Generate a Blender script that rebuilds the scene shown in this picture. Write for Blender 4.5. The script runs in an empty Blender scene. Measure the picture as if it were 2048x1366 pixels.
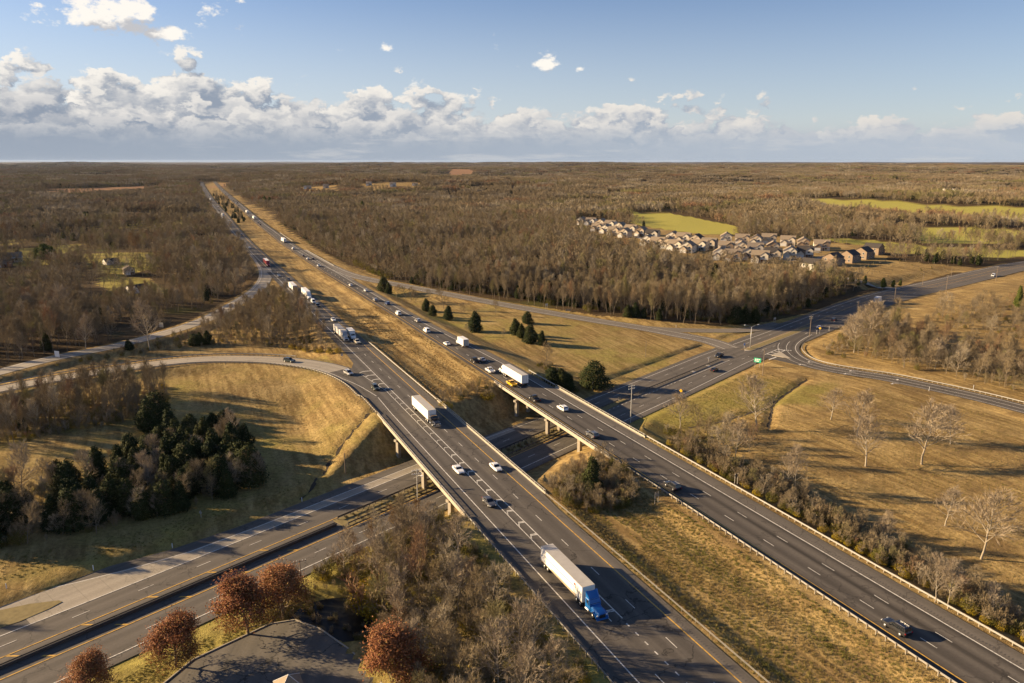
import bpy, bmesh, math, random
import numpy as np
from mathutils import Vector, Matrix, noise as mnoise
random.seed(7)
rng = np.random.default_rng(7)
sc = bpy.context.scene
COL = sc.collection

# ------------------------------------------------------------------ camera
LENS_PX, HORIZON, CAM_Z = 1500.0, 322.0, 84.0
PITCH = math.atan((683 - HORIZON) / LENS_PX)
cam_d = bpy.data.cameras.new('camera')
cam_d.sensor_width = 36.0
cam_d.lens = LENS_PX / 2048 * 36.0
cam_d.clip_start, cam_d.clip_end = 1.0, 200000.0
cam = bpy.data.objects.new('camera', cam_d)
COL.objects.link(cam)
cam.location = (0, 0, CAM_Z)
cam.rotation_euler = (math.pi / 2 - PITCH, 0, 0)
sc.camera = cam

# ------------------------------------------------------------------ light
SUN_EL = math.radians(16.8)
SUN_DIR = Vector((-0.983 * math.cos(SUN_EL), 0.181 * math.cos(SUN_EL), math.sin(SUN_EL))).normalized()   # towards the sun
sun_d = bpy.data.lights.new('sun', 'SUN')
sun_d.energy = 5.0
sun_d.angle = math.radians(0.5)
sun_d.color = (1.0, 0.75, 0.45)
sun = bpy.data.objects.new('sun', sun_d)
COL.objects.link(sun)
sun.location = (0, 0, 300)
sun.rotation_euler = (-SUN_DIR).to_track_quat('-Z', 'Y').to_euler()
SKY_STRENGTH = 0.05
sc.view_settings.view_transform = 'Standard'
sc.view_settings.look = 'None'
sc.view_settings.gamma = 1.0
sc.view_settings.use_curve_mapping = False
sc.view_settings.exposure = 1.5
sc.cycles.max_bounces = 5
sc.cycles.diffuse_bounces = 1
sc.cycles.glossy_bounces = 2
sc.cycles.transmission_bounces = 2
sc.cycles.transparent_max_bounces = 6
sc.cycles.volume_bounces = 0
sc.cycles.use_denoising = True
sc.cycles.sample_clamp_indirect = 4.0

def build_world():
    w = bpy.data.worlds.new('World')
    sc.world = w
    w.cycles.sampling_method = 'MANUAL'; w.cycles.sample_map_resolution = 256
    w.use_nodes = True
    nt = w.node_tree
    nt.nodes.clear()
    N, Lk = nt.nodes, nt.links
    out = N.new('ShaderNodeOutputWorld')
    bg = N.new('ShaderNodeBackground')
    bg.inputs['Strength'].default_value = SKY_STRENGTH
    sky = N.new('ShaderNodeTexSky')
    sky.sky_type = 'NISHITA'
    sky.sun_disc = False
    sky.sun_elevation = SUN_EL
    sky.sun_rotation = math.atan2(SUN_DIR.x, SUN_DIR.y)
    sky.altitude = 200
    sky.air_density, sky.dust_density, sky.ozone_density = 1.0, 0.35, 3.0

    def math_n(op, a, b=None, c=None, clamp=False):
        n = N.new('ShaderNodeMath'); n.operation = op; n.use_clamp = clamp
        for i, v in enumerate((a, b, c)):
            if v is None: continue
            if hasattr(v, 'is_linked'): Lk.new(v, n.inputs[i])
            else: n.inputs[i].default_value = v
        return n.outputs[0]

    def ss(x, lo, hi):
        n = N.new('ShaderNodeMapRange'); n.interpolation_type = 'SMOOTHSTEP'; n.clamp = True
        Lk.new(x, n.inputs['Value']); n.inputs['From Min'].default_value = lo; n.inputs['From Max'].default_value = hi
        return n.outputs['Result']

    def mix(a, b, f):
        n = N.new('ShaderNodeMix'); n.data_type = 'RGBA'
        for s, v in ((n.inputs['Factor'], f), (n.inputs['A'], a), (n.inputs['B'], b)):
            if hasattr(v, 'is_linked'): Lk.new(v, s)
            else: s.default_value = v
        return n.outputs['Result']

    co = N.new('ShaderNodeTexCoord')
    sep = N.new('ShaderNodeSeparateXYZ'); Lk.new(co.outputs['Generated'], sep.inputs[0])
    X, Y, Zc = sep.outputs
    az = math_n('ARCTAN2', X, Y)                     # 0 = straight ahead, right positive
    el = math_n('ARCSINE', Zc)

    def coords(sa, se, off=(0, 0), shift=(0, 0)):
        c = N.new('ShaderNodeCombineXYZ')
        Lk.new(math_n('MULTIPLY_ADD', az, sa, off[0] + shift[0] * sa), c.inputs[0])
        Lk.new(math_n('MULTIPLY_ADD', el, se, off[1] + shift[1] * se), c.inputs[1])
        return c.outputs[0]

    def fbm(vec, scale, detail, rough, dim='2D', out_='Fac'):
        n = N.new('ShaderNodeTexNoise'); n.noise_dimensions = dim; n.inputs['Scale'].default_value = scale
        n.inputs['Detail'].default_value = detail; n.inputs['Roughness'].default_value = rough
        Lk.new(vec, n.inputs['W' if dim == '1D' else 'Vector'])
        return n.outputs[out_]

    def puffs(vec, scale):
        v = N.new('ShaderNodeTexVoronoi'); v.voronoi_dimensions = '2D'; v.feature = 'F1'
        v.inputs['Scale'].default_value = scale; v.inputs['Detail'].default_value = 1.0; v.inputs['Roughness'].default_value = 0.5
        v.inputs['Lacunarity'].default_value = 2.3
        Lk.new(vec, v.inputs['Vector'])
        return v.outputs['Distance']

    # one warp field shared by all cloud look-ups: breaks the turrets' outlines
    wc = fbm(coords(1.0, 1.7, (7.1, 2.2)), 34.0, 6.0, 0.64, '2D', 'Color')
    def warped(off, shift, amt):
        vm = N.new('ShaderNodeVectorMath'); vm.operation = 'MULTIPLY_ADD'
        Lk.new(wc, vm.inputs[0]); vm.inputs[1].default_value = (amt, amt, 0)
        Lk.new(coords(1.0, 1.7, off, shift), vm.inputs[2])
        return vm.outputs[0]
    wsep = N.new('ShaderNodeSeparateXYZ'); Lk.new(wc, wsep.inputs[0])
    fine = math_n('SUBTRACT', wsep.outputs[2], 0.5)

    lean = math_n('MULTIPLY', math_n('COSINE', math_n('ADD', az, 1.3)), 0.056)   # the bank stands higher towards the sun
    sunw = ss(math_n('COSINE', math_n('ADD', az, 1.3)), -0.6, 1.0)
    dark_c = mix((3.1, 3.5, 4.1, 1), (1.9, 2.25, 2.85, 1), sunw)
    bright_c = mix((5.5, 5.15, 4.7, 1), (7.4, 6.95, 6.3, 1), sunw)
    haze_c = mix((3.5, 3.95, 4.5, 1), (2.35, 2.75, 3.35, 1), sunw)
    def layer(under_col, k, base, off, scale, amp, seed, gain=1.0):
        """one row of cumulus standing on the haze: k and base set how high its tops reach"""
        def field(shift):
            top = fbm(math_n('ADD', az, seed + shift[0]), 5.0, 2.0, 0.55, '1D')
            topel = math_n('MULTIPLY', math_n('ADD', math_n('MULTIPLY_ADD', top, 0.060, base), lean), k)
            p = puffs(warped(off, shift, 0.050), scale)
            return math_n('SUBTRACT', math_n('ADD', topel, math_n('MULTIPLY', math_n('SUBTRACT', 0.40, p), amp)), math_n('ADD', el, shift[1]))
        d0 = field((0, 0)); d1 = field((-0.011, 0.012))          # d1: a step towards the sun (left and up)
        cover = ss(math_n('ADD', d0, math_n('MULTIPLY', fine, 0.030)), -0.002, 0.010)
        light = ss(math_n('ADD', math_n('SUBTRACT', d0, d1), math_n('MULTIPLY', fine, 0.045)), -0.016, 0.034)
        depth = ss(d0, 0.075 * k, 0.012)                            # tops catch the sun, bases sink into grey
        light = math_n('MULTIPLY', light, math_n('MULTIPLY_ADD', depth, 0.84 * gain, 0.08 * gain))
        col = mix(dark_c, bright_c, light)
        return mix(under_col, col, math_n('MULTIPLY', cover, 0.97))
    def bank_over(sky_col):
        c = layer(sky_col, 1.0, 0.042, (2.3, 0.9), 15.0, 0.070, 5.3)
        c = layer(c, 0.78, 0.040, (6.9, 3.3), 21.0, 0.050, 9.1, 0.8)
        c = layer(c, 0.52, 0.040, (11.3, 5.8), 30.0, 0.030, 2.7, 0.55)
        streak = ss(fbm(coords(1, 9.0, (4.1, 8.0)), 6.0, 4.0, 0.6), 0.55, 0.72)
        low = ss(el, 0.052, 0.012)
        c = mix(c, haze_c, math_n('MULTIPLY', low, 0.88))
        return mix(c, bright_c, math_n('MULTIPLY', math_n('MULTIPLY', streak, ss(el, 0.05, 0.02)), 0.22))

    # scattered fair-weather scraps higher up, few and far apart
    def scraps(shift):
        a = fbm(coords(1.0, 2.0, (3.49, 1.42), shift), 3.4, 1.0, 0.4)
        b = puffs(warped((0.6, 4.2), shift, 0.06), 14.0)
        t = math_n('MULTIPLY', math_n('SUBTRACT', a, 0.72), 1.6)
        # the few separate clouds of this sky
        for a0, e0, ra, re, amp in ((-0.470, 0.156, 0.062, 0.024, 0.80), (-0.405, 0.142, 0.035, 0.013, 0.62), (-0.575, 0.166, 0.022, 0.012, 0.5), (-0.206, 0.133, 0.018, 0.012, 0.42), (-0.157, 0.134, 0.013, 0.012, 0.42), (0.040, 0.118, 0.028, 0.012, 0.55), (0.085, 0.113, 0.014, 0.009, 0.42), (-0.125, 0.092, 0.012, 0.010, 0.40), (1.5, 0.20, 0.09, 0.04, 0.7), (2.6, 0.17, 0.07, 0.03, 0.7), (-2.2, 0.19, 0.08, 0.035, 0.7)):
            u = math_n('POWER', math_n('MULTIPLY', math_n('ADD', az, shift[0] - a0), 1.0 / ra), 2.0); v = math_n('POWER', math_n('MULTIPLY', math_n('ADD', el, shift[1] - e0), 1.0 / re), 2.0)
            g_ = math_n('EXPONENT', math_n('MULTIPLY', math_n('ADD', u, v), -1.0))
            t = math_n('MAXIMUM', t, math_n('MULTIPLY_ADD', g_, amp, -0.30))
        return math_n('ADD', t, math_n('MULTIPLY', math_n('SUBTRACT', 0.42, b), 0.42))
    s0 = scraps((0, 0)); s1 = scraps((-0.014, 0.014))
    scov = math_n('MULTIPLY', ss(math_n('ADD', s0, math_n('MULTIPLY', fine, 0.95)), -0.02, 0.20), ss(el, 0.06, 0.10))
    slit = ss(math_n('ADD', math_n('SUBTRACT', s0, s1), math_n('MULTIPLY', fine, 0.22)), -0.12, 0.10)
    scol = mix((4.0, 3.95, 4.05, 1), (7.4, 6.95, 6.3, 1), slit)

    tint = N.new('ShaderNodeMix'); tint.data_type = 'RGBA'; tint.blend_type = 'MULTIPLY'; tint.inputs['Factor'].default_value = 1.0
    Lk.new(sky.outputs[0], tint.inputs['A']); tint.inputs['B'].default_value = (0.90, 0.85, 0.96, 1)
    veil = math_n('MULTIPLY', ss(el, 0.24, 0.02), math_n('MULTIPLY_ADD', sunw, 0.35, 0.35))
    base = mix(tint.outputs['Result'], (4.9, 5.25, 5.6, 1), veil)
    c1 = mix(base, scol, math_n('MULTIPLY', scov, 0.95))
    c2 = bank_over(c1)
    Lk.new(c2, bg.inputs['Color'])
    bg2 = N.new('ShaderNodeBackground'); bg2.inputs['Strength'].default_value = SKY_STRENGTH
    Lk.new(base, bg2.inputs['Color'])
    ms = N.new('ShaderNodeMixShader')            # no clouds below the horizon: saves evaluating them there
    Lk.new(math_n('GREATER_THAN', el, -0.02), ms.inputs[0])
    Lk.new(bg2.outputs[0], ms.inputs[1]); Lk.new(bg.outputs[0], ms.inputs[2])
    Lk.new(ms.outputs[0], out.inputs[0])
build_world()

# ------------------------------------------------------------------ helpers
def new_obj(name, data, parent=None, loc=None, rz=None):
    o = bpy.data.objects.new(name, data)
    COL.objects.link(o)
    if parent is not None: o.parent = parent
    if loc is not None: o.location = loc
    if rz is not None: o.rotation_euler = (0, 0, rz)
    return o

def tag(o, label=None, cat=None, group=None, kind=None):
    if label: o['label'] = label
    if cat: o['category'] = cat
    if group: o['group'] = group
    if kind: o['kind'] = kind
    return o

def thing(name, label, cat, loc=(0, 0, 0), rz=0.0, group=None):
    o = new_obj(name, None, None, loc, rz)
    o.empty_display_size = 0.5
    return tag(o, label, cat, group)

def mesh_data(name, V, F, mats, mi=None, smooth=False):
    me = bpy.data.meshes.new(name)
    me.from_pydata([tuple(v) for v in V], [], [tuple(f) for f in F])
    for m in (mats if isinstance(mats, (list, tuple)) else [mats]): me.materials.append(m)
    if mi is not None: me.polygons.foreach_set('material_index', np.array(mi, dtype=np.int32))
    if smooth: me.polygons.foreach_set('use_smooth', np.ones(len(F), dtype=bool))
    me.update()
    return me

class MB:
    """collects simple solids into one mesh"""
    def __init__(s): s.V, s.F, s.mi, s.cur = [], [], [], 0
    def add(s, V, F):
        b = len(s.V); s.V += [tuple(v) for v in V]; s.F += [tuple(b + i for i in f) for f in F]; s.mi += [s.cur] * len(F)
    def box(s, x0, x1, y0, y1, z0, z1, top=None):
        a = (0, 0, 0, 0) if top is None else top         # inset of the top face: left right front back
        V = [(x0, y0, z0), (x1, y0, z0), (x1, y1, z0), (x0, y1, z0), (x0 + a[0], y0 + a[2], z1), (x1 - a[1], y0 + a[2], z1), (x1 - a[1], y1 - a[3], z1), (x0 + a[0], y1 - a[3], z1)]
        s.add(V, [(3, 2, 1, 0), (4, 5, 6, 7), (0, 1, 5, 4), (1, 2, 6, 5), (2, 3, 7, 6), (3, 0, 4, 7)])
    def cyl(s, p, q, r0, r1=None, n=8, caps=True):
        r1 = r0 if r1 is None else r1
        p, q = Vector(p), Vector(q); d = (q - p).normalized()
        u = d.orthogonal().normalized(); v = d.cross(u)
        V = []
        for c, r in ((p, r0), (q, r1)):
            for k in range(n):
                t = 2 * math.pi * k / n
                V.append(c + u * (r * math.cos(t)) + v * (r * math.sin(t)))
        F = [(k, (k + 1) % n, n + (k + 1) % n, n + k) for k in range(n)]
        if caps: F += [tuple(range(n - 1, -1, -1)), tuple(range(n, 2 * n))]
        s.add(V, F)
    def loft(s, secs, caps=True):
        n = len(secs[0]); V = [p for se in secs for p in se]; F = []
        for i in range(len(secs) - 1):
            for k in range(n):
                F.append((i * n + k, i * n + (k + 1) % n, (i + 1) * n + (k + 1) % n, (i + 1) * n + k))
        if caps: F += [tuple(range(n - 1, -1, -1)), tuple(range((len(secs) - 1) * n, len(secs) * n))]
        s.add(V, F)
    def data(s, name, mats, smooth=False): return mesh_data(name, s.V, s.F, mats, s.mi, smooth)
    def build(s, name, mats, parent=None, smooth=False, loc=None, rz=None):
        return new_obj(name, s.data(name, mats, smooth), parent, loc, rz)

def copy_tree(o, parent=None):
    c = o.copy(); COL.objects.link(c); c.parent = parent
    for ch in list(o.children): copy_tree(ch, c)
    return c

# ------------------------------------------------------------------ materials
def nodes_of(m):
    m.use_nodes = True
    nt = m.node_tree; nt.nodes.clear()
    out = nt.nodes.new('ShaderNodeOutputMaterial'); b = nt.nodes.new('ShaderNodeBsdfPrincipled')
    nt.links.new(b.outputs[0], out.inputs[0])
    return nt, b

def rgba(c): return (c[0], c[1], c[2], 1.0)

def tex_noise(nt, scale, detail=4, rough=0.55, vec=None):
    n = nt.nodes.new('ShaderNodeTexNoise'); n.inputs['Scale'].default_value = scale
    n.inputs['Detail'].default_value = detail; n.inputs['Roughness'].default_value = rough
    if vec is not None: nt.links.new(vec, n.inputs['Vector'])
    return n.outputs['Fac']

def mix_col(nt, a, b, f, blend='MIX'):
    n = nt.nodes.new('ShaderNodeMix'); n.data_type = 'RGBA'; n.blend_type = blend
    for s, v in ((n.inputs['Factor'], f), (n.inputs['A'], a), (n.inputs['B'], b)):
        if hasattr(v, 'is_linked'): nt.links.new(v, s)
        else: s.default_value = v if not isinstance(v, tuple) else rgba(v)
    return n.outputs['Result']

def ramp01(nt, v, lo, hi):
    n = nt.nodes.new('ShaderNodeMapRange'); n.interpolation_type = 'SMOOTHSTEP'
    nt.links.new(v, n.inputs['Value']); n.inputs['From Min'].default_value = lo; n.inputs['From Max'].default_value = hi
    return n.outputs['Result']

def mth(nt, op, a, b=None):
    n = nt.nodes.new('ShaderNodeMath'); n.operation = op
    for i, v in enumerate((a, b)):
        if v is None: continue
        if hasattr(v, 'is_linked'): nt.links.new(v, n.inputs[i])
        else: n.inputs[i].default_value = v
    return n.outputs[0]

def plain(name, col, rough=0.7, metal=0.0, var=0.18, scale=2.0, spec=0.3, bump=0.0, coat=0.0, rand=0.0):
    m = bpy.data.materials.new(name); nt, b = nodes_of(m)
    co = nt.nodes.new('ShaderNodeTexCoord').outputs['Object']
    c = rgba(col)
    f = tex_noise(nt, scale, 5, 0.6, co)
    dark = tuple(max(0, x * (1 - var)) for x in col); light = tuple(min(1, x * (1 + var)) for x in col)
    cc = mix_col(nt, dark, light, f)
    if rand > 0:
        oi = nt.nodes.new('ShaderNodeObjectInfo')
        hsv = nt.nodes.new('ShaderNodeHueSaturation'); nt.links.new(cc, hsv.inputs['Color'])
        mr = nt.nodes.new('ShaderNodeMapRange'); nt.links.new(oi.outputs['Random'], mr.inputs['Value'])
        mr.inputs['To Min'].default_value = 1 - rand; mr.inputs['To Max'].default_value = 1 + rand
        nt.links.new(mr.outputs[0], hsv.inputs['Value'])
        cc = hsv.outputs[0]
    nt.links.new(cc, b.inputs['Base Color'])
    b.inputs['Roughness'].default_value = rough; b.inputs['Metallic'].default_value = metal
    b.inputs['Specular IOR Level'].default_value = spec
    if coat: b.inputs['Coat Weight'].default_value = coat
    if bump:
        bp = nt.nodes.new('ShaderNodeBump'); bp.inputs['Strength'].default_value = bump; bp.inputs['Distance'].default_value = 0.05
        nt.links.new(f, bp.inputs['Height']); nt.links.new(bp.outputs[0], b.inputs['Normal'])
    return m

def ground_material():
    m = bpy.data.materials.new('ground_cover'); nt, b = nodes_of(m)
    g = nt.nodes.new('ShaderNodeNewGeometry').outputs['Position']
    at = nt.nodes.new('ShaderNodeAttribute'); at.attribute_name = 'zone'
    sp = nt.nodes.new('ShaderNodeSeparateColor'); nt.links.new(at.outputs['Color'], sp.inputs[0])
    # streaks that run along the highway (mowing)
    mp = nt.nodes.new('ShaderNodeMapping'); mp.vector_type = 'TEXTURE'
    mp.inputs['Rotation'].default_value = (0, 0, math.radians(24.6)); mp.inputs['Scale'].default_value = (1.0, 11.0, 1.0)
    nt.links.new(g, mp.inputs['Vector'])
    big = tex_noise(nt, 0.018, 4, 0.55, g)
    mid = tex_noise(nt, 0.11, 5, 0.6, g)
    fine = tex_noise(nt, 0.95, 6, 0.7, g)
    tiny = tex_noise(nt, 3.5, 4, 0.7, g)
    strk = tex_noise(nt, 0.55, 4, 0.6, mp.outputs[0])
    tan = mix_col(nt, (0.20, 0.13, 0.05), (0.37, 0.26, 0.105), ramp01(nt, strk, 0.34, 0.66))
    tan = mix_col(nt, tan, (0.205, 0.135, 0.06), mth(nt, 'MULTIPLY', ramp01(nt, mid, 0.42, 0.72), 0.8))
    tan = mix_col(nt, tan, (0.44, 0.315, 0.135), mth(nt, 'MULTIPLY', ramp01(nt, tex_noise(nt, 0.06, 5, 0.65, g), 0.50, 0.72), 0.7))
    green = mix_col(nt, (0.15, 0.135, 0.03), (0.31, 0.26, 0.07), ramp01(nt, mid, 0.3, 0.7))
    pat = mth(nt, 'ADD', mth(nt, 'MULTIPLY', big, 0.6), mth(nt, 'MULTIPLY', mid, 0.4))
    gf = mth(nt, 'MULTIPLY', sp.outputs[0], 1.0)
    gmask = ramp01(nt, mth(nt, 'ADD', pat, mth(nt, 'SUBTRACT', gf, 0.62)), 0.3, 0.62)
    green = mix_col(nt, green, (0.36, 0.32, 0.075), ramp01(nt, sp.outputs[0], 0.82, 0.94))
    c = mix_col(nt, tan, green, gmask)
    litter = mix_col(nt, (0.040, 0.028, 0.015), (0.115, 0.078, 0.04), mid)
    litter = mix_col(nt, litter, (0.075, 0.07, 0.022), ramp01(nt, big, 0.55, 0.7))
    c = mix_col(nt, c, litter, ramp01(nt, mth(nt, 'ADD', sp.outputs[1], mth(nt, 'MULTIPLY', mth(nt, 'SUBTRACT', mid, 0.5), 0.6)), 0.3, 0.7))
    soil = mix_col(nt, (0.24, 0.13, 0.065), (0.36, 0.21, 0.11), mid)
    c = mix_col(nt, c, soil, ramp01(nt, mth(nt, 'ADD', sp.outputs[2], mth(nt, 'MULTIPLY', mth(nt, 'SUBTRACT', mid, 0.5), 0.4)), 0.35, 0.65))
    # clumps and blades
    k = mth(nt, 'ADD', mth(nt, 'MULTIPLY', fine, 0.9), mth(nt, 'MULTIPLY', tiny, 0.5))
    kk = nt.nodes.new('ShaderNodeMapRange'); nt.links.new(k, kk.inputs['Value'])
    kk.inputs['From Min'].default_value = 0.42; kk.inputs['From Max'].default_value = 0.98
    kk.inputs['To Min'].default_value = 0.45; kk.inputs['To Max'].default_value = 1.55
    c = mix_col(nt, c, (0, 0, 0), 0.0)
    v = nt.nodes.new('ShaderNodeVectorMath'); v.operation = 'SCALE'
    nt.links.new(c, v.inputs[0]); nt.links.new(kk.outputs[0], v.inputs['Scale'])
    nt.links.new(v.outputs[0], b.inputs['Base Color'])
    b.inputs['Roughness'].default_value = 0.95; b.inputs['Specular IOR Level'].default_value = 0.05
    bp = nt.nodes.new('ShaderNodeBump'); bp.inputs['Strength'].default_value = 0.9; bp.inputs['Distance'].default_value = 0.35
    nt.links.new(k, bp.inputs['Height']); nt.links.new(bp.outputs[0], b.inputs['Normal'])
    return m

def road_material(name, c0, c1, stain, crack=0.0, joints=False):
    """asphalt or concrete; 'rd' attribute carries metres across (x) and along (y) the road"""
    m = bpy.data.materials.new(name); nt, b = nodes_of(m)
    at = nt.nodes.new('ShaderNodeAttribute'); at.attribute_name = 'rd'
    g = nt.nodes.new('ShaderNodeNewGeometry').outputs['Position']
    mp = nt.nodes.new('ShaderNodeMapping'); mp.inputs['Scale'].default_value = (1.0, 0.012, 1.0)
    nt.links.new(at.outputs['Vector'], mp.inputs['Vector'])
    strk = tex_noise(nt, 0.55, 3, 0.6, mp.outputs[0])
    big = tex_noise(nt, 0.05, 4, 0.6, g)
    fine = tex_noise(nt, 2.2, 6, 0.75, g)
    c = mix_col(nt, c0, c1, ramp01(nt, mth(nt, 'ADD', mth(nt, 'MULTIPLY', strk, 0.7), mth(nt, 'MULTIPLY', big, 0.3)), 0.3, 0.7))
    # wheel paths and oil drip: periodic across the lanes
    sx = nt.nodes.new('ShaderNodeSeparateXYZ'); nt.links.new(at.outputs['Vector'], sx.inputs[0])
    ph = mth(nt, 'MULTIPLY', sx.outputs[0], 2 * math.pi / 3.62)
    w = mth(nt, 'MULTIPLY_ADD', mth(nt, 'COSINE', ph), -0.5); w.node.inputs[2].default_value = 0.5
    c = mix_col(nt, c, stain, mth(nt, 'MULTIPLY', mth(nt, 'POWER', w, 2.0), ramp01(nt, strk, 0.2, 0.8)))
    fr = nt.nodes.new('ShaderNodeMapRange'); nt.links.new(fine, fr.inputs['Value'])
    fr.inputs['From Min'].default_value = 0.25; fr.inputs['From Max'].default_value = 0.75
    fr.inputs['To Min'].default_value = 0.82; fr.inputs['To Max'].default_value = 1.16
    v = nt.nodes.new('ShaderNodeVectorMath'); v.operation = 'SCALE'
    nt.links.new(c, v.inputs[0]); nt.links.new(fr.outputs[0], v.inputs['Scale'])
    cc = v.outputs[0]
    if joints:
        jm = nt.nodes.new('ShaderNodeMath'); jm.operation = 'PINGPONG'; jm.inputs[1].default_value = 2.3
        nt.links.new(sx.outputs[1], jm.inputs[0])
        j = ramp01(nt, jm.outputs[0], 0.10, 0.03)
        cc = mix_col(nt, cc, tuple(x * 0.55 for x in c0), mth(nt, 'MULTIPLY', j, 0.4))
    if crack:
        vo = nt.nodes.new('ShaderNodeTexVoronoi'); vo.feature = 'DISTANCE_TO_EDGE'; vo.inputs['Scale'].default_value = 0.07
        wv = nt.nodes.new('ShaderNodeVectorMath'); wv.operation = 'ADD'
        wn = nt.nodes.new('ShaderNodeTexNoise'); wn.inputs['Scale'].default_value = 0.25; wn.inputs['Detail'].default_value = 5
        nt.links.new(g, wn.inputs['Vector'])
        ws = nt.nodes.new('ShaderNodeVectorMath'); ws.operation = 'SCALE'; ws.inputs['Scale'].default_value = 9.0
        nt.links.new(wn.outputs['Color'], ws.inputs[0]); nt.links.new(g, wv.inputs[0]); nt.links.new(ws.outputs[0], wv.inputs[1])
        nt.links.new(wv.outputs[0], vo.inputs['Vector'])
        k = ramp01(nt, vo.outputs['Distance'], 0.014, 0.003)
        cc = mix_col(nt, cc, tuple(x * 0.4 for x in c0), mth(nt, 'MULTIPLY', k, crack))
    nt.links.new(cc, b.inputs['Base Color'])
    b.inputs['Roughness'].default_value = 0.85; b.inputs['Specular IOR Level'].default_value = 0.25
    return m

def paint_mark(name, col):
    m = bpy.data.materials.new(name); nt, b = nodes_of(m)
    g = nt.nodes.new('ShaderNodeNewGeometry').outputs['Position']
    f = tex_noise(nt, 1.3, 6, 0.75, g)
    c = mix_col(nt, tuple(x * 0.42 for x in col), col, ramp01(nt, f, 0.3, 0.56))
    nt.links.new(c, b.inputs['Base Color']); b.inputs['Roughness'].default_value = 0.7
    return m

MAT = {}
MAT['ground'] = ground_material()
MAT['asphalt'] = road_material('asphalt', (0.076, 0.066, 0.055), (0.130, 0.113, 0.094), (0.056, 0.048, 0.040), 0.8)
MAT['asphalt_north'] = road_material('asphalt_worn', (0.066, 0.057, 0.048), (0.120, 0.104, 0.086), (0.026, 0.022, 0.018), 0.5)
MAT['asphalt_old'] = road_material('asphalt_old', (0.100, 0.087, 0.072), (0.150, 0.130, 0.107), (0.082, 0.071, 0.058), 0.6)
MAT['asphalt_grey'] = road_material('asphalt_ramp', (0.15, 0.13, 0.105), (0.22, 0.19, 0.15), (0.14, 0.12, 0.1), 0.7)
MAT['concrete_road'] = road_material('concrete_slab', (0.27, 0.235, 0.18), (0.38, 0.33, 0.26), (0.24, 0.205, 0.16), 0.4, True)
MAT['lot'] = road_material('lot_asphalt', (0.11, 0.098, 0.08), (0.165, 0.145, 0.118), (0.10, 0.09, 0.075), 0.9)
MAT['white_paint'] = paint_mark('white_paint', (0.66, 0.62, 0.54))
MAT['yellow_paint'] = paint_mark('yellow_paint', (0.62, 0.36, 0.06))
MAT['concrete'] = plain('concrete', (0.40, 0.345, 0.265), 0.85, var=0.25, scale=0.8, bump=0.3)
MAT['concrete_light'] = plain('concrete_light', (0.37, 0.32, 0.245), 0.85, var=0.22, scale=1.1, bump=0.2)
MAT['steel'] = plain('galvanised_steel', (0.36, 0.34, 0.30), 0.55, 0.5, var=0.25, scale=3)
MAT['steel_dark'] = plain('weathered_steel', (0.09, 0.08, 0.07), 0.7, 0.3, var=0.3, scale=3)
MAT['post_wood'] = plain('post_wood', (0.25, 0.215, 0.16), 0.8, var=0.3, scale=3)
MAT['pole_wood'] = plain('pole_wood', (0.20, 0.155, 0.11), 0.85, var=0.3, scale=1.5)
MAT['pole_metal'] = plain('pole_metal', (0.55, 0.54, 0.51), 0.45, 0.4, var=0.12)
MAT['black'] = plain('black_rubber', (0.022, 0.021, 0.020), 0.8)
MAT['sign_yellow'] = plain('sign_yellow', (0.80, 0.45, 0.02), 0.5, var=0.05)
MAT['sign_green'] = plain('sign_green', (0.02, 0.38, 0.20), 0.5, var=0.08)
MAT['sign_white'] = plain('sign_white', (0.78, 0.78, 0.76), 0.5, var=0.05)
MAT['sign_blue'] = plain('sign_blue', (0.08, 0.22, 0.60), 0.5, var=0.05)
MAT['sign_back'] = plain('sign_back', (0.45, 0.43, 0.40), 0.5, 0.5, var=0.1)
MAT['sign_black'] = plain('sign_black', (0.02, 0.02, 0.02), 0.5)
# ------------------------------------------------------------------ road frames and profile
I_O, I_A = np.array([0.0, 174.5]), math.radians(24.6)
I_D = np.array([-math.sin(I_A), math.cos(I_A)]); I_N = np.array([I_D[1], -I_D[0]])
L_O, L_A = np.array([-38.14, 171.44]), math.radians(41.25)
L_D = np.array([math.sin(L_A), math.cos(L_A)]); L_N = np.array([L_D[1], -L_D[0]])
ZI = 7.0                                            # level of the highway; the road below is at 0

def tab(*pairs):
    xs = [p[0] for p in pairs]; ys = [p[1] for p in pairs]
    return lambda s: float(np.interp(s, xs, ys))

bend_l = tab((600, 0), (793, 3.5), (1020, 9.5), (1189, 13), (1500, 20), (1895, 32), (2405, 48), (3200, 80))
bend_r = tab((600, 0), (800, 3), (928, 6.5), (1092, 12), (1338, 20), (1622, 29), (2030, 43), (2348, 55), (3200, 90))
bend_s = tab((195, 0), (220, 1), (260, 2.5), (300, 4), (350, 5), (390, 8), (420, 12), (487, 27), (567, 44), (604, 53), (1200, 230))

def LC(s, n): return I_O + I_D * s + I_N * (n + bend_l(s))
def RC(s, n): return I_O + I_D * s + I_N * (n + bend_r(s))
def LR(s, n): return L_O + L_D * s + L_N * (n + bend_s(s))

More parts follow.
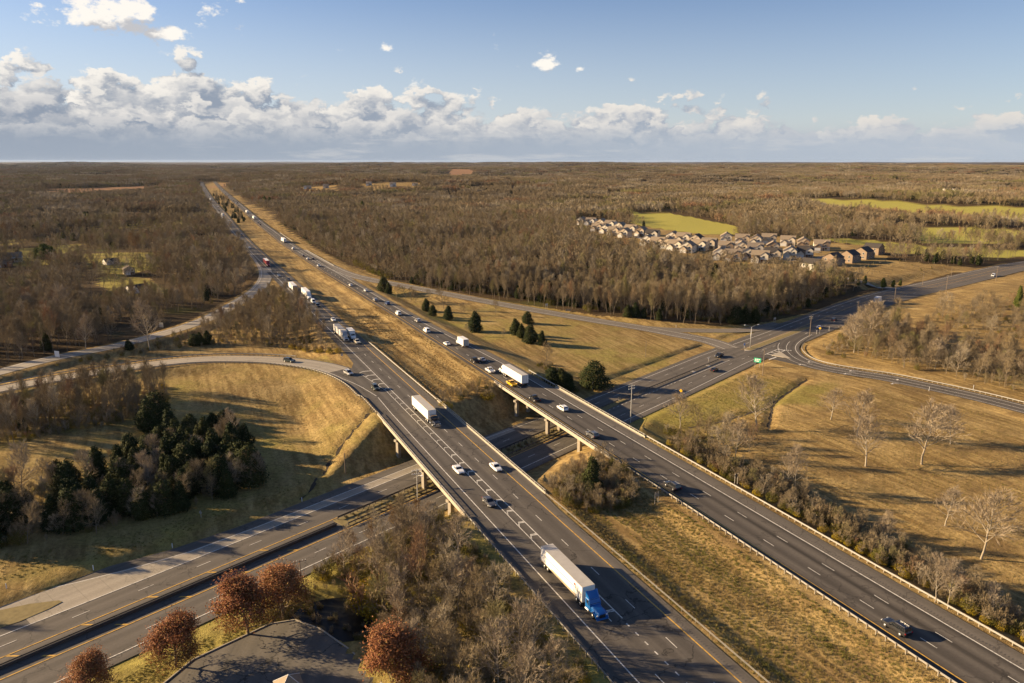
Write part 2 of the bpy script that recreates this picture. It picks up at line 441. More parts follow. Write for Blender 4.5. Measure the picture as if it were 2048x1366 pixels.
lc_left = tab((-400, -17.6), (100, -17.6), (113, -15.5), (124, -11.2), (140, -10.4), (430, -10.4), (520, -10.4), (3200, -10.4))
lc_right = tab((-400, 2.4), (-20, 2.4), (-12, 2.9), (64, 2.9), (150, 2.4), (3200, 2.4))
rc_left = tab((-400, 29.3), (0, 29.5), (120, 29.3), (200, 29), (280, 27.6), (385, 25.6), (590, 25.5), (740, 27), (3200, 27))
rc_yel = tab((-400, 31.0), (120, 31.0), (200, 30.6), (280, 29.1), (385, 27.1), (590, 27.0), (740, 28.5), (3200, 28.5))
rc_white = tab((-400, 42), (95, 42), (125, 40.8), (150, 39.2), (180, 37.6), (203, 36.9), (238, 36.3), (283, 35.6), (330, 34.8), (385, 34.2), (590, 34.1), (740, 35.7), (3200, 35.7))
rc_right = lambda s: rc_white(s) + float(np.interp(s, (-400, 0, 140, 3200), (4.0, 3.6, 3.0, 3.0)))
lr_z = tab((-400, 2.0), (-120, 0.4), (-60, 0), (250, 0), (420, 1.0), (604, 4.0), (1200, 8.0))

def catmull(P, step):
    P = np.array(P, float); P = np.vstack([2 * P[0] - P[1], P, 2 * P[-1] - P[-2]])
    out = []
    for i in range(1, len(P) - 2):
        k = max(2, int(np.linalg.norm(P[i + 1][:2] - P[i][:2]) / step))
        for t in np.arange(k) / k:
            a, b, c, d = P[i - 1], P[i], P[i + 1], P[i + 2]
            out.append(0.5 * (2 * b + (c - a) * t + (2 * a - 5 * b + 4 * c - d) * t * t + (3 * b - a - 3 * c + d) * t ** 3))
    out.append(P[-2])
    return np.array(out)

def pix(px, py, z=0.0):
    """ground point seen at a pixel of the 2048 wide photograph, for a known height"""
    u, v = px - 1024, 683 - py
    Y = LENS_PX * math.cos(PITCH) + v * math.sin(PITCH); Zz = v * math.cos(PITCH) - LENS_PX * math.sin(PITCH)
    t = (CAM_Z - z) / -Zz
    return np.array([u * t, Y * t])

def proj(x, y, z):
    z = z - CAM_Z
    d = y * math.cos(PITCH) - z * math.sin(PITCH); up = y * math.sin(PITCH) + z * math.cos(PITCH)
    return 1024 + LENS_PX * x / d, 683 - LENS_PX * up / d

def i_path(pts): return [(*(I_O + I_D * s + I_N * n), z) for s, n, z in pts]
def p_path(pts): return [(*pix(x, y, z), z) for x, y, z in pts]

PATHS = {
 'loop': catmull(i_path([(80, -13.2, 7), (95, -13.8, 7), (106, -15.6, 7), (117, -18.8, 6.95), (129, -25, 6.9), (142, -36.5, 6.8), (152, -50.5, 6.6), (158, -65, 6.5), (159, -80, 6.4), (156, -101, 6.2), (152, -117, 6.0), (146, -133, 5.8), (132, -165, 5.4), (105, -205, 5)]), 2.5),
 'exit': catmull(i_path([(560, -6.0, 7), (460, -7.5, 7), (386, -12.5, 7), (329, -24, 6.6), (281, -42, 6.2), (238, -63, 6), (204, -93, 6), (187, -120, 6), (171, -137, 6), (140, -172, 5.5), (100, -215, 5)]), 3),
 'onramp': catmull(p_path([(1462, 697, 0.1), (1420, 682, 0.3), (1360, 670, 0.8), (1286, 656, 1.3), (1174, 638, 2.2), (1024, 612, 3.6), (900, 589, 5), (800, 570, 6.2), (740, 559, 6.8), (690, 546, 7), (640, 523, 7), (600, 500, 7)]), 4),
 'onramp_b': catmull(p_path([(1286, 655, 1.3), (1340, 659, 1.0), (1420, 661, 0.6), (1500, 659, 0.25), (1560, 647, 0.1)]), 4),
 'southramp': catmull(p_path([(1625, 660, 0.1), (1592, 676, 0.1), (1576, 690, 0.15), (1578, 704, 0.2), (1598, 719, 0.4), (1639, 733, 0.8), (1704, 745, 1.3), (1786, 758, 1.9), (1936, 790, 2.6), (2048, 818, 3.2), (2200, 858, 4), (2500, 935, 5)]), 2.5),
 'southramp_b': catmull(p_path([(1500, 713, 0.1), (1535, 713, 0.15), (1580, 722, 0.3), (1640, 736, 0.8), (1704, 748, 1.3)]), 2.5),
}
HALF = {'loop': 5.6, 'exit': 4.4, 'onramp': 5.6, 'onramp_b': 4.5, 'southramp': 5.2, 'southramp_b': 3.4}

# ------------------------------------------------------------------ terrain
_perm = rng.permutation(4096)
_val = rng.random(4096)
def vnoise(x, y, seed=0):
    xi = np.floor(x).astype(np.int64); yi = np.floor(y).astype(np.int64)
    fx = x - xi; fy = y - yi
    fx = fx * fx * (3 - 2 * fx); fy = fy * fy * (3 - 2 * fy)
    h = lambda a, b: _val[_perm[(_perm[(a + seed * 57) & 4095] + b) & 4095]]
    return (h(xi, yi) * (1 - fx) + h(xi + 1, yi) * fx) * (1 - fy) + (h(xi, yi + 1) * (1 - fx) + h(xi + 1, yi + 1) * fx) * fy

def sstep(x, a, b):
    t = np.clip((x - a) / (b - a), 0, 1); return t * t * (3 - 2 * t)

def in_poly(x, y, poly):
    c = np.zeros(np.shape(x), bool); n = len(poly); j = n - 1
    for i in range(n):
        xi, yi = poly[i]; xj, yj = poly[j]
        if yi != yj:
            c ^= ((yi > y) != (yj > y)) & (x < (xj - xi) * (y - yi) / (yj - yi) + xi)
        j = i
    return c

def natural(x, y):
    sI = (x - I_O[0]) * I_D[0] + (y - I_O[1]) * I_D[1]; nI = (x - I_O[0]) * I_N[0] + (y - I_O[1]) * I_N[1]
    r = np.hypot(x, y)
    z = 3.2 + 2.2 * (vnoise(x / 130 + 9.3, y / 130 + 4.1, 1) - 0.5) + 0.9 * (vnoise(x / 38, y / 38, 2) - 0.5)
    z = z + 2.0 * sstep(sI, 150, 420)
    # the land lies low along the road below
    nL = (x - L_O[0]) * L_N[0] + (y - L_O[1]) * L_N[1] - 1.0; sL = (x - L_O[0]) * L_D[0] + (y - L_O[1]) * L_D[1]
    low = 0.5 + 0.045 * np.maximum(np.abs(nL) - 17, 0) + 0.35 * (vnoise(x / 21, y / 21, 6) - 0.5)
    wl = (1 - sstep(sL, 330, 460)) * sstep(r, -1, 1)
    z = z * (1 - wl) + np.minimum(z, low) * wl
    # interior of the loop falls to the road below
    w = sstep(nI, -120, -60) * (1 - sstep(nI, -26, -14)) * sstep(sI, -10, 30) * (1 - sstep(sI, 110, 150))
    z = z * (1 - w) + (1.2 + 4.4 * sstep(sI, 70, 140)) * w
    # median strip between the carriageways
    w = sstep(nI, 0, 4) * (1 - sstep(nI, 26, 31)) * (r < 4000)
    z = z * (1 - w) + 5.75 * w
    # far hills
    f = sstep(r, 700, 2600)
    h = 78 * (vnoise(x / 950 + 3.1, y / 950 + 7.7, 3) - 0.52) + 22 * (vnoise(x / 380 + 1.1, y / 420 + 2.7, 4) - 0.5)
    away = sstep(np.abs(nI - 15), 60, 500)
    z = z + f * away * h + f * (1 - away) * 0.5
    f2 = sstep(r, 5000, 14000)
    z = z + f2 * (62 * (vnoise(x / 2600 + 5, y / 2000, 5) - 0.5) - 4)
    # the highway meets a low crest far away
    z = z + 9 * sstep(sI, 2500, 3100) * (1 - away) * (r < 9000)
    return z

def _road_samples():
    R = []
    s = np.concatenate([np.arange(-260, 620, 2.5), np.arange(620, 3100, 12.0)])
    for fn, l, r_ in ((LC, lc_left, lc_right), (RC, rc_left, rc_right)):
        A = np.array([[*fn(t, 0.5 * (l(t) + r_(t))), ZI, 0.5 * (r_(t) - l(t)) + 1.3] for t in s]); R.append((A, 0.30))
    for k, P in PATHS.items():
        R.append((np.column_stack([P, np.full(len(P), HALF[k] + 1.0)]), 0.33))
    s = np.arange(-240, 1000, 2.5)
    A = np.array([[*LR(t, 0.4), lr_z(t), 16.6] for t in s]); R.append((A, 0.5))
    return R
ROADS = _road_samples()

DITCHES = [  # polyline in the world, depth, half width
    (np.array([pix(*p, 1.5) for p in [(1614, 757), (1592, 772), (1560, 795), (1546, 808), (1542, 830), (1536, 860)]]), 1.0, 1.3),
    (np.array([pix(*p, 1.5) for p in [(1530, 816), (1440, 842), (1380, 852)]]), 0.7, 1.6),
    (np.array([pix(*p, 3.0) for p in [(757, 835), (725, 858), (690, 885), (655, 920), (625, 950), (600, 972)]]), 0.9, 1.0),
    (np.array([pix(*p, 5.6) for p in [(680, 610), (760, 672), (830, 718), (905, 775)]]), 0.7, 1.3),
]
def polydist(x, y, P):
    d = np.full(np.shape(x), 1e9)
    for a, b in zip(P[:-1], P[1:]):
        v = b - a; L2 = v @ v
        t = np.clip(((x - a[0]) * v[0] + (y - a[1]) * v[1]) / L2, 0, 1)
        d = np.minimum(d, np.hypot(x - a[0] - t * v[0], y - a[1] - t * v[1]))
    return d

POND = (pix(686, 1228, 0.8), 9.5, 7.0)
LOT_POLY = [tuple(pix(*p, 1.0)) for p in [(300, 1390), (385, 1320), (540, 1248), (590, 1240), (640, 1258), (700, 1300), (740, 1338), (790, 1400)]]

def terrain(x, y, cell=None):
    x = np.asarray(x, float); y = np.asarray(y, float)
    shp = x.shape; x = x.ravel(); y = y.ravel()
    z = natural(x, y)
    cell = np.full(x.shape, 1.5) if cell is None else np.broadcast_to(cell, shp).ravel()
    # ground near the lower road on this side of the bridge
    for A, g in ROADS:
        lo, hi = A[:, :2].min(0) - 90, A[:, :2].max(0) + 90
        idx = np.nonzero((x > lo[0] - cell) & (x < hi[0] + cell) & (y > lo[1] - cell) & (y < hi[1] + cell))[0]
        for c in range(0, len(idx), 20000):
            ii = idx[c:c + 20000]
            D = (x[ii, None] - A[None, :, 0]) ** 2 + (y[ii, None] - A[None, :, 1]) ** 2
            k = D.argmin(1); d = np.sqrt(D[np.arange(len(ii)), k])
            e = np.maximum(d - A[k, 3] - cell[ii] * 0.9, 0)
            drop = 0.12 + np.minimum(cell[ii] * 0.02, 0.8) * (e == 0)
            zr = A[k, 2] - drop
            z[ii] = np.clip(z[ii], zr - g * e, zr + g * e)
    near = np.nonzero((np.abs(x) < 320) & (y < 700) & (y > 60))[0]
    if len(near):
        xn, yn = x[near], y[near]; zn = z[near]
        for P, dep, hw in DITCHES:
            d = polydist(xn, yn, P); zn -= dep * np.exp(-(d / hw) ** 2)
        c, a, b = POND
        q = np.hypot((xn - c[0]) / a, (yn - c[1]) / b)
        zn = np.where(q < 1.6, np.minimum(zn, zn * sstep(q, 0.75, 1.6) + (-0.9) * (1 - sstep(q, 0.75, 1.6))), zn)
        lotm = in_poly(xn, yn, LOT_POLY)
        zn = np.where(lotm, 0.9, zn)
        z[near] = zn
    return z.reshape(shp)

def tz(x, y): return float(terrain(np.array([x]), np.array([y]))[0])

def hit(px, py, z0=4.0):
    """point on the built ground seen at a photograph pixel"""
    z = z0
    for _ in range(8):
        p = pix(px, py, z); zn = tz(p[0], p[1]); z = 0.5 * z + 0.5 * zn
    return float(p[0]), float(p[1]), tz(p[0], p[1])

def hits(pts, z0=4.0): return [hit(*p, z0)[:2] for p in pts]

# ---- fields, lawns and other clearings (outlines on the ground)
FIELDS_GREEN = [hits(p, 6) for p in (
    [(1262, 424), (1330, 425), (1400, 437), (1475, 452), (1475, 470), (1400, 472), (1320, 462), (1262, 446)],
    [(1520, 397), (1640, 397), (1745, 399), (1850, 408), (2100, 417), (2100, 448), (1990, 439), (1850, 431), (1720, 421), (1640, 412)],
    [(1660, 450), (1800, 452), (1900, 454), (2100, 462), (2100, 482), (1960, 488), (1850, 488), (1830, 474)],
    [(1620, 474), (1750, 480), (1850, 492), (2000, 498), (2100, 500), (2100, 514), (1960, 514), (1800, 508), (1700, 488)],
)]
LAWNS = [hits(p, 5) for p in (
    [(270, 432), (330, 426), (398, 428), (402, 456), (300, 462)],
    [(190, 436), (250, 432), (260, 458), (190, 458)],
    [(40, 497), (160, 486), (180, 520), (60, 535), (0, 530), (0, 500)],
    [(180, 505), (320, 505), (330, 530), (220, 560), (170, 530)],
    [(200, 552), (300, 556), (330, 585), (250, 592), (190, 570)],
    [(0, 483), (40, 478), (40, 492), (0, 494)],
)]
SOIL = [hits(p, 6) for p in (
    [(95, 381), (180, 376), (320, 370), (320, 380), (180, 388), (95, 393)],
    [(425, 366), (460, 363), (458, 374), (435, 376)],
    [(900, 346), (945, 345), (945, 350), (900, 351)],
)]
HAMLET = hits([(1150, 446), (1165, 436), (1280, 452), (1420, 470), (1560, 474), (1660, 486), (1770, 494), (1775, 520), (1690, 556), (1600, 560), (1500, 552), (1425, 536), (1330, 520), (1215, 496), (1150, 462)], 5)
SCRUB_FIELD = hits([(1660, 548), (1700, 530), (1780, 520), (1880, 528), (1960, 536), (1870, 556), (1800, 574), (1730, 580), (1690, 570)], 4)
HOUSE_CLEAR = [hits(p, 5) for p in ([(600, 374), (672, 371), (680, 384), (605, 388)], [(722, 368), (840, 366), (840, 378), (722, 382)], [(1880, 380), (1922, 380), (1922, 392), (1880, 392)])]

def zone_of(x, y):
    """green grass, leaf litter, bare soil"""
    g = np.full(x.shape, 0.35); l = np.zeros(x.shape); s = np.zeros(x.shape)
    sI = (x - I_O[0]) * I_D[0] + (y - I_O[1]) * I_D[1]; nI = (x - I_O[0]) * I_N[0] + (y - I_O[1]) * I_N[1]
    sL = (x - L_O[0]) * L_D[0] + (y - L_O[1]) * L_D[1]; nL = (x - L_O[0]) * L_N[0] + (y - L_O[1]) * L_N[1]
    med = (nI > 2) & (nI < 30); g[med] = 0.2
    g[med & (sI < 0)] = 0.38
    loop = (nI < -17) & (nI > -140) & (sI < 150) & (nL < -14); g[loop] = 0.52
    right = (nI > 46) & (nL < -7) & (sI < 330); g[right] = 0.50                      # lawn between highway, ramp and road
    rf = (nI > 46) & (nL > 14); g[rf] = 0.24; l[rf & (sI < 120) & (nL < 170)] = 0.36
    jn = 26 * (vnoise(x / 26, y / 26, 11) - 0.5) + 9 * (vnoise(x / 7, y / 7, 12) - 0.5)
    tri = rf * (1 - sstep(nL + jn, 38, 66)) * (1 - sstep(sL + jn, 165, 215)); g = g + tri * (0.62 - g)
    cor = (nL > 14) & (nI < -17); g[cor] = 0.62
    g = np.where(wooded(x, y), 0.3, g); l = np.where(wooded(x, y), 1.0, l)
    for P in FIELDS_GREEN: m = in_poly(x, y, P); g[m] = 0.95; l[m] = 0
    for P in LAWNS: m = in_poly(x, y, P); g[m] = 0.7; l[m] = 0.15
    for P in SOIL: m = in_poly(x, y, P); s[m] = 1; l[m] = 0; g[m] = 0.1
    m = in_poly(x, y, HAMLET); l[m] = 0; g[m] = 0.25; s[m] = 0.25
    m = in_poly(x, y, SCRUB_FIELD); l[m] = 0.35; g[m] = 0.3; s[m] = 0.3
    return g, l, s

# everything beyond the interchange is woodland unless cleared
CLEAR = [
    # interchange, left of the highway
    [tuple(p) for p in [pix(-500, 1700, 2), pix(-500, 800, 5), pix(-200, 790, 5), pix(0, 738, 6), pix(110, 708, 6), pix(260, 678, 6), pix(380, 640, 6), pix(460, 602, 6), pix(505, 572, 6), pix(530, 545, 6)]] + [tuple(LC(390, -14)), tuple(LC(200, 0)), tuple(LC(-300, 0))],
    # highway corridor
    [tuple(LC(-400, -18)), tuple(LC(200, -16)), tuple(LC(420, -17)), tuple(LC(800, -15)), tuple(LC(1300, -15)), tuple(LC(2000, -15)), tuple(LC(3000, -15)), tuple(RC(3000, 50)), tuple(RC(2000, 50)), tuple(RC(1300, 52)), tuple(RC(1050, 62)), tuple(RC(800, 54)), tuple(RC(640, 52)), tuple(RC(520, 50)), tuple(RC(420, 54)), tuple(RC(330, 64)), tuple(RC(-400, 50))],
    # right of the highway up to the wood's edge, the road below and the fields beyond it
    [tuple(RC(-400, 40)), tuple(RC(330, 40)), tuple(RC(390, 50)), tuple(pix(770, 556, 6)), tuple(pix(850, 576, 5)), tuple(pix(950, 592, 4)), tuple(pix(1080, 614, 3)), tuple(pix(1200, 634, 2)), tuple(pix(1330, 648, 1)), tuple(pix(1440, 652, 1)), tuple(pix(1540, 640, 1)), tuple(pix(1620, 622, 1)), tuple(pix(1690, 598, 1)), tuple(pix(1740, 580, 2)), tuple(pix(1800, 574, 2)), tuple(pix(1880, 556, 3)), tuple(pix(1990, 530, 4)), tuple(pix(2100, 512, 5)), tuple(pix(2700, 470, 5)), tuple(pix(3400, 700, 5)), tuple(pix(3400, 1800, 3))],
]
def wooded(x, y):
    w = np.ones(np.shape(x), bool)
    for P in CLEAR: w &= ~in_poly(x, y, P)
    for P in FIELDS_GREEN + SOIL + HOUSE_CLEAR: w &= ~in_poly(x, y, P)
    w &= ~in_poly(x, y, HAMLET); w &= ~in_poly(x, y, SCRUB_FIELD)
    return w

def build_ground():
    def axis(a, b, step, lo, hi, g):
        c = list(np.arange(a, b + 0.1, step)); d = step; v = c[-1]
        while v < hi: d *= g; v += d; c.append(v)
        d = step; v = c[0]; pre = []
        while v > lo: d *= g; v -= d; pre.append(v)
        return np.array(pre[::-1] + c)
    xs = axis(-215, 235, 1.5, -45000, 45000, 1.062)
    ys = axis(88, 470, 1.5, -400, 60000, 1.055)
    X, Y = np.meshgrid(xs, ys)
    cx = np.gradient(xs); cy = np.gradient(ys)
    cell = np.maximum(*np.meshgrid(cx, cy))
    Z = terrain(X, Y, cell)
    far = np.hypot(X, Y) > 30000
    Z = np.where(far, Z - 20, Z)
    ny, nx = X.shape
    V = np.column_stack([X.ravel(), Y.ravel(), Z.ravel()])
    i = np.arange(nx * ny).reshape(ny, nx)
    F = np.column_stack([i[:-1, :-1].ravel(), i[:-1, 1:].ravel(), i[1:, 1:].ravel(), i[1:, :-1].ravel()])
    me = bpy.data.meshes.new('ground')
    me.vertices.add(len(V)); me.vertices.foreach_set('co', V.ravel())
    me.loops.add(F.size); me.loops.foreach_set('vertex_index', F.ravel().astype(np.int32))
    me.polygons.add(len(F)); me.polygons.foreach_set('loop_start', np.arange(0, F.size, 4, dtype=np.int32))
    me.polygons.foreach_set('use_smooth', np.ones(len(F), bool))
    me.update(); me.validate()
    g, l, s = zone_of(X.ravel(), Y.ravel())
    a = me.attributes.new('zone', 'FLOAT_COLOR', 'POINT')
    a.data.foreach_set('color', np.column_stack([g, l, s, np.ones(len(g))]).ravel().astype(np.float32))
    me.materials.append(MAT['ground'])
    tag(new_obj('ground', me), 'rolling ground of dry tan grass, green patches and leaf litter', 'ground', kind='structure')
build_ground()

# ------------------------------------------------------------------ pavements
def ribbon(name, rows, mat, parent=None, label=None, cat='road'):
    """rows: list of (left xyz, right xyz, n_left, n_right, s)"""
    V, F, A = [], [], []
    for l, r, nl, nr, s in rows:
        V += [tuple(l), tuple(r)]; A += [nl, s, 0, nr, s, 0]
    for i in range(len(rows) - 1): F.append((2 * i, 2 * i + 1, 2 * i + 3, 2 * i + 2))
    me = mesh_data(name, V, F, mat)
    a = me.attributes.new('rd', 'FLOAT_VECTOR', 'POINT'); a.data.foreach_set('vector', np.array(A, dtype=np.float32))
    o = new_obj(name, me, parent)
    if parent is None: tag(o, label, cat, kind='structure')
    return o

def frame_ribbon(name, fn, s_list, nl, nr, z, mat, **k):
    rows = []
    for s in s_list:
        a, b = nl(s), nr(s); zz = z(s)
        rows.append(((*fn(s, a), zz), (*fn(s, b), zz), a, b, s))
    return ribbon(name, rows, mat, **k)

def path_ribbon(name, P, o0, o1, dz, mat, **k):
    rows = []; s = 0
    for i in range(len(P)):
        t = P[min(i + 1, len(P) - 1)] - P[max(i - 1, 0)]; t = t[:2] / np.linalg.norm(t[:2]); n = np.array([t[1], -t[0]])
        if i: s += np.linalg.norm(P[i][:2] - P[i - 1][:2])
        a = o0(s) if callable(o0) else o0; b = o1(s) if callable(o1) else o1
        rows.append(((*(P[i][:2] + n * a), P[i][2] + dz), (*(P[i][:2] + n * b), P[i][2] + dz), a, b, s))
    return ribbon(name, rows, mat, **k)

S_I = np.concatenate([np.arange(-250, 620, 5.0), np.arange(620, 3001, 20.0)])
S_L = np.arange(-230, 950, 5.0)
const = lambda v: (lambda s: v)
lc_road = frame_ribbon('highway', LC, S_I, lc_left, lc_right, const(ZI), MAT['asphalt'], label='southbound highway carriageway with chevron gore, traffic coming this way')
rc_road = frame_ribbon('highway', RC, S_I, rc_left, rc_right, const(ZI), MAT['asphalt_north'], label='northbound highway carriageway with dark wheel tracks, traffic going away')
frame_ribbon('shoulder', RC, S_I[S_I < 420], lambda s: rc_white(s) + 0.1, rc_right, const(ZI + 0.008), MAT['asphalt_old'], parent=rc_road)
frame_ribbon('shoulder', LC, S_I[S_I < 420], const(0.15), lc_right, const(ZI + 0.008), MAT['asphalt_old'], parent=lc_road)
lr_left = tab((-230, -13.7), (30, -13.7), (60, -11), (90, -10), (205, -10), (260, -12), (330, -10), (604, -9.5), (950, -9.5))
lr_right = tab((-230, 16.6), (190, 16.6), (215, 15.5), (604, 15.5), (950, 15.5))
lr_road = frame_ribbon('road', LR, S_L, lr_left, lr_right, lambda s: lr_z(s), MAT['asphalt_old'], label='divided four lane road passing under the two highway bridges')
loop_road = path_ribbon('ramp', PATHS['loop'], -5.6, 5.6, -0.02, MAT['asphalt'], label='curving loop ramp merging onto the southbound carriageway')
path_ribbon('concrete_lane', PATHS['loop'][14:], -3.9, 4.9, 0.012, MAT['concrete_road'], parent=loop_road)
exit_road = path_ribbon('ramp', PATHS['exit'], -4.4, 4.4, -0.025, MAT['concrete_road'], label='pale exit ramp curving away through the bare wood')
on_road = path_ribbon('ramp', PATHS['onramp'], -5.6, 5.6, -0.02, MAT['asphalt_grey'], label='pale entrance ramp running along the edge of the wood')
path_ribbon('ramp', PATHS['onramp_b'], -4.5, 4.5, -0.035, MAT['asphalt_grey'], label='short ramp branch beside the grass triangle')
south_road = path_ribbon('ramp', PATHS['southramp'], -5.2, 5.2, 0.02, MAT['asphalt'], label='two lane ramp with turn arrows beside the tan field')
path_ribbon('ramp', PATHS['southramp_b'], -3.4, 3.4, 0.008, MAT['asphalt'], label='ramp approach lane below the concrete traffic island')
# concrete exit lane of the lower road, widening away to the left
cr_top = tab((-230, -130), (-110, -46), (-90, -34), (-71, -24.6), (-55, -18.6), (-40, -15.0), (-20, -13.2), (30, -13.6))
cr_lo = tab((-230, -118), (-110, -36), (-92, -25), (-80, -19), (-68, -13), (-62, -7.3), (30, -7.3))
frame_ribbon('concrete_lane', LR, np.arange(-70, 70, 2.0), lambda s: -10.2 if s > -36 else tab((-70, -21.5), (-61, -16.9), (-50, -13.5), (-36, -10.2))(s), const(-7.3), lambda s: lr_z(s) + 0.03, MAT['concrete_road'], parent=lr_road)
frame_ribbon('ramp_shoulder', LR, np.arange(-230, -14, 2.0), cr_top, lambda s: min(cr_lo(s), -7.3), lambda s: lr_z(s) + 0.02, MAT['concrete_road'], parent=lr_road)

frame_ribbon('shoulder', LR, np.arange(-230, 30, 2.0), cr_top, tab((-230, -128.4), (-110, -43.4), (-71, -22.3), (-61, -17.3), (-50, -13.9), (-38, -11.3), (-22, -10.5), (30, -10.5)), lambda s: lr_z(s) + 0.036, MAT['asphalt_old'], parent=lr_road)
# worn earth channels
MAT['wet_soil'] = plain('wet_soil', (0.055, 0.040, 0.024), 0.95, var=0.4, scale=0.8)
for (P_, dep, hw), lab in zip(DITCHES[:3], ('winding eroded ditch across the grass beside the tan field', 'shallow side ditch feeding the winding ditch', 'dark drainage channel down the loop embankment')):
    Q = catmull([(a, b_, 0) for a, b_ in P_], 1.5)
    Q[:, 0] += 0.35 * np.sin(np.arange(len(Q)) * 1.1); Q[:, 2] = terrain(Q[:, 0], Q[:, 1])
    wd = 0.55 + 0.4 * rng.random(len(Q))
    path_ribbon('drainage_channel', Q, lambda s: -0.55 - 0.25 * math.sin(s * 0.7), lambda s: 0.5 + 0.3 * math.sin(s * 0.9 + 1), 0.22, MAT['wet_soil'], label=lab, cat='ditch')

# ------------------------------------------------------------------ painted markings (children of their road)
def strip(name, fn, s0, s1, n, w, z, mat, parent, step=6.0):
    ss_ = np.linspace(s0, s1, max(2, int(abs(s1 - s0) / step) + 1)); V, F = [], []
    for s in ss_:
        c = n(s) if callable(n) else n; zz = z(s) if callable(z) else z
        V += [(*fn(s, c - w / 2), zz), (*fn(s, c + w / 2), zz)]
    for i in range(len(ss_) - 1): F.append((2 * i, 2 * i + 1, 2 * i + 3, 2 * i + 2))
    return new_obj(name, mesh_data(name, V, F, mat), parent)

_dash = mesh_data('lane_dash', [(-0.075, 0, 0), (0.075, 0, 0), (0.075, 3.05, 0), (-0.075, 3.05, 0)], [(0, 1, 2, 3)], MAT['white_paint'])
_dot = mesh_data('lane_dot', [(-0.12, 0, 0), (0.12, 0, 0), (0.12, 0.95, 0), (-0.12, 0.95, 0)], [(0, 1, 2, 3)], MAT['white_paint'])
def dashes(fn, s_list, n, z, parent, data=_dash, name='lane_dash'):
    for s in s_list:
        c = n(s) if callable(n) else n; zz = z(s) if callable(z) else z
        p = fn(s, c); q = fn(s + 3, n(s + 3) if callable(n) else n)
        o = new_obj(name, data, parent, (p[0], p[1], zz), -math.atan2(q[0] - p[0], q[1] - p[1]))
        if s > 260: o.scale = (1.6, 1, 1)
ZM = ZI + 0.02
W, Yl = MAT['white_paint'], MAT['yellow_paint']
strip('yellow_edge_line', LC, -200, 1400, 0.0, 0.24, ZM, Yl, lc_road)
dashes(LC, np.arange(-168.9 - 1.2, 700, 12.19), -3.72, ZM, lc_road)
strip('white_edge_line', LC, -62, 1400, -7.35, 0.22, ZM, W, lc_road)
strip('gore_line', LC, -62, 84, tab((-62, -9.55), (84, -9.1)), 0.18, ZM, W, lc_road)
strip('gore_line', LC, 84, 108, tab((84, -9.1), (108, -12.0)), 0.18, ZM, W, lc_road, 3)
strip('white_edge_line', LC, -200, 78, tab((-200, -14.2), (60, -14.0), (78, -13.6)), 0.22, ZM, W, lc_road)
dashes(LC, np.arange(-64.5, -190, -2.75), -7.55, ZM, lc_road, _dot, 'lane_dot')
dashes(LC, [-79.5, -91.7, -103.9, -116], -10.7, ZM, lc_road)
def chevron(s, nl, nr, dbl):
    V, F = [], []
    a = nl + 0.12; c = nr - 0.12; m = a + 0.33 * (c - a)
    for k in range(2 if dbl else 1):
        t = s + k * 0.42; w = 0.22
        p = [(t, a), (t + 1.5, m), (t + 1.35, c)]
        b = len(V)
        for (u, v) in p: V += [(*LC(u, v), ZM), (*LC(u + w + 0.06, v), ZM)]
        F += [(b, b + 2, b + 3, b + 1), (b + 2, b + 4, b + 5, b + 3)]
    new_obj('chevron_mark', mesh_data('chevron_mark', V, F, W), lc_road)
gl, gr = tab((-62, -9.55), (84, -9.1), (112, -12.6)), -7.35
for i, s in enumerate(np.arange(-61, 112, 6.1)): chevron(s, gl(s), gr, s < 20 or s > 85)
# right carriageway
strip('yellow_edge_line', RC, -200, 1400, rc_yel, 0.24, ZM, Yl, rc_road)
strip('white_edge_line', RC, -200, 1400, rc_white, 0.24, ZM, W, rc_road)
dashes(RC, np.arange(-53.7 - 12 * 12.19, 90, 12.19), 34.66, ZM, rc_road)
dashes(RC, np.arange(-53.7 - 12 * 12.19, 110, 12.19), 38.33, ZM, rc_road)
dashes(RC, np.arange(92.5, 700, 12.19), tab((90, 34.6), (150, 34.0), (200, 33.2), (283, 32.3), (385, 30.7), (590, 30.5), (740, 32), (1400, 32)), ZM, rc_road)
def gore_hatch(fn, parent, s0, s1, na, nb, step, z):
    for s in np.arange(s0, s1, step):
        a, b = na(s), nb(s + 3)
        V = [(*fn(s, a), z), (*fn(s + 0.5, a), z), (*fn(s + 3.5, b), z), (*fn(s + 3, b), z)]
        new_obj('hatch_mark', mesh_data('hatch_mark', V, [(0, 1, 2, 3)], W), parent)
gore_hatch(RC, rc_road, 335, 392, tab((335, 35.3), (392, 34.6)), tab((330, 39.2), (395, 36.4)), 5.0, ZM)
# loop ramp
path_ribbon('white_edge_line', PATHS['loop'], tab((0, -0.6), (14, -2.6), (26, -4.2), (400, -4.2)), tab((0, -0.36), (14, -2.36), (26, -3.96), (400, -3.96)), 0.03, W, parent=loop_road)
path_ribbon('yellow_edge_line', PATHS['loop'][22:], 3.6, 3.82, 0.03, Yl, parent=loop_road)
path_ribbon('white_edge_line', PATHS['exit'], 2.6, 2.85, 0.02, W, parent=exit_road)
path_ribbon('white_edge_line', PATHS['onramp'], 3.2, 3.45, 0.02, W, parent=on_road)
path_ribbon('white_edge_line', PATHS['onramp'], -3.4, -3.15, 0.02, W, parent=on_road)
path_ribbon('white_edge_line', PATHS['southramp'][4:], -3.6, -3.35, 0.04, W, parent=south_road)
path_ribbon('lane_line', PATHS['southramp'][12:60], 0.3, 0.5, 0.04, W, parent=south_road)
path_ribbon('white_edge_line', PATHS['southramp'][14:], 4.0, 4.2, 0.04, W, parent=south_road)
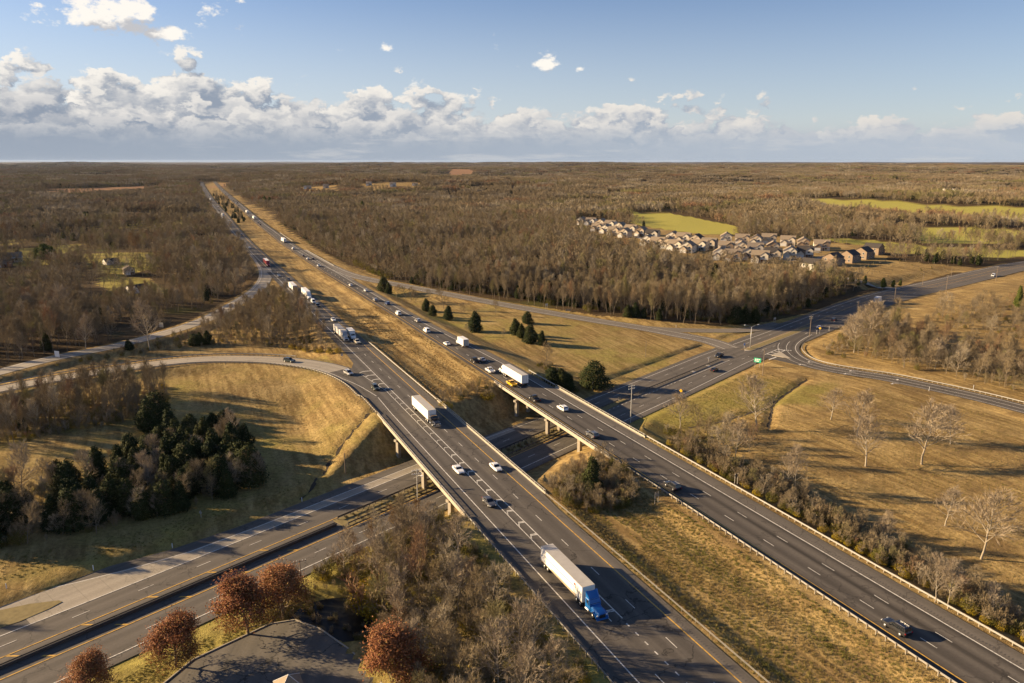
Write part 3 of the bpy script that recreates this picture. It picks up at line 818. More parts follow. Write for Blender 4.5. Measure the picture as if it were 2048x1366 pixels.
# lower road
lz = lambda s: lr_z(s) + 0.045
strip('yellow_edge_line', LR, -220, 96, 0.0, 0.24, lz, Yl, lr_road)
strip('yellow_edge_line', LR, -220, 96, 6.5, 0.24, lz, Yl, lr_road)
strip('white_edge_line', LR, -220, 30, -7.2, 0.24, lz, W, lr_road)
strip('white_edge_line', LR, -230, 100, tab((-230, -128), (-110, -43), (-71, -21.9), (-61, -16.9), (-50, -13.5), (-38, -10.9), (-22, -10.2), (40, -10.2), (100, -7.5)), 0.22, lz, W, lr_road, 3)
strip('white_edge_line', LR, 100, 208, -7.5, 0.22, lz, W, lr_road)
strip('white_edge_line', LR, 212, 900, tab((212, -7.2), (900, -7.2)), 0.25, lz, W, lr_road)
strip('white_edge_line', LR, -220, 205, tab((-220, 14.1), (140, 14.1), (205, 12.4)), 0.24, lz, W, lr_road)
dashes(LR, np.arange(-64.1 - 12 * 12.19, 430, 12.19), -3.62, lz, lr_road)
dashes(LR, np.arange(-68.6 - 12 * 12.19, 200, 12.19), tab((-300, 10.4), (103, 10.2), (201, 8.4)), lz, lr_road)
dashes(LR, np.arange(206, 430, 12.19), 8.4, lz, lr_road)
strip('yellow_edge_line', LR, 96, 195, tab((96, 0), (128, 0.2), (195, 1.1)), 0.22, lz, Yl, lr_road)
strip('turn_lane_line', LR, 152, 195, tab((152, 4.6), (195, 5.4)), 0.22, lz, W, lr_road)
dashes(LR, np.arange(99, 150, 2.6), tab((99, 3.9), (150, 4.6)), lz, lr_road, _dot, 'lane_dot')
strip('yellow_edge_line', LR, 215, 900, 0.4, 0.22, lz, Yl, lr_road)
strip('yellow_edge_line', LR, 360, 900, 5.4, 0.22, lz, Yl, lr_road)
# yellow cross hatching beside the median barrier
for s in np.arange(-220, -18, 12.2):
    for n0, n1 in ((0.15, 1.75), (4.7, 6.35)):
        V = [(*LR(s + (n0 - 3) * 0.9, n0), lz(s)), (*LR(s + 0.5 + (n0 - 3) * 0.9, n0), lz(s)), (*LR(s + 0.5 + (n1 - 3) * 0.9, n1), lz(s)), (*LR(s + (n1 - 3) * 0.9, n1), lz(s))]
        new_obj('hatch_mark', mesh_data('hatch_mark', V, [(0, 3, 2, 1)], Yl), lr_road)
# turn arrows
def arrow_data(left=True):
    k = -1 if left else 1
    V = [(-0.12, 0, 0), (0.12, 0, 0), (0.12, 1.7, 0), (-0.12, 1.7, 0), (k * 0.12, 1.35, 0), (k * 0.12, 1.7, 0), (k * 0.75, 1.7, 0), (k * 0.75, 1.35, 0), (k * 0.75, 1.0, 0), (k * 0.75, 2.05, 0), (k * 1.45, 1.52, 0)]
    return mesh_data('turn_arrow', V, [(0, 1, 2, 3), (4, 7, 6, 5), (8, 10, 9)], W)
_arl, _arr = arrow_data(True), arrow_data(False)
def mark_at(px, py, z, data, rz, parent, sc_=1.0, name='turn_arrow'):
    p = pix(px, py, z); o = new_obj(name, data, parent, (p[0], p[1], z), rz); o.scale = (sc_, sc_, sc_)
for px, py, z in ((1612, 730, 0.75), (1703, 748, 1.36), (1798, 768, 1.98)):
    mark_at(px, py, z, _arl, 0.9, south_road, 1.4)
for px, py, z in ((1626, 726, 0.75), (1710, 744, 1.36), (1805, 762, 1.98)):
    mark_at(px, py, z, _arr, 0.9, south_road, 1.3)
for px, py in ((1385, 746), (1415, 734)): mark_at(px, py, 0.04, _arl, -L_A, lr_road, 1.5)
# stop line and striped gore at the ramp mouth
def quad_mark(name, pts, z, parent, mat=None):
    V = [(*pix(x, y, z), z) for x, y in pts]
    new_obj(name, mesh_data(name, V, [tuple(range(len(V)))], mat or W), parent)
quad_mark('stop_line', [(1537, 718.5), (1552, 713.5), (1553, 715), (1538, 720)], 0.22, south_road)
for (a, b) in (((1529, 709), (1558, 696.5)), ((1543, 712), (1572, 699.5))):
    quad_mark('gore_line', [a, b, (b[0] + 1.2, b[1] + .4), (a[0] + 1.2, a[1] + .5)], 0.24, south_road)
for t in (0.1, 0.35, 0.6, 0.85):
    ax, ay = 1529 + 29 * t, 709 - 12.5 * t; bx, by = 1543 + 29 * t, 712 - 12.5 * t
    quad_mark('hatch_mark', [(ax, ay), (bx, by), (bx + 1.6, by - .6), (ax + 1.6, ay - .6)], 0.24, south_road)
for k in range(5):
    x = 1563 + k * 4.4; quad_mark('lane_dot', [(x, 699 + k * 0.3), (x + 2.4, 699.2 + k * 0.3), (x + 2.4, 700.4 + k * 0.3), (x, 700.2 + k * 0.3)], 0.26, south_road)
# rumble strips on the outer shoulders
def rumble(fn, s0, s1, n, parent):
    V, F = [], []
    for s in np.arange(s0, s1, 0.62):
        b = len(V); V += [(*fn(s, n - 0.22), ZM), (*fn(s, n + 0.22), ZM), (*fn(s + 0.2, n + 0.22), ZM), (*fn(s + 0.2, n - 0.22), ZM)]; F.append((b, b + 1, b + 2, b + 3))
    o = new_obj('rumble_strip', mesh_data('rumble_strip', V, F, MAT['steel_dark']), parent); o['kind'] = 'stuff'
rumble(RC, -140, -30, 43.1, rc_road); rumble(LC, -140, -62, 0.95, lc_road)

# ------------------------------------------------------------------ raised islands, medians
def prism(name, poly, z0, z1, mat, parent=None):
    n = len(poly); V = [(x, y, z0) for x, y in poly] + [(x, y, z1) for x, y in poly]
    F = [tuple(range(n, 2 * n))] + [(i, (i + 1) % n, n + (i + 1) % n, n + i) for i in range(n)]
    return new_obj(name, mesh_data(name, V, F, mat), parent)

def outline(fn, s0, s1, nl, nr, step=8):
    ss_ = np.linspace(s0, s1, max(2, int((s1 - s0) / step)))
    f = lambda v, s: v(s) if callable(v) else v
    return [tuple(fn(s, f(nl, s))) for s in ss_] + [tuple(fn(s, f(nr, s))) for s in ss_[::-1]]
MAT['verge'] = plain('verge_grass', (0.20, 0.155, 0.065), 0.95, var=0.5, scale=0.9, bump=0.8)
def kerbed(name, poly, label, top):
    o = prism(name, poly, -0.1, 0.15, MAT['concrete_light']); tag(o, label, 'traffic island')
    c = np.mean(poly, 0)
    inner = [tuple(np.array(p) + (c - np.array(p)) / np.linalg.norm(c - np.array(p)) * 0.0) for p in poly]
    return o
isl = []
for s in np.linspace(215, 345, 40):
    isl.append(s)
w0, w1 = tab((214, 2.9), (217, 1.2), (222, 0.9), (345, 1.0)), tab((214, 2.9), (217, 4.6), (222, 4.9), (345, 5.0))
poly = [tuple(LR(s, w0(s))) for s in [214, 215, 217, 222] + list(np.linspace(230, 345, 16))] + [tuple(LR(s, w1(s))) for s in list(np.linspace(345, 230, 16)) + [222, 217, 215]]
o = prism('median_island', poly, -0.05, 0.16, MAT['concrete_light']); tag(o, 'long kerbed median island with worn grass top and lamp post', 'traffic island')
poly = [tuple(LR(s, w0(s) + 0.35)) for s in [217, 222] + list(np.linspace(230, 344, 16))] + [tuple(LR(s, w1(s) - 0.35)) for s in list(np.linspace(344, 230, 16)) + [222, 217]]
prism('grass_top', poly, 0.1, 0.2, MAT['verge'], o)
o = prism('traffic_island', [tuple(pix(x, y, 0.3)) for x, y in ((1543.5, 710.5), (1561, 703.5), (1581.5, 717.5))], 0.1, 0.42, MAT['concrete_light'])
tag(o, 'triangular pale concrete traffic island at the ramp mouth', 'traffic island')
# planted strip in the median of the lower road
o = prism('median_strip', outline(LR, -8, 118, 0.7, tab((-8, 5.8), (70, 5.8), (100, 3.4), (118, 2.6))), -0.1, 0.14, MAT['verge']); tag(o, 'rough grass median strip with guardrail under the bridges', 'traffic island')
# grass tongue between concrete exit lane and road
o = prism('grass_tongue', [tuple(pix(x, y, 0.1)) for x, y in ((-60, 1246), (-20, 1225), (60, 1208), (118, 1201), (124, 1204), (100, 1217), (40, 1243), (-60, 1276))], -0.1, 0.16, MAT['verge']); tag(o, 'small pointed tongue of grass splitting the concrete exit lane', 'traffic island')
# parking lot
lot = new_obj('parking_lot', mesh_data('parking_lot', [(x, y, 1.0) for x, y in LOT_POLY], [tuple(range(len(LOT_POLY)))], MAT['lot'])); tag(lot, 'worn parking lot shaded by autumn trees', 'parking lot', kind='structure')
a_ = lot.data.attributes.new('rd', 'FLOAT_VECTOR', 'POINT'); a_.data.foreach_set('vector', np.array([[x, y, 0] for x, y in LOT_POLY], dtype=np.float32).ravel())
def kerb_line(name, pts, z0, z1, w, mat, parent):
    V, F = [], []
    P = [np.array(p) for p in pts]
    for i, p in enumerate(P):
        t = P[min(i + 1, len(P) - 1)] - P[max(i - 1, 0)]; t = t / np.linalg.norm(t); n = np.array([t[1], -t[0]]) * w / 2
        V += [(*(p - n), z0), (*(p + n), z0), (*(p + n), z1), (*(p - n), z1)]
    for i in range(len(P) - 1):
        b = 4 * i
        for k in range(4): F.append((b + k, b + (k + 1) % 4, b + 4 + (k + 1) % 4, b + 4 + k))
    F += [(3, 2, 1, 0), tuple(4 * (len(P) - 1) + k for k in range(4))]
    return new_obj(name, mesh_data(name, V, F, mat), parent)
kerb_line('kerb', LOT_POLY[:4] , 0.85, 1.16, 0.22, MAT['concrete_light'], lot)
kerb_line('kerb', LOT_POLY[3:], 0.85, 1.16, 0.22, MAT['concrete_light'], lot)
# pond; its near-black, dull water also carries the deep shade over it
water = bpy.data.materials.new('pond_water'); nt, b = nodes_of(water)
b.inputs['Base Color'].default_value = (0.008, 0.008, 0.006, 1); b.inputs['Roughness'].default_value = 0.35; b.inputs['Specular IOR Level'].default_value = 0.12
nn = tex_noise(nt, 3.0, 3); bp = nt.nodes.new('ShaderNodeBump'); bp.inputs['Strength'].default_value = 0.15; nt.links.new(nn, bp.inputs['Height']); nt.links.new(bp.outputs[0], b.inputs['Normal'])
c, a1, b1 = POND
V = [(c[0] + 1.15 * a1 * math.cos(t) * (1 + 0.12 * math.sin(3 * t)), c[1] + 1.15 * b1 * math.sin(t) * (1 + 0.1 * math.cos(2 * t)), -0.25) for t in np.linspace(0, 2 * math.pi, 32, endpoint=False)]
tag(new_obj('pond', mesh_data('pond', V, [tuple(range(32))], water)), 'small pond beside the parking lot, deep tree shade put into its dark water', 'pond', kind='structure')
# ------------------------------------------------------------------ bridges
def bridge(label, fn, left, right, nl, nr, cols):
    t = thing('highway_bridge', label, 'bridge', (*fn(0.5 * (left[0] + left[1]), 0.5 * (nl + nr)), ZI))
    ox, oy, oz = t.location
    def P(s, n, z): p = fn(s, n); return (p[0] - ox, p[1] - oy, z - oz)
    sA = lambda n: left[0] + (right[0] - left[0]) * (n - nl) / (nr - nl)
    sB = lambda n: left[1] + (right[1] - left[1]) * (n - nl) / (nr - nl)
    def bar(name, n0, n1, z0, z1, mat, e0=0.0, e1=0.0):
        V = []
        for n in (n0, n1):
            for s in (sA(n) - e0, sB(n) + e1):
                for z in (z0, z1): V.append(P(s, n, z))
        F = [(0, 1, 3, 2), (4, 6, 7, 5), (0, 4, 5, 1), (2, 3, 7, 6), (1, 5, 7, 3), (0, 2, 6, 4)]
        return new_obj(name, mesh_data(name, V, F, mat), t)
    bar('deck', nl - 0.25, nr + 0.25, ZI - 0.38, ZI - 0.05, MAT['concrete'])
    k = 7
    for i in range(k):
        n = nl + 0.9 + (nr - nl - 1.8) * i / (k - 1)
        bar('girder', n - 0.22, n + 0.22, ZI - 1.35, ZI - 0.39, MAT['concrete'])
    for n, sg in ((nl, -1), (nr, 1)):
        a, b_ = sorted((n + sg * 0.27, n + sg * 0.55))
        pa = bar('parapet', a, b_, ZI - 0.62, ZI + 0.34, MAT['concrete_light'], 1.0, 1.0)
        c_ = n + sg * 0.41
        bar('top_rail', c_ - 0.06, c_ + 0.06, ZI + 0.78, ZI + 0.90, MAT['steel'], 1.0, 1.0)
        L = sB(n) - sA(n)
        m = MB(); m.box(-0.07, 0.07, -0.07, 0.07, 0.32, 0.8); d = m.data('rail_post', MAT['steel'])
        for j in range(int(L / 2.4) + 1):
            p = P(sA(n) + j * 2.4, c_, ZI); new_obj('rail_post', d, t, p, I_A)
    for f in (sA, sB):
        V = [P(f(n) + d_, n, ZI + 0.012) for n in (nl + 0.1, nr - 0.1) for d_ in (-0.14, 0.14)]
        new_obj('expansion_joint', mesh_data('expansion_joint', V, [(0, 2, 3, 1)], MAT['steel_dark']), t)
    for f, sg in ((sA, -1), (sB, 1)):
        V = []
        for n in (nl - 0.5, nr + 0.5):
            for ds in (0, sg * 1.4):
                for z in (ZI - 4.2, ZI - 0.42): V.append(P(f(n) - sg * 0.3 + ds, n, z))
        new_obj('abutment', mesh_data('abutment', V, [(0, 1, 3, 2), (4, 6, 7, 5), (0, 4, 5, 1), (2, 3, 7, 6), (1, 5, 7, 3), (0, 2, 6, 4)], MAT['concrete']), t)
    for n2, ss_ in cols:
        pr = None
        a, b_ = LR(min(ss_) - 1.2, n2), LR(max(ss_) + 1.2, n2)
        m = MB(); L = np.linalg.norm(b_ - a); m.box(-0.5, 0.5, 0, L, 5.0, 5.66)
        cap = m.build('pier_cap', MAT['concrete_light'], t, loc=(a[0] - ox, a[1] - oy, -oz), rz=-L_A)
        for s2 in ss_:
            p = LR(s2, n2); zb = tz(p[0], p[1]) - 0.8
            m = MB(); m.box(-0.48, 0.48, -0.55, 0.55, zb, 5.02)
            m.build('pier_column', MAT['concrete_light'], t, loc=(p[0] - ox, p[1] - oy, -oz), rz=-L_A)
    return t
bridge('concrete highway bridge with chevron gore carrying the southbound carriageway', LC, (-13.5, 60.5), (-10.8, 65.5), -17.75, 3.0, [(-18.2, (28.5, 34.5, 40.5, 46.5)), (3.3, (19, 25, 31, 37)), (21.6, (11, 17, 23, 29))])
bridge('concrete highway bridge carrying the northbound carriageway, long pale parapets', RC, (1.5, 77.0), (10.5, 63.5), 29.4, 46.0, [(-16.4, (79, 85, 91, 96)), (3.2, (71.2, 77.2, 83, 89)), (19.4, (66, 72, 78, 84))])

# ------------------------------------------------------------------ guardrails
_m = MB(); _m.box(-0.08, 0.08, -0.09, 0.09, -0.45, 0.78); POST_W = _m.data('post', MAT['post_wood'])
_m = MB(); _m.box(-0.06, 0.06, -0.08, 0.08, -0.45, 0.80); POST_S = _m.data('post', MAT['steel'])
_m = MB(); _m.box(-0.07, 0.07, -0.09, 0.09, -0.45, 0.80); POST_D = _m.data('post', MAT['steel_dark'])
_m = MB(); _m.cyl((0, 0, -0.4), (0, 0, 0.95), 0.045, n=6); POST_C = _m.data('post', MAT['steel'])
def resample(P, step):
    P = np.array(P, float); d = np.r_[0, np.cumsum(np.linalg.norm(np.diff(P[:, :2], axis=0), axis=1))]
    k = np.arange(0, d[-1], step)
    return np.column_stack([np.interp(k, d, P[:, i]) for i in range(3)])

def guardrail(P, label, side=1, post=POST_W, beam='steel', spacing=1.9, post_max=300, cable=False, cat='guardrail', thick=1.0):
    """P: points on the ground; side: +1 when the posts stand to the right of the beam"""
    P = np.array(P, float)
    t = thing('guardrail', label, cat, tuple(P[0]))
    o = P[0]
    def sweep(name, prof, mat):
        V, F = [], []; k = len(prof)
        for i in range(len(P)):
            tg = P[min(i + 1, len(P) - 1)] - P[max(i - 1, 0)]; tg = tg[:2] / np.linalg.norm(tg[:2]); n = np.array([tg[1], -tg[0]]) * side
            for a, z in prof: V.append((P[i][0] - o[0] + n[0] * a, P[i][1] - o[1] + n[1] * a, P[i][2] - o[2] + z))
        for i in range(len(P) - 1):
            for j in range(k): F.append((i * k + j, i * k + (j + 1) % k, (i + 1) * k + (j + 1) % k, (i + 1) * k + j))
        F += [tuple(range(k - 1, -1, -1)), tuple((len(P) - 1) * k + j for j in range(k))]
        new_obj(name, mesh_data(name, V, F, mat), t)
    off = 0.14
    if cable:
        for z in (0.58, 0.78): sweep('cable', [(-0.03, z - 0.03), (0.03, z - 0.03), (0.03, z + 0.03), (-0.03, z + 0.03)], MAT[beam])
        off = 0.05
    else:
        w = 0.04 * thick
        sweep('beam', [(0, 0.46), (-0.08, 0.53), (0, 0.60), (0, 0.66), (-0.08, 0.73), (0, 0.80), (w, 0.80), (w, 0.46)], MAT[beam])
    R = resample(P, spacing)
    if len(R) > post_max: R = R[:post_max]
    for i in range(len(R)):
        tg = R[min(i + 1, len(R) - 1)] - R[max(i - 1, 0)]; tg = tg[:2] / np.linalg.norm(tg[:2]); n = np.array([tg[1], -tg[0]]) * side
        new_obj('post', post, t, (R[i][0] - o[0] + n[0] * off, R[i][1] - o[1] + n[1] * off, R[i][2] - o[2]), -math.atan2(tg[0], tg[1]))
    return t

def fpts(fn, s0, s1, n, z, step=4.0):
    ss_ = np.linspace(s0, s1, max(2, int(abs(s1 - s0) / step)))
    return [(*fn(s, n(s) if callable(n) else n), z(s) if callable(z) else z) for s in ss_]
def offpath(P, off, dz=0.0):
    out = []
    for i in range(len(P)):
        t = P[min(i + 1, len(P) - 1)] - P[max(i - 1, 0)]; t = t[:2] / np.linalg.norm(t[:2])
        out.append((P[i][0] + t[1] * off, P[i][1] - t[0] * off, P[i][2] + dz))
    return out
zr = ZI - 0.08
guardrail(fpts(LC, -205, -14.8, -18.1, zr), 'steel guardrail above the brushy thicket beside the southbound shoulder', side=-1)
guardrail(fpts(LC, 61.8, 80, tab((61.8, -18.3), (80, -18.6)), zr) + offpath(PATHS['loop'], -6.4, -0.05)[1:], 'long curved guardrail on the outer edge of the loop ramp above the grassy slope', side=-1, post_max=200)
guardrail(offpath(PATHS['loop'], 6.2, -0.05)[24:], 'guardrail on the wooded side of the curving loop ramp', side=1, post_max=120)
guardrail(fpts(LC, -205, -12, tab((-205, 3.6), (-60, 3.35), (-20, 3.2), (-12, 3.0)), zr - 0.1), 'thin cable barrier with slim posts along the tan grass median', side=1, post=POST_C, cable=True, spacing=3.8)
guardrail(fpts(LC, 66.6, 156, tab((66, 3.1), (156, 2.7)), zr), 'bright steel guardrail beyond the southbound bridge along the golden median', side=1)
guardrail(fpts(RC, -205, 0.2, tab((-205, 28.7), (-95, 28.9), (-57, 29.2), (-33, 29.4), (0.2, 29.1)), zr), 'steel guardrail on pale block posts at the median edge of the northbound carriageway', side=-1, post=POST_W)
guardrail(fpts(RC, -205, 9.2, 46.6, zr), 'long pale guardrail between the northbound shoulder and the yellow roadside bushes', side=1)
guardrail(fpts(RC, 64.8, 86, 46.3, zr), 'short guardrail stub past the northbound bridge beside dark evergreens', side=1)
guardrail(fpts(LR, -215, -9, 2.75, 0.0), 'dark double guardrail in the lower road median, face beside the concrete exit lane', side=1, post=POST_D, beam='steel_dark', spacing=3.8, thick=5)
guardrail(fpts(LR, -215, -9, 3.55, 0.0), 'dark double guardrail in the lower road median, face beside the autumn trees', side=-1, post=POST_D, beam='steel_dark', spacing=3.8, thick=5)
o = prism('barrier_base', outline(LR, -215, -9, 2.86, 3.44), -0.05, 0.5, MAT['steel_dark']); tag(o, 'added dark strip standing in for shadow between the double median guardrails', 'barrier')  # added dark box, imitates the black shadow between the two rails
guardrail(fpts(LR, -7, 97, 1.0, 0.12), 'guardrail along the median bushes under the bridges', side=1, post=POST_D, beam='steel_dark')
guardrail(fpts(LR, -7, 97, 5.5, 0.12), 'low guardrail edging the median strip under the bridges', side=-1, post=POST_D, beam='steel_dark')
guardrail(fpts(LR, 99, 191, tab((99, 1.0), (120, 1.2), (191, 2.1)), 0.0), 'dark median guardrail running from the bridge toward the signal-free junction', side=1, post=POST_D, beam='steel_dark')
guardrail(offpath(PATHS['southramp'], -6.2, -0.05)[12:58], 'bright guardrail curving round the ramp below the brushy bank', side=-1)
guardrail(offpath(PATHS['exit'], 5.3, -0.05)[150:], 'guardrail on the exit ramp beside the leafless wood', side=1, post_max=80)
guardrail(fpts(RC, 408, 520, tab((408, 39.5), (520, 38.2)), zr), 'pale guardrail on the northbound shoulder where the entrance ramp has merged', side=1, spacing=3.8)
guardrail(fpts(RC, 600, 700, 39.0, zr), 'distant pale guardrail on the northbound shoulder by the wood', side=1, spacing=3.8)

# ------------------------------------------------------------------ poles and signs
def z_top(x, y, py, z0):
    lo, hi = z0, z0 + 60
    for _ in range(40):
        m = 0.5 * (lo + hi)
        if proj(x, y, m)[1] > py: lo = m
        else: hi = m
    return lo
def utility_pole(px, py, ptop, label, rz, arms=1, mat='pole_wood', r=0.16, lamp=False, z0=1.0):
    x, y, z = hit(px, py, z0); h = z_top(x, y, ptop, z) - z
    t = thing('utility_pole', label, 'utility pole', (x, y, z), rz)
    m = MB(); m.cyl((0, 0, -1.2), (0, 0, h), r, r * 0.65, 8); m.build('pole', MAT[mat], t)
    for k in range(arms):
        za = h - 0.45 - 0.9 * k
        m = MB(); m.box(-1.25, 1.25, -0.06 + r * 0.7, 0.06 + r * 0.7, za - 0.07, za + 0.07); arm = m.build('crossarm', MAT[mat], t)
        for q in (-1.1, -0.55, 0.55, 1.1):
            m = MB(); m.cyl((q, r * 0.7, za + 0.07), (q, r * 0.7, za + 0.32), 0.05, 0.03, 6); m.build('insulator', MAT['sign_white'], arm)
    if lamp:
        m = MB(); m.cyl((0, 0, h * 0.86), (0.9, -1.6, h * 0.9), 0.05, n=6); m.build('lamp_arm', MAT['pole_metal'], t)
        m = MB(); m.box(0.7, 1.1, -2.0, -1.5, h * 0.9 - 0.08, h * 0.9 + 0.06); m.build('lamp_head', MAT['sign_white'], t)
    return t
utility_pole(1261, 846, 770, 'tall grey utility pole with crossarms rising beside the northbound parapet', 0.5, 2, 'pole_metal', z0=0.5)
utility_pole(836, 1025, 938, 'grey utility pole with white crossarms beside the southbound bridge', 0.3, 2, 'pole_metal', lamp=True, z0=0.5)
utility_pole(691, 947, 906, 'short bare utility pole on the grassy slope of the loop', 0.2, 0)
utility_pole(604, 1187, 1119, 'thin dark utility pole behind the red autumn pear trees', 0.4, 1, r=0.12)
utility_pole(1525, 752, 697, 'dark wooden utility pole on the grass beside the green sign', 0.6, 1)
utility_pole(1619, 674, 632, 'brown utility pole with crossarm beside the yellow diamond sign and junction', 0.5, 2)
utility_pole(1291, 714, 680, 'bare wooden pole on the lawn left of the ramp mouth', 0.2, 0, r=0.12)
utility_pole(1439, 645, 609, 'pale bare pole at the edge of the leafless wood', 0.1, 0)
utility_pole(1788, 608, 570, 'wooden utility pole beside the road bend near the driveway', 0.5, 1, z0=2)
utility_pole(1892, 582, 551, 'slim utility pole on the field side of the road bend', 0.5, 1, z0=3)
utility_pole(1992, 560, 533, 'distant utility pole near the white van', 0.5, 1, z0=4)
utility_pole(1902, 554, 533, 'leaning wooden pole at the far edge of the scrub field', 0.3, 0, z0=4)
utility_pole(1845, 570, 545, 'bare wooden pole inside the brown scrub field', 0.3, 0, z0=3)
utility_pole(1715, 622, 603, 'pale topped utility pole beside the trailer on the shaded road', 0.5, 1, z0=2)

def street_lamp(px, py, ptop, label, rz):
    x, y, z = hit(px, py, 0.2); h = z_top(x, y, ptop, z) - z
    t = thing('street_lamp', label, 'street lamp', (x, y, z), rz)
    m = MB(); m.cyl((0, 0, -0.1), (0, 0, h - 1.1), 0.15, 0.1, 10); m.build('pole', MAT['pole_metal'], t, True)
    m = MB(); m.cyl((0, 0, -0.05), (0, 0, 0.5), 0.26, 0.24, 10); m.build('base', MAT['concrete_light'], t)
    for sg in (-1, 1):
        m = MB(); pts = [(0, h - 1.15), (0.9, h - 0.75), (2.0, h - 0.3), (2.9, h - 0.12)]
        for a, b_ in zip(pts[:-1], pts[1:]): m.cyl((sg * a[0], 0, a[1]), (sg * b_[0], 0, b_[1]), 0.06, n=6)
        m.build('arm', MAT['pole_metal'], t)
        m = MB(); m.box(sg * 3.2 - 0.42, sg * 3.2 + 0.42, -0.17, 0.17, h - 0.24, h - 0.05, (0.08, 0.08, 0.04, 0.04)); m.build('lamp_head', MAT['sign_white'], t)
street_lamp(1500, 697, 649, 'double armed street lamp on the kerbed median island', 0.15)

def sign(px, py, ptop, kind, label, rz, w=0.9, h=0.9, mat='sign_white', posts=1, z0=0.5, back=None, line=None):
    x, y, z = hit(px, py, z0); H = max(1.6, z_top(x, y, ptop, z) - z)
    t = thing('road_sign', label, 'sign', (x, y, z), rz)
    for q in ([0] if posts == 1 else [-w * 0.32, w * 0.32]):
        m = MB(); m.box(q - 0.05, q + 0.05, 0.02, 0.11, -0.4, H - 0.1); m.build('post', MAT['post_wood' if posts == 2 and back else 'sign_back'], t)
    if kind == 'diamond': poly = [(0, H), (w / 2, H - w / 2), (0, H - w), (-w / 2, H - w / 2)]
    elif kind == 'triangle': poly = [(0, H), (w / 2, H - h), (-w / 2, H - h)]
    else: poly = [(-w / 2, H), (w / 2, H), (w / 2, H - h), (-w / 2, H - h)]
    def plate(name, poly, y0, y1, mat, par):
        n = len(poly); V = [(a, y0, b_) for a, b_ in poly] + [(a, y1, b_) for a, b_ in poly]
        F = [tuple(range(n - 1, -1, -1)), tuple(range(n, 2 * n))] + [(i, (i + 1) % n, n + (i + 1) % n, n + i) for i in range(n)]
        return new_obj(name, mesh_data(name, V, F, mat), par)
    p = plate('panel', poly, -0.02, 0.012, MAT[mat], t)
    if line:
        c = np.mean(poly, 0); q = [tuple(c + (np.array(a) - c) * 0.9) for a in poly]
        for (u0, u1, v0, v1) in line:
            plate('legend', [(u0 * w, H - v0 * h), (u1 * w, H - v0 * h), (u1 * w, H - v1 * h), (u0 * w, H - v1 * h)], -0.028, -0.021, MAT['sign_white' if mat in ('sign_green', 'sign_blue') else 'sign_black'], p)
    return t
sign(1361, 797, 778, 'diamond', 'yellow diamond warning sign at the edge of the green bank', -0.6, 1.3, 1.3, 'sign_yellow', line=[(-0.05, 0.05, 0.32, 0.68)])
sign(1514, 735, 716, 'rect', 'green guide sign with white legend beside the ramp junction', -0.6, 2.9, 1.9, 'sign_green', 2, line=[(-0.36, -0.26, 0.18, 0.82), (-0.18, 0.12, 0.2, 0.42), (0.18, 0.36, 0.2, 0.42), (-0.18, 0.22, 0.58, 0.8)])
sign(1639, 668, 654, 'diamond', 'yellow diamond warning sign under the junction utility pole', -0.6, 1.3, 1.3, 'sign_yellow', line=[(-0.05, 0.05, 0.32, 0.68)])
sign(1633, 669, 660, 'rect', 'small white plate beside the junction yellow diamond sign', 0.5, 0.8, 0.9, 'sign_white')
sign(1658, 663, 652, 'rect', 'white rectangular sign on the shoulder near the shaded junction', 0.5, 0.6, 0.8, 'sign_white')
sign(1488.5, 697, 686, 'rect', 'small blue sign at the nose of the median island', 0.6, 0.9, 1.2, 'sign_blue', line=[(-0.3, 0.3, 0.2, 0.4)])
sign(1185, 780, 763, 'diamond', 'grey back of a diamond sign beside the large evergreen', 0.6, 1.0, 1.0, 'sign_back')
sign(1238, 806, 794, 'rect', 'weathered tan sign in the lower road median', 0.6, 0.9, 0.7, 'post_wood')
sign(1417, 724, 714, 'rect', 'white keep right sign at the end of the median guardrail', 0.6, 0.6, 0.75, 'sign_white', line=[(-0.2, 0.2, 0.2, 0.5)])
sign(1313, 1008, 983, 'triangle', 'brown backed triangular sign on two posts in the grass median', 0.4, 1.4, 1.2, 'post_wood', 2, z0=5.5)
sign(1472, 970, 946, 'diamond', 'dark diamond sign back standing in the roadside brush', 0.4, 1.3, 1.3, 'steel_dark', 2, z0=5.5)
sign(115, 716, 702, 'rect', 'pale square sign back beside the exit ramp in the wood', -0.3, 2.4, 2.4, 'sign_white', 2, z0=5.5)
sign(323, 655, 645, 'rect', 'grey square sign back by the exit ramp bend', -0.3, 2.4, 2.4, 'sign_back', 2, z0=5.5)
sign(1549, 645, 635, 'rect', 'green backed sign in the shade of the wood', 0.5, 1.6, 1.0, 'sign_back', 2)
sign(684, 717, 707, 'rect', 'small sign back on the gore grass beside the loop ramp', 0.3, 0.9, 1.0, 'sign_back', z0=6.8)
sign(1093, 620, 607, 'rect', 'pale blue sign back along the entrance ramp', 0.2, 1.4, 1.2, 'sign_back', 2, z0=3)
sign(1136, 624, 619, 'rect', 'wide tan sign back on the slope beside the entrance ramp', 0.2, 3.0, 1.0, 'post_wood', 2, z0=3)
sign(402, 1035, 1021, 'diamond', 'dim sign back at the dark edge of the cedar grove', -0.4, 1.0, 1.0, 'sign_back', z0=1)
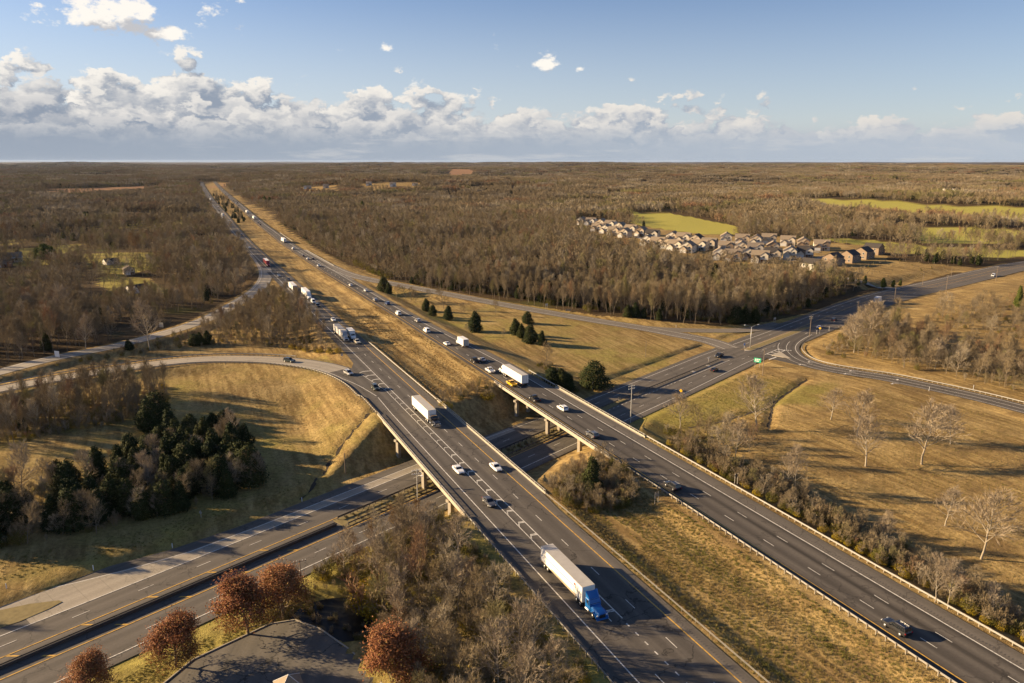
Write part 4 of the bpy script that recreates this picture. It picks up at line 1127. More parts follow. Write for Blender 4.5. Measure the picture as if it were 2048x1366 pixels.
# white marker posts
_m = MB(); _m.box(-0.06, 0.06, -0.03, 0.03, -0.3, 1.15); DEL = _m.data('marker_post', MAT['sign_white'])
def marker(px, py, label, h=1.0, z0=1.0):
    x, y, z = hit(px, py, z0); o = new_obj('marker_post', DEL, None, (x, y, z)); o.scale = (1.3, 1.3, h); tag(o, label, 'marker post', 'white marker posts along the verges')
for px, py in ((13, 1177), (187, 1140), (345, 1096)): marker(px, py, 'white marker post on the shaded verge above the concrete exit lane')
marker(604, 1003, 'white marker post at the foot of the loop slope')
for px, py, h in ((1946, 782, 2.0),): marker(px, py, 'tall white marker post beyond the ramp guardrail', h)
marker(1858, 782, 'slim marker post on the tan field side of the ramp', 1.4)
marker(1352, 655, 'small white marker post on the entrance ramp bank', 1.2)
# ------------------------------------------------------------------ vehicles (y forward, origin on the ground)
def car_paint(name, col, metal=0.0, rough=0.28):
    return plain('paint_' + name, col, rough, metal, var=0.06, scale=1.2, spec=0.5, coat=0.5)
PAINT = {'white': car_paint('white', (0.74, 0.73, 0.70)), 'silver': car_paint('silver', (0.42, 0.41, 0.40), 0.5), 'black': car_paint('black', (0.016, 0.016, 0.018)),
         'grey': car_paint('grey', (0.10, 0.10, 0.105), 0.3), 'green': car_paint('green', (0.055, 0.065, 0.05), 0.3), 'blue': car_paint('blue', (0.03, 0.075, 0.20), 0.2),
         'truckblue': car_paint('truckblue', (0.008, 0.115, 0.37)), 'yellow': car_paint('yellow', (0.70, 0.38, 0.012)), 'red': car_paint('red', (0.28, 0.02, 0.02)), 'cream': car_paint('cream', (0.62, 0.56, 0.44))}
GLASS = plain('tinted_glass', (0.012, 0.014, 0.017), 0.08, 0.0, var=0.05, spec=0.6)
CHROME = plain('chrome', (0.62, 0.61, 0.59), 0.22, 0.9, var=0.05)
RIM = plain('wheel_rim', (0.50, 0.49, 0.46), 0.35, 0.6, var=0.1)
LAMP_W = plain('headlamp_glass', (0.75, 0.74, 0.70), 0.15, var=0.03)
LAMP_R = plain('tail_lamp_red', (0.42, 0.012, 0.010), 0.25, var=0.05)
CHASSIS = plain('chassis_black', (0.02, 0.02, 0.02), 0.7)
TRAILER = plain('trailer_white', (0.72, 0.70, 0.66), 0.45, var=0.07, scale=0.5)
TRAILER_ROOF = plain('trailer_roof', (0.42, 0.39, 0.345), 0.6, var=0.18, scale=0.7)
DIRT = plain('road_dirt', (0.36, 0.28, 0.19), 0.8, var=0.3, scale=1.5)

def bil(q, u, v):
    a, b, c, d = [np.array(p) for p in q]
    return (a * (1 - u) + b * u) * (1 - v) + (d * (1 - u) + c * u) * v
def pane(q, u0, u1, v0, v1, out, th=0.02):
    """thin plate on a quad, proud of it"""
    n = np.array(out, float); n /= np.linalg.norm(n)
    P = [bil(q, u, v) for u, v in ((u0, v0), (u1, v0), (u1, v1), (u0, v1))]
    return [tuple(p - n * 0.01) for p in P] + [tuple(p + n * th) for p in P], [(0, 1, 2, 3), (4, 5, 6, 7), (0, 1, 5, 4), (1, 2, 6, 5), (2, 3, 7, 6), (3, 0, 4, 7)]

def wheel_data(r, w, dual=False):
    m = MB(); m.cyl((-w / 2, 0, 0), (w / 2, 0, 0), r, n=18)
    k = MB(); k.cyl((-w / 2 - 0.015, 0, 0), (w / 2 + 0.015, 0, 0), r * 0.60, n=12)
    return m.data('wheel', MAT['black'], True), k.data('rim', RIM, True)
WHEEL = {r: wheel_data(r, w) for r, w in ((0.33, 0.22), (0.38, 0.25), (0.41, 0.27), (0.52, 0.30))}
WHEEL['dual'] = wheel_data(0.52, 0.56)

CARS = {  # L, W, belt z, stations (y, z_bottom, z_top, width factor), cabin base y0,y1, roof y0,y1, roof z, wheel r, axle ys, side window splits
 'sedan': dict(W=1.84, st=[(-2.40, .42, .78, .86), (-2.28, .28, .98, .96), (-1.5, .22, 1.0, 1), (0, .20, .95, 1), (1.1, .20, .95, 1), (1.9, .24, .84, .97), (2.30, .30, .72, .90), (2.42, .40, .60, .78)], cab=(-1.85, 1.05), roof=(-1.05, 0.12), zb=0.95, zr=1.45, r=0.33, ax=(-1.42, 1.45), sp=[(.10, .46), (.50, .86)]),
 'coupe': dict(W=1.88, st=[(-2.38, .45, .82, .86), (-2.25, .28, .97, .96), (-1.5, .22, .98, 1), (0, .20, .93, 1), (1.0, .20, .94, 1), (1.9, .24, .88, .98), (2.32, .30, .76, .92), (2.42, .40, .60, .82)], cab=(-1.75, 0.75), roof=(-0.95, 0.0), zb=0.94, zr=1.35, r=0.33, ax=(-1.40, 1.45), sp=[(.12, .30), (.34, .88)]),
 'suv': dict(W=1.93, st=[(-2.35, .45, .95, .92), (-2.28, .34, 1.06, .98), (-1.5, .30, 1.08, 1), (0, .28, 1.06, 1), (1.05, .28, 1.06, 1), (1.9, .32, 1.00, .98), (2.28, .38, .92, .92), (2.40, .45, .75, .84)], cab=(-2.30, 1.12), roof=(-2.02, 0.18), zb=1.05, zr=1.74, r=0.38, ax=(-1.42, 1.45), sp=[(.06, .30), (.34, .60), (.64, .90)]),
 'van': dict(W=2.0, st=[(-2.75, .42, 1.15, .96), (-2.68, .34, 1.2, 1), (-1.5, .30, 1.2, 1), (0, .30, 1.18, 1), (1.5, .30, 1.14, 1), (2.2, .34, 1.02, .98), (2.55, .40, .92, .92), (2.65, .46, .75, .86)], cab=(-2.70, 1.75), roof=(-2.58, 0.95), zb=1.15, zr=2.15, r=0.38, ax=(-1.6, 1.7), sp=[(.64, .90)]),
 'pickup': dict(W=1.98, st=[(-2.85, .55, .84, .97), (-2.8, .42, .86, 1), (-0.75, .36, .86, 1), (-0.62, .34, 1.12, 1), (1.3, .34, 1.12, 1), (2.2, .38, 1.06, .98), (2.62, .44, .98, .94), (2.74, .50, .80, .86)], cab=(-0.62, 1.42), roof=(-0.45, 0.62), zb=1.11, zr=1.86, r=0.41, ax=(-1.75, 1.75), sp=[(.06, .44), (.50, .92)], bed=True),
}
def car_meshes(kind, extra=None):
    c = CARS[kind]; w = c['W'] / 2
    out = []          # (name, MB, material key, child-of index or None, smooth)
    b = MB(); secs = []
    for y, zb, zt, f in c['st']:
        ww = w * f; zm = zb + 0.62 * (zt - zb)
        secs.append([(-ww * .88, y, zb), (-ww * .99, y, zb + .12), (-ww, y, zm), (-ww * .93, y, zt - .02), (-ww * .8, y, zt), (ww * .8, y, zt), (ww * .93, y, zt - .02), (ww, y, zm), (ww * .99, y, zb + .12), (ww * .88, y, zb)])
    b.loft(secs)
    if c.get('bed'):
        for x0, x1 in ((-w, -w + .09), (w - .09, w)): b.box(x0, x1, -2.82, -0.6, .5, 1.16)
        b.box(-w + .09, w - .09, -2.84, -2.76, .5, 1.15)
    out.append(('body', b, 'paint', False))
    y0, y1 = c['cab']; r0, r1 = c['roof']; zb, zr = c['zb'], c['zr']; wb, wr = w * .93, w * .76
    k = MB(); q = lambda x, yb, yr: ((x[0], yb, zb - .03), (x[1], yr, zr))
    B = [(-wb, y0, zb - .03), (wb, y0, zb - .03), (wb, y1, zb - .03), (-wb, y1, zb - .03)]
    M_ = [(-wr - .04, r0 - .06, zr - .07), (wr + .04, r0 - .06, zr - .07), (wr + .04, r1 + .08, zr - .07), (-wr - .04, r1 + .08, zr - .07)]
    Rr = [(-wr * .9, r0 + .08, zr), (wr * .9, r0 + .08, zr), (wr * .9, r1 - .12, zr), (-wr * .9, r1 - .12, zr)]
    k.loft([B, M_, Rr]); out.append(('cabin', k, 'paint', False))
    def glass(name, quad, u0, u1, v0, v1, nrm):
        m = MB(); m.add(*pane(quad, u0, u1, v0, v1, nrm)); out.append((name, m, 'glass', False))
    glass('windshield', [B[3], B[2], M_[2], M_[3]], .07, .93, .10, .96, (0, .8, .6))
    glass('rear_window', [B[0], B[1], M_[1], M_[0]], .10, .90, .30 if kind in ('suv', 'van') else .14, .92, (0, -.8, .5))
    for u0, u1 in c['sp']:
        glass('side_window', [B[0], B[3], M_[3], M_[0]], u0, u1, .16, .93, (-1, 0, .2))
        glass('side_window', [B[1], B[2], M_[2], M_[1]], u0, u1, .16, .93, (1, 0, .2))
    f = c['st'][-2]; yf = c['st'][-1][0]; yr = c['st'][0][0]
    for sg in (-1, 1):
        m = MB(); x0, x1 = sorted((sg * w * .55, sg * w * .84)); m.box(x0, x1, yf - .16, yf + .0, f[2] - .17, f[2] - .02); out.append(('headlight', m, 'lamp', False))
        m = MB(); x0, x1 = sorted((sg * w * .68, sg * w * .93)); zt = c['st'][1][2]; m.box(x0, x1, yr - .02, yr + .14, zt - .28, zt - .06); out.append(('taillight', m, 'tail', False))
        m = MB(); x0, x1 = sorted((sg * (w - .02), sg * (w + .17))); m.box(x0, x1, y1 - .62, y1 - .46, zb, zb + .15); out.append(('mirror', m, 'paint', False))
    m = MB(); m.box(-w * .5, w * .5, yf - .06, yf + .015, f[1] + .12, f[2] - .2); out.append(('grille', m, 'black', False))
    m = MB(); m.box(-w * .84, w * .84, yr - .04, yr + .2, c['st'][1][1] + .02, c['st'][1][1] + .2); out.append(('bumper', m, 'black', False))
    if kind in ('suv',):
        for sg in (-1, 1):
            m = MB(); m.box(sg * wr * .8 - .025, sg * wr * .8 + .025, r0 + .15, r1 - .3, zr + .03, zr + .08); out.append(('roof_rail', m, 'chrome', False))
    return out, [(sg * (w - .12), y, c['r']) for y in c['ax'] for sg in (-1, 1)], c['r']
_keys = {'glass': GLASS, 'lamp': LAMP_W, 'tail': LAMP_R, 'black': CHASSIS, 'chrome': CHROME, 'paint': None}
CAR_DATA, CAR_FAR = {}, {}
for kind in CARS:
    parts, wh, r = car_meshes(kind)
    CAR_DATA[kind] = ([(n, m.data(n, PAINT['white'] if key == 'paint' else _keys[key], s), key) for n, m, key, s in parts], wh, r)
    J = MB()
    for n, m, key, s in parts:
        J.cur = {'paint': 0, 'glass': 1, 'lamp': 2, 'tail': 3, 'black': 4, 'chrome': 5}[key]; J.add(m.V, m.F)
    J.cur = 6
    for x, y, z in wh: J.cyl((x - .11, y, z), (x + .11, y, z), r, n=10)
    CAR_FAR[kind] = J.data(kind, [PAINT['white'], GLASS, LAMP_W, LAMP_R, CHASSIS, CHROME, MAT['black']])

def recolour(o, slot, mat):
    o.material_slots[slot].link = 'OBJECT'; o.material_slots[slot].material = mat
NAME = {'sedan': 'car', 'coupe': 'car', 'suv': 'sport_utility_vehicle', 'van': 'van', 'pickup': 'pickup_truck'}
CATN = {'sedan': 'car', 'coupe': 'car', 'suv': 'car', 'van': 'van', 'pickup': 'pickup'}
def put_car(kind, x, y, z, hd, paint, label, group, far=False):
    rz = -math.atan2(hd[0], hd[1])
    if far:
        o = new_obj(NAME[kind], CAR_FAR[kind], None, (x, y, z), rz); recolour(o, 0, PAINT[paint]); return tag(o, label, CATN[kind], group)
    parts, wh, r = CAR_DATA[kind]
    t = thing(NAME[kind], label, CATN[kind], (x, y, z), rz, group)
    for n, d, key in parts:
        o = new_obj(n, d, t)
        if key == 'paint': recolour(o, 0, PAINT[paint])
    for p in wh:
        wo = new_obj('wheel', WHEEL[r][0], t, p); new_obj('rim', WHEEL[r][1], wo)
    return t

def semi(x, y, z, hd, label, group, cab='white', style='sleeper', box='white', far=False):
    """tractor and box trailer; origin below the middle"""
    rz = -math.atan2(hd[0], hd[1])
    t = thing('semi_truck', label, 'truck', (x, y, z), rz, group)
    P = PAINT[cab]
    L0 = -10.5                                       # rear of the trailer
    m = MB(); m.box(-1.3, 1.3, L0, L0 + 16.1, 1.12, 4.04); tb = m.build('trailer', TRAILER if box == 'white' else PAINT[box], t)
    m = MB(); m.box(-1.27, 1.27, L0 + .03, L0 + 16.07, 4.04, 4.09); m.build('roof_panel', TRAILER_ROOF if not far else TRAILER, tb)
    for xs in (-1.31, 1.29):
        m = MB(); m.box(xs, xs + .02, L0 + .05, L0 + 16.05, 1.10, 1.28); m.build('side_rail', DIRT if not far else CHASSIS, tb)
    for sg in (-1, 1):
        m = MB(); x0, x1 = sorted((sg * .02, sg * 1.24)); m.box(x0, x1, L0 - .03, L0, 1.2, 3.96); dr = m.build('rear_door', TRAILER, tb)
        m = MB(); m.box(sg * .5 - .02, sg * .5 + .02, L0 - .06, L0 - .031, 1.2, 3.96); m.build('lock_rod', CHROME, dr)
        m = MB(); x0, x1 = sorted((sg * 1.0, sg * 1.25)); m.box(x0, x1, L0 - .03, L0 + .02, .98, 1.1); m.build('taillight', LAMP_R, t)
    m = MB(); m.box(-1.2, 1.2, L0 + .02, L0 + .12, .55, .66); m.box(-.9, -.8, L0 + .03, L0 + .11, .6, 1.12); m.box(.8, .9, L0 + .03, L0 + .11, .6, 1.12); m.build('underride_guard', CHASSIS, t)
    m = MB(); m.box(-.5, .5, L0 + .8, L0 + 3.6, .62, 1.11); m.build('bogie', CHASSIS, t)
    for sg in (-1, 1):
        m = MB(); m.box(sg * .75 - .06, sg * .75 + .06, L0 + 12.0, L0 + 12.15, .25, 1.11); m.box(sg * .75 - .14, sg * .75 + .14, L0 + 11.93, L0 + 12.2, .2, .25); m.build('landing_leg', CHASSIS, t)
    # tractor
    F = 10.6                                          # front bumper
    m = MB(); m.box(-.45, .45, 3.2, F - .9, .62, 1.05); m.build('frame', CHASSIS, t)
    c0 = F - 2.55                                     # windscreen foot
    m = MB(); W_ = 1.12
    back = c0 - (1.55 if style != 'sleeper' else 3.1)
    m.loft([[(-W_, y, .85), (W_, y, .85), (W_, y, zt - .18), (W_ - .12, y, zt), (-W_ + .12, y, zt), (-W_, y, zt - .18)] for y, zt in ((back, 2.85), (c0 - .45, 2.85), (c0 - .05, 2.25), (c0, 1.9))])
    m.build('cab', P, t)
    m = MB()
    m.loft([[(-w, y, .75), (w, y, .75), (w, y, zt - .22), (w * .75, y, zt), (-w * .75, y, zt), (-w, y, zt - .22)] for y, w, zt in ((c0, 1.02, 1.86), (c0 + 1.2, .92, 1.72), (F - .35, .82, 1.52), (F - .18, .74, 1.38))])
    hood = m.build('hood', P, t)
    m = MB(); m.add(*pane([(-W_, c0 - .42, 1.9), (W_, c0 - .42, 1.9), (W_ - .1, c0 - .43, 2.8), (-W_ + .1, c0 - .43, 2.8)], 0, 1, 0, 1, (0, 1, 0)))
    q = [(-W_ + .03, c0 - .02, 1.98), (W_ - .03, c0 - .02, 1.98), (W_ - .14, c0 - .44, 2.76), (-W_ + .14, c0 - .44, 2.76)]
    m = MB(); m.add(*pane(q, .04, .96, .05, .95, (0, .85, .5), .05)); m.build('windshield', GLASS, t)
    for sg in (-1, 1):
        q = [(sg * W_, c0 - 1.25, 1.85), (sg * W_, c0 - .28, 1.85), (sg * W_, c0 - .5, 2.6), (sg * W_, c0 - 1.25, 2.6)]
        m = MB(); m.add(*pane(q, .05, .95, .05, .95, (sg, 0, 0), .02)); m.build('side_window', GLASS, t)
        # fender over the steer axle
        m = MB(); x0, x1 = sorted((sg * .78, sg * 1.2))
        m.loft([[(x0, y, z0), (x1, y, z0), (x1, y, zt), (x0, y, zt)] for y, z0, zt in ((F - 2.35, .75, .85), (F - 1.95, 1.12, 1.3), (F - 1.35, 1.14, 1.34), (F - .8, .85, 1.2), (F - .3, .6, 1.05))]); m.build('fender', P, t)
        m = MB(); x0, x1 = sorted((sg * .62, sg * 1.08)); m.box(x0, x1, F - .42, F - .26, .98, 1.2); m.build('headlight', LAMP_W, t)
        m = MB(); m.cyl((sg * .98, back + .1, .68), (sg * .98, c0 - .35, .68), .3, n=12); m.build('fuel_tank', CHROME, t)
        m = MB(); m.cyl((sg * 1.02, back - .12, 1.0), (sg * 1.02, back - .12, 3.5 if style != 'sleeper' else 3.7), .07, n=8); m.build('exhaust_stack', CHROME, t)
        m = MB(); x0, x1 = sorted((sg * 1.28, sg * 1.45)); m.box(x0, x1, c0 - .28, c0 - .16, 1.9, 2.55); m.box(min(sg * 1.1, sg * 1.3), max(sg * 1.1, sg * 1.3), c0 - .25, c0 - .2, 2.2, 2.25); m.build('mirror', CHROME, t)
    m = MB(); m.box(-.6, .6, F - .2, F - .13, .72, 1.3); m.build('grille', CHROME if cab in ('black', 'white') else CHASSIS, t)
    m = MB(); m.box(-1.15, 1.15, F - .32, F, .38, .68); m.build('bumper', CHROME if cab in ('black', 'white') else P, t)
    if style == 'sleeper':
        m = MB(); m.loft([[(-W_ + .02, y, 2.8), (W_ - .02, y, 2.8), (W_ - .1, y, zt), (-W_ + .1, y, zt)] for y, zt in ((back + .02, 3.85), (c0 - 1.4, 3.75), (c0 - .6, 2.95))]); m.build('roof_fairing', P, t)
    elif style == 'deflector':
        m = MB()
        m.loft([[(-1.12, y, 2.78), (1.12, y, 2.78), (1.2 - .1 * k, y, zt - .1), (.95, y, zt), (.5, y, zt - .16), (-.5, y, zt - .16), (-.95, y, zt), (-1.2 + .1 * k, y, zt - .1)] for k, (y, zt) in enumerate(((back + .1, 3.95), (c0 - 1.0, 3.5), (c0 - .5, 2.98)))]); m.build('air_deflector', P, t)
    else:
        for q in (-.8, -.4, 0, .4, .8):
            m = MB(); m.box(q - .07, q + .07, c0 - .6, c0 - .45, 2.85, 2.94); m.build('marker_lamp', plain('amber', (0.7, .45, .2), .4) if 'amber' not in bpy.data.materials else bpy.data.materials['amber'], t)
    ax = [L0 + 1.5, L0 + 2.85, 3.55, 4.9]
    for y in ax:
        for sg in (-1, 1):
            wo = new_obj('wheel', WHEEL['dual'][0], t, (sg * .98, y, .52)); new_obj('rim', WHEEL['dual'][1], wo)
    for sg in (-1, 1):
        wo = new_obj('wheel', WHEEL[.52][0], t, (sg * 1.02, F - 1.55, .52)); new_obj('rim', WHEEL[.52][1], wo)
    return t, tb

def box_truck(x, y, z, hd, label, group, far=False):
    t = thing('box_truck', label, 'truck', (x, y, z), -math.atan2(hd[0], hd[1]), group)
    m = MB(); m.box(-1.25, 1.25, -4.2, 2.6, 1.05, 3.75); b_ = m.build('cargo_box', TRAILER, t)
    m = MB(); m.box(-1.15, 1.15, -4.24, -4.2, 1.1, 3.65); m.build('rear_door', TRAILER_ROOF, b_)
    m = MB(); m.loft([[(-1.05, yy, .6), (1.05, yy, .6), (1.05, yy, zt - .1), (.9, yy, zt), (-.9, yy, zt), (-1.05, yy, zt - .1)] for yy, zt in ((2.75, 2.5), (3.6, 2.5), (4.15, 1.75), (4.9, 1.5), (5.0, 1.2))]); m.build('cab', PAINT['white'], t)
    m = MB(); m.add(*pane([(-.95, 4.15, 1.78), (.95, 4.15, 1.78), (.85, 3.62, 2.45), (-.85, 3.62, 2.45)], .03, .97, .05, .95, (0, .8, .6), .03)); m.build('windshield', GLASS, t)
    for sg in (-1, 1):
        m = MB(); m.add(*pane([(sg * 1.05, 2.95, 1.7), (sg * 1.05, 3.95, 1.7), (sg * 1.05, 3.55, 2.35), (sg * 1.05, 2.95, 2.35)], 0, 1, 0, 1, (sg, 0, 0), .02)); m.build('side_window', GLASS, t)
        m = MB(); x0, x1 = sorted((sg * 1.0, sg * 1.22)); m.box(x0, x1, -4.26, -4.19, .8, 1.0); m.build('taillight', LAMP_R, t)
        for yy in (-2.6, 3.9):
            wo = new_obj('wheel', WHEEL[.52][0], t, (sg * .95, yy, .52)); new_obj('rim', WHEEL[.52][1], wo)
    m = MB(); m.box(-.5, .5, -4.1, 2.9, .6, 1.05); m.build('frame', CHASSIS, t)
    return t

S_DIR, N_DIR = -I_D, I_D
GS, GN = 'vehicles coming along the southbound carriageway', 'vehicles going away along the northbound carriageway'
zc = ZI + 0.02
# --- southbound, by position along the highway
p = LC(-50.9, -11.0)
tr, tb = semi(p[0], p[1], zc, S_DIR, 'semi truck with blue cab and long white trailer casting a big shadow', GS, 'truckblue', 'deflector')
# markings on the trailer's side: thin dark line, red emblem with dark lettering, grime along the sill
xs = 1.302
m = MB(); m.box(xs, xs + .012, -9.9, 3.6, 2.72, 2.80); m.build('side_stripe', MAT['steel_dark'], tb)
m = MB(); m.add([(xs + .006, 2.6, 3.15), (xs + .006, 3.35, 3.05), (xs + .006, 3.2, 3.6), (xs + .006, 2.75, 3.5)], [(0, 1, 2, 3)]); m.add([(xs + .006, 3.15, 2.84), (xs + .006, 3.55, 2.88), (xs + .006, 3.5, 3.15), (xs + .006, 3.25, 3.1)], [(0, 1, 2, 3)]); m.build('red_emblem', PAINT['red'], tb)
m = MB()
for k in range(9): m.box(xs, xs + .008, 3.1 + k * .24, 3.1 + k * .24 + .15, 2.42, 2.62)
m.build('lettering', MAT['steel_dark'], tb)
m = MB(); m.box(xs, xs + .01, -6.0, 3.4, 1.3, 1.55); m.build('grime', DIRT, tb)
p = LC(52.2, -5.2)
semi(p[0], p[1], zc, S_DIR, 'semi truck with black chromed cab and white trailer on the bridge', GS, 'black', 'day')
def lc_car(kind, s, n, paint, label, far=False):
    p = LC(s, n); put_car(kind, p[0], p[1], zc, S_DIR, paint, label, GS, far)
lc_car('coupe', 9.0, -10.9, 'white', 'white sporty coupe in the merging lane beside the chevrons')
lc_car('sedan', 6.5, -1.6, 'white', 'white sedan beside the yellow line on the southbound bridge')
lc_car('sedan', -11.4, -11.0, 'grey', 'dark grey sedan in the merging lane at the bridge end')
lc_car('suv', 87.5, -12.0, 'green', 'dark sport utility vehicle in the merging lane before the bridge')
def at_px(kind, px, py, z, hd, paint, label, group, far=False):
    p = pix(px, py, z); put_car(kind, p[0], p[1], z + .03, hd, paint, label, group, far)
lpd = lambda px, py, z, P: (lambda q: (lambda i: (P[min(i + 1, len(P) - 1)] - P[max(i - 1, 0)])[:2])(int(np.argmin(np.hypot(*(P[:, :2] - q).T)))))(pix(px, py, z))
at_px('suv', 697, 749, 7, -lpd(697, 749, 7, PATHS['loop']), 'silver', 'silver sport utility vehicle entering from the loop ramp gore', GS)
at_px('suv', 579, 724, 6.85, -lpd(579, 724, 6.85, PATHS['loop']), 'green', 'dark green car on the pale concrete of the loop ramp', GS)
lc_car('sedan', 209, -1.7, 'white', 'white car alone on the southbound side between the grass banks')
p = LC(172, -5.6); semi(p[0], p[1], zc, S_DIR, 'semi truck with silver blue cab and white box passing the pickup', GS, 'silver', 'sleeper')
p = LC(169, -1.9); box_truck(p[0], p[1], zc, S_DIR, 'white box truck close behind the cream pickup', GS)
lc_car('pickup', 157.5, -1.9, 'cream', 'cream pickup in front of the white box truck')
for s, n, k, c, l in ((262, -1.9, 'van', 'white', 'white van beyond the lone southbound car'), (250, -1.8, 'suv', 'black', 'black car beside the exit ramp mouth'),
                      (352, -1.9, 'sedan', 'black', 'dark car ahead of the paired white trucks'), (372, -5.6, 'sedan', 'silver', 'silver car behind the red truck')):
    lc_car(k, s, n, c, l, True)
p = LC(308, -5.5); semi(p[0], p[1], zc, S_DIR, 'white semi truck with blue nose, leading the far pair', GS, 'blue', 'sleeper', far=True)
p = LC(283, -1.9); semi(p[0], p[1], zc, S_DIR, 'white semi truck with cream cab, second of the far pair', GS, 'white', 'sleeper', far=True)
p = LC(436, -5.5); semi(p[0], p[1], zc, S_DIR, 'red fronted semi truck with white roof in the tree shade', GS, 'red', 'sleeper', 'red', far=True)
p = LC(1010, -5.4); box_truck(p[0], p[1], zc, S_DIR, 'tiny white truck on the far shaded southbound road', GS)
p = LC(1490, -5.4); semi(p[0], p[1], zc, S_DIR, 'tiny white semi truck near the far crest', GS, 'white', 'sleeper', far=True)
for k, s in enumerate((560, 690, 905, 1120, 1250, 1700, 1900, 2100)):
    lc_car(('sedan', 'suv')[k % 2], s, (-1.9, -5.5)[k % 3 == 0], ('white', 'grey', 'silver', 'black')[k % 4], 'tiny far off ' + ('white', 'grey', 'silver', 'black')[k % 4] + ' car on the shaded southbound road', True)
# --- northbound
rc_dash = tab((90, 34.6), (150, 34.0), (200, 33.2), (283, 32.3), (385, 30.7), (590, 30.5), (740, 32), (1400, 32))
def rc_car(kind, px, py, paint, label, far=False):
    p = pix(px, py, ZI); s = float((p - I_O) @ I_D); n = float((p - I_O) @ I_N) - bend_r(s)
    lines = [rc_yel(s), 34.66, 38.33, rc_white(s)] if s < 100 else [rc_yel(s), rc_dash(s), max(rc_dash(s) + 3.4, rc_white(s) if s > 150 else 0)]
    mids = [0.5 * (a + b) for a, b in zip(lines[:-1], lines[1:])]
    n = min(mids, key=lambda v: abs(v - n)) + (rng.random() - 0.5) * 0.4; p = RC(s, n)
    put_car(kind, p[0], p[1], zc, N_DIR, paint, label, GN, far)
rc_car('suv', 1783, 1264, 'black', 'black and silver sport utility vehicle by the median guardrail with long shadow')
rc_car('suv', 1346, 976, 'black', 'black sport utility vehicle past the northbound bridge')
rc_car('suv', 1186, 873, 'grey', 'dark grey hatchback on the northbound bridge deck')
rc_car('suv', 1127, 820, 'white', 'white sport utility vehicle on the northbound bridge deck')
rc_car('pickup', 1067, 801, 'black', 'dark pickup on the bridge just behind the yellow pickup')
rc_car('pickup', 1020, 771, 'yellow', 'bright yellow pickup beside the white semi trailer')
p = RC(79.5, 36.6); semi(p[0], p[1], zc, N_DIR, 'all white semi truck driving onto the northbound bridge', GN, 'white', 'sleeper')
rc_car('pickup', 979, 744, 'white', 'white pickup ahead of the yellow pickup')
rc_car('pickup', 947, 724, 'black', 'black pickup abreast of the silver sedan')
rc_car('sedan', 962, 722, 'silver', 'silver sedan abreast of the black pickup')
p = pix(925, 692, ZI); box_truck(p[0], p[1], zc, N_DIR, 'white box truck throwing a shadow across the lawn', GN)
rc_car('sedan', 890, 690, 'white', 'white sedan overtaking the box truck')
rc_car('van', 855, 664, 'white', 'white van with dark rear windows')
rc_car('suv', 832, 644, 'silver', 'pale silver hatchback near the lawn edge')
rc_car('van', 794, 630, 'white', 'white van by the yellow line beyond the dark tailgated van')
rc_car('suv', 775, 609, 'blue', 'blue sport utility vehicle by the shoulder')
rc_car('suv', 749, 602, 'silver', 'silver grey hatchback behind the blue car')
rc_car('sedan', 728, 583, 'white', 'white sedan beside the merge gore')
rc_car('sedan', 697, 572, 'white', 'white sedan by the yellow line at the merge gore', True)
rc_car('pickup', 640, 533, 'white', 'white pickup past the merge hatching', True)
rc_car('sedan', 630, 519, 'black', 'small dark car at the wood edge shoulder', True)
rc_car('sedan', 610, 519, 'white', 'small white car in the middle of the far northbound road', True)
rc_car('sedan', 600, 513, 'grey', 'small grey car by the far yellow line', True)
rc_car('van', 588, 499, 'white', 'small white van behind the far semi truck', True)
p = pix(567, 484, ZI); semi(p[0], p[1], zc, N_DIR, 'white semi truck beside the far pale guardrail', GN, 'white', 'sleeper', far=True)
rc_car('sedan', 521, 450, 'black', 'tiny dark car behind the far pair of trucks', True)
rc_car('sedan', 515, 446, 'silver', 'tiny silver car behind the far pair of trucks', True)
p = pix(508, 438, ZI); semi(p[0], p[1], zc, N_DIR, 'tiny white semi truck by the far dark evergreens', GN, 'white', 'sleeper', far=True)
p = pix(494, 426, ZI); semi(p[0], p[1], zc, N_DIR, 'tiny white semi truck leading at the far evergreens', GN, 'white', 'sleeper', far=True)
for k, (px, py) in enumerate(((479, 412), (472, 407), (468, 402), (474, 406), (462, 398), (458, 391), (450, 388), (445, 380), (440, 376))):
    rc_car(('sedan', 'suv')[k % 2], px, py, ('grey', 'white', 'black')[k % 3], 'tiny ' + ('grey', 'white', 'black')[k % 3] + ' car on the farthest northbound stretch', True)
# --- the road below
GL = 'vehicles on the road below the highway'
at_px('pickup', 1438, 714, 0, L_D * 0 - L_D, 'black', 'black pickup leaving the junction toward the bridges', GL)
at_px('sedan', 1429, 742, 0, L_D, 'black', 'dark sedan heading from the bridges to the junction', GL)
at_px('sedan', 1639, 656, 0, L_D, 'white', 'white car beside the junction yellow sign', GL)
at_px('suv', 1668, 642, 0.1, L_D, 'black', 'black car in the shade of the wood past the junction', GL)
at_px('van', 1986, 553, 2.7, -L_D, 'white', 'white van coming round the far road bend', GL)
p = pix(1755, 606, 0.8); box_truck(p[0], p[1], 0.85, L_D, 'white truck towing a flat trailer in the shade', GL)
pt = pix(1742, 612, 0.7); t = thing('flat_trailer', 'low silver flat trailer behind the white truck', 'trailer', (pt[0], pt[1], 0.72), -L_A)
m = MB(); m.box(-1.1, 1.1, -2.8, 2.6, .55, .7); m.build('bed', MAT['steel'], t)
m = MB(); m.box(-.05, .05, 2.6, 4.4, .5, .6); m.build('drawbar', CHASSIS, t)
for sg in (-1, 1):
    for yy in (-.6, .35):
        wo = new_obj('wheel', WHEEL[.33][0], t, (sg * 1.2, yy, .33)); new_obj('rim', WHEEL[.33][1], wo)
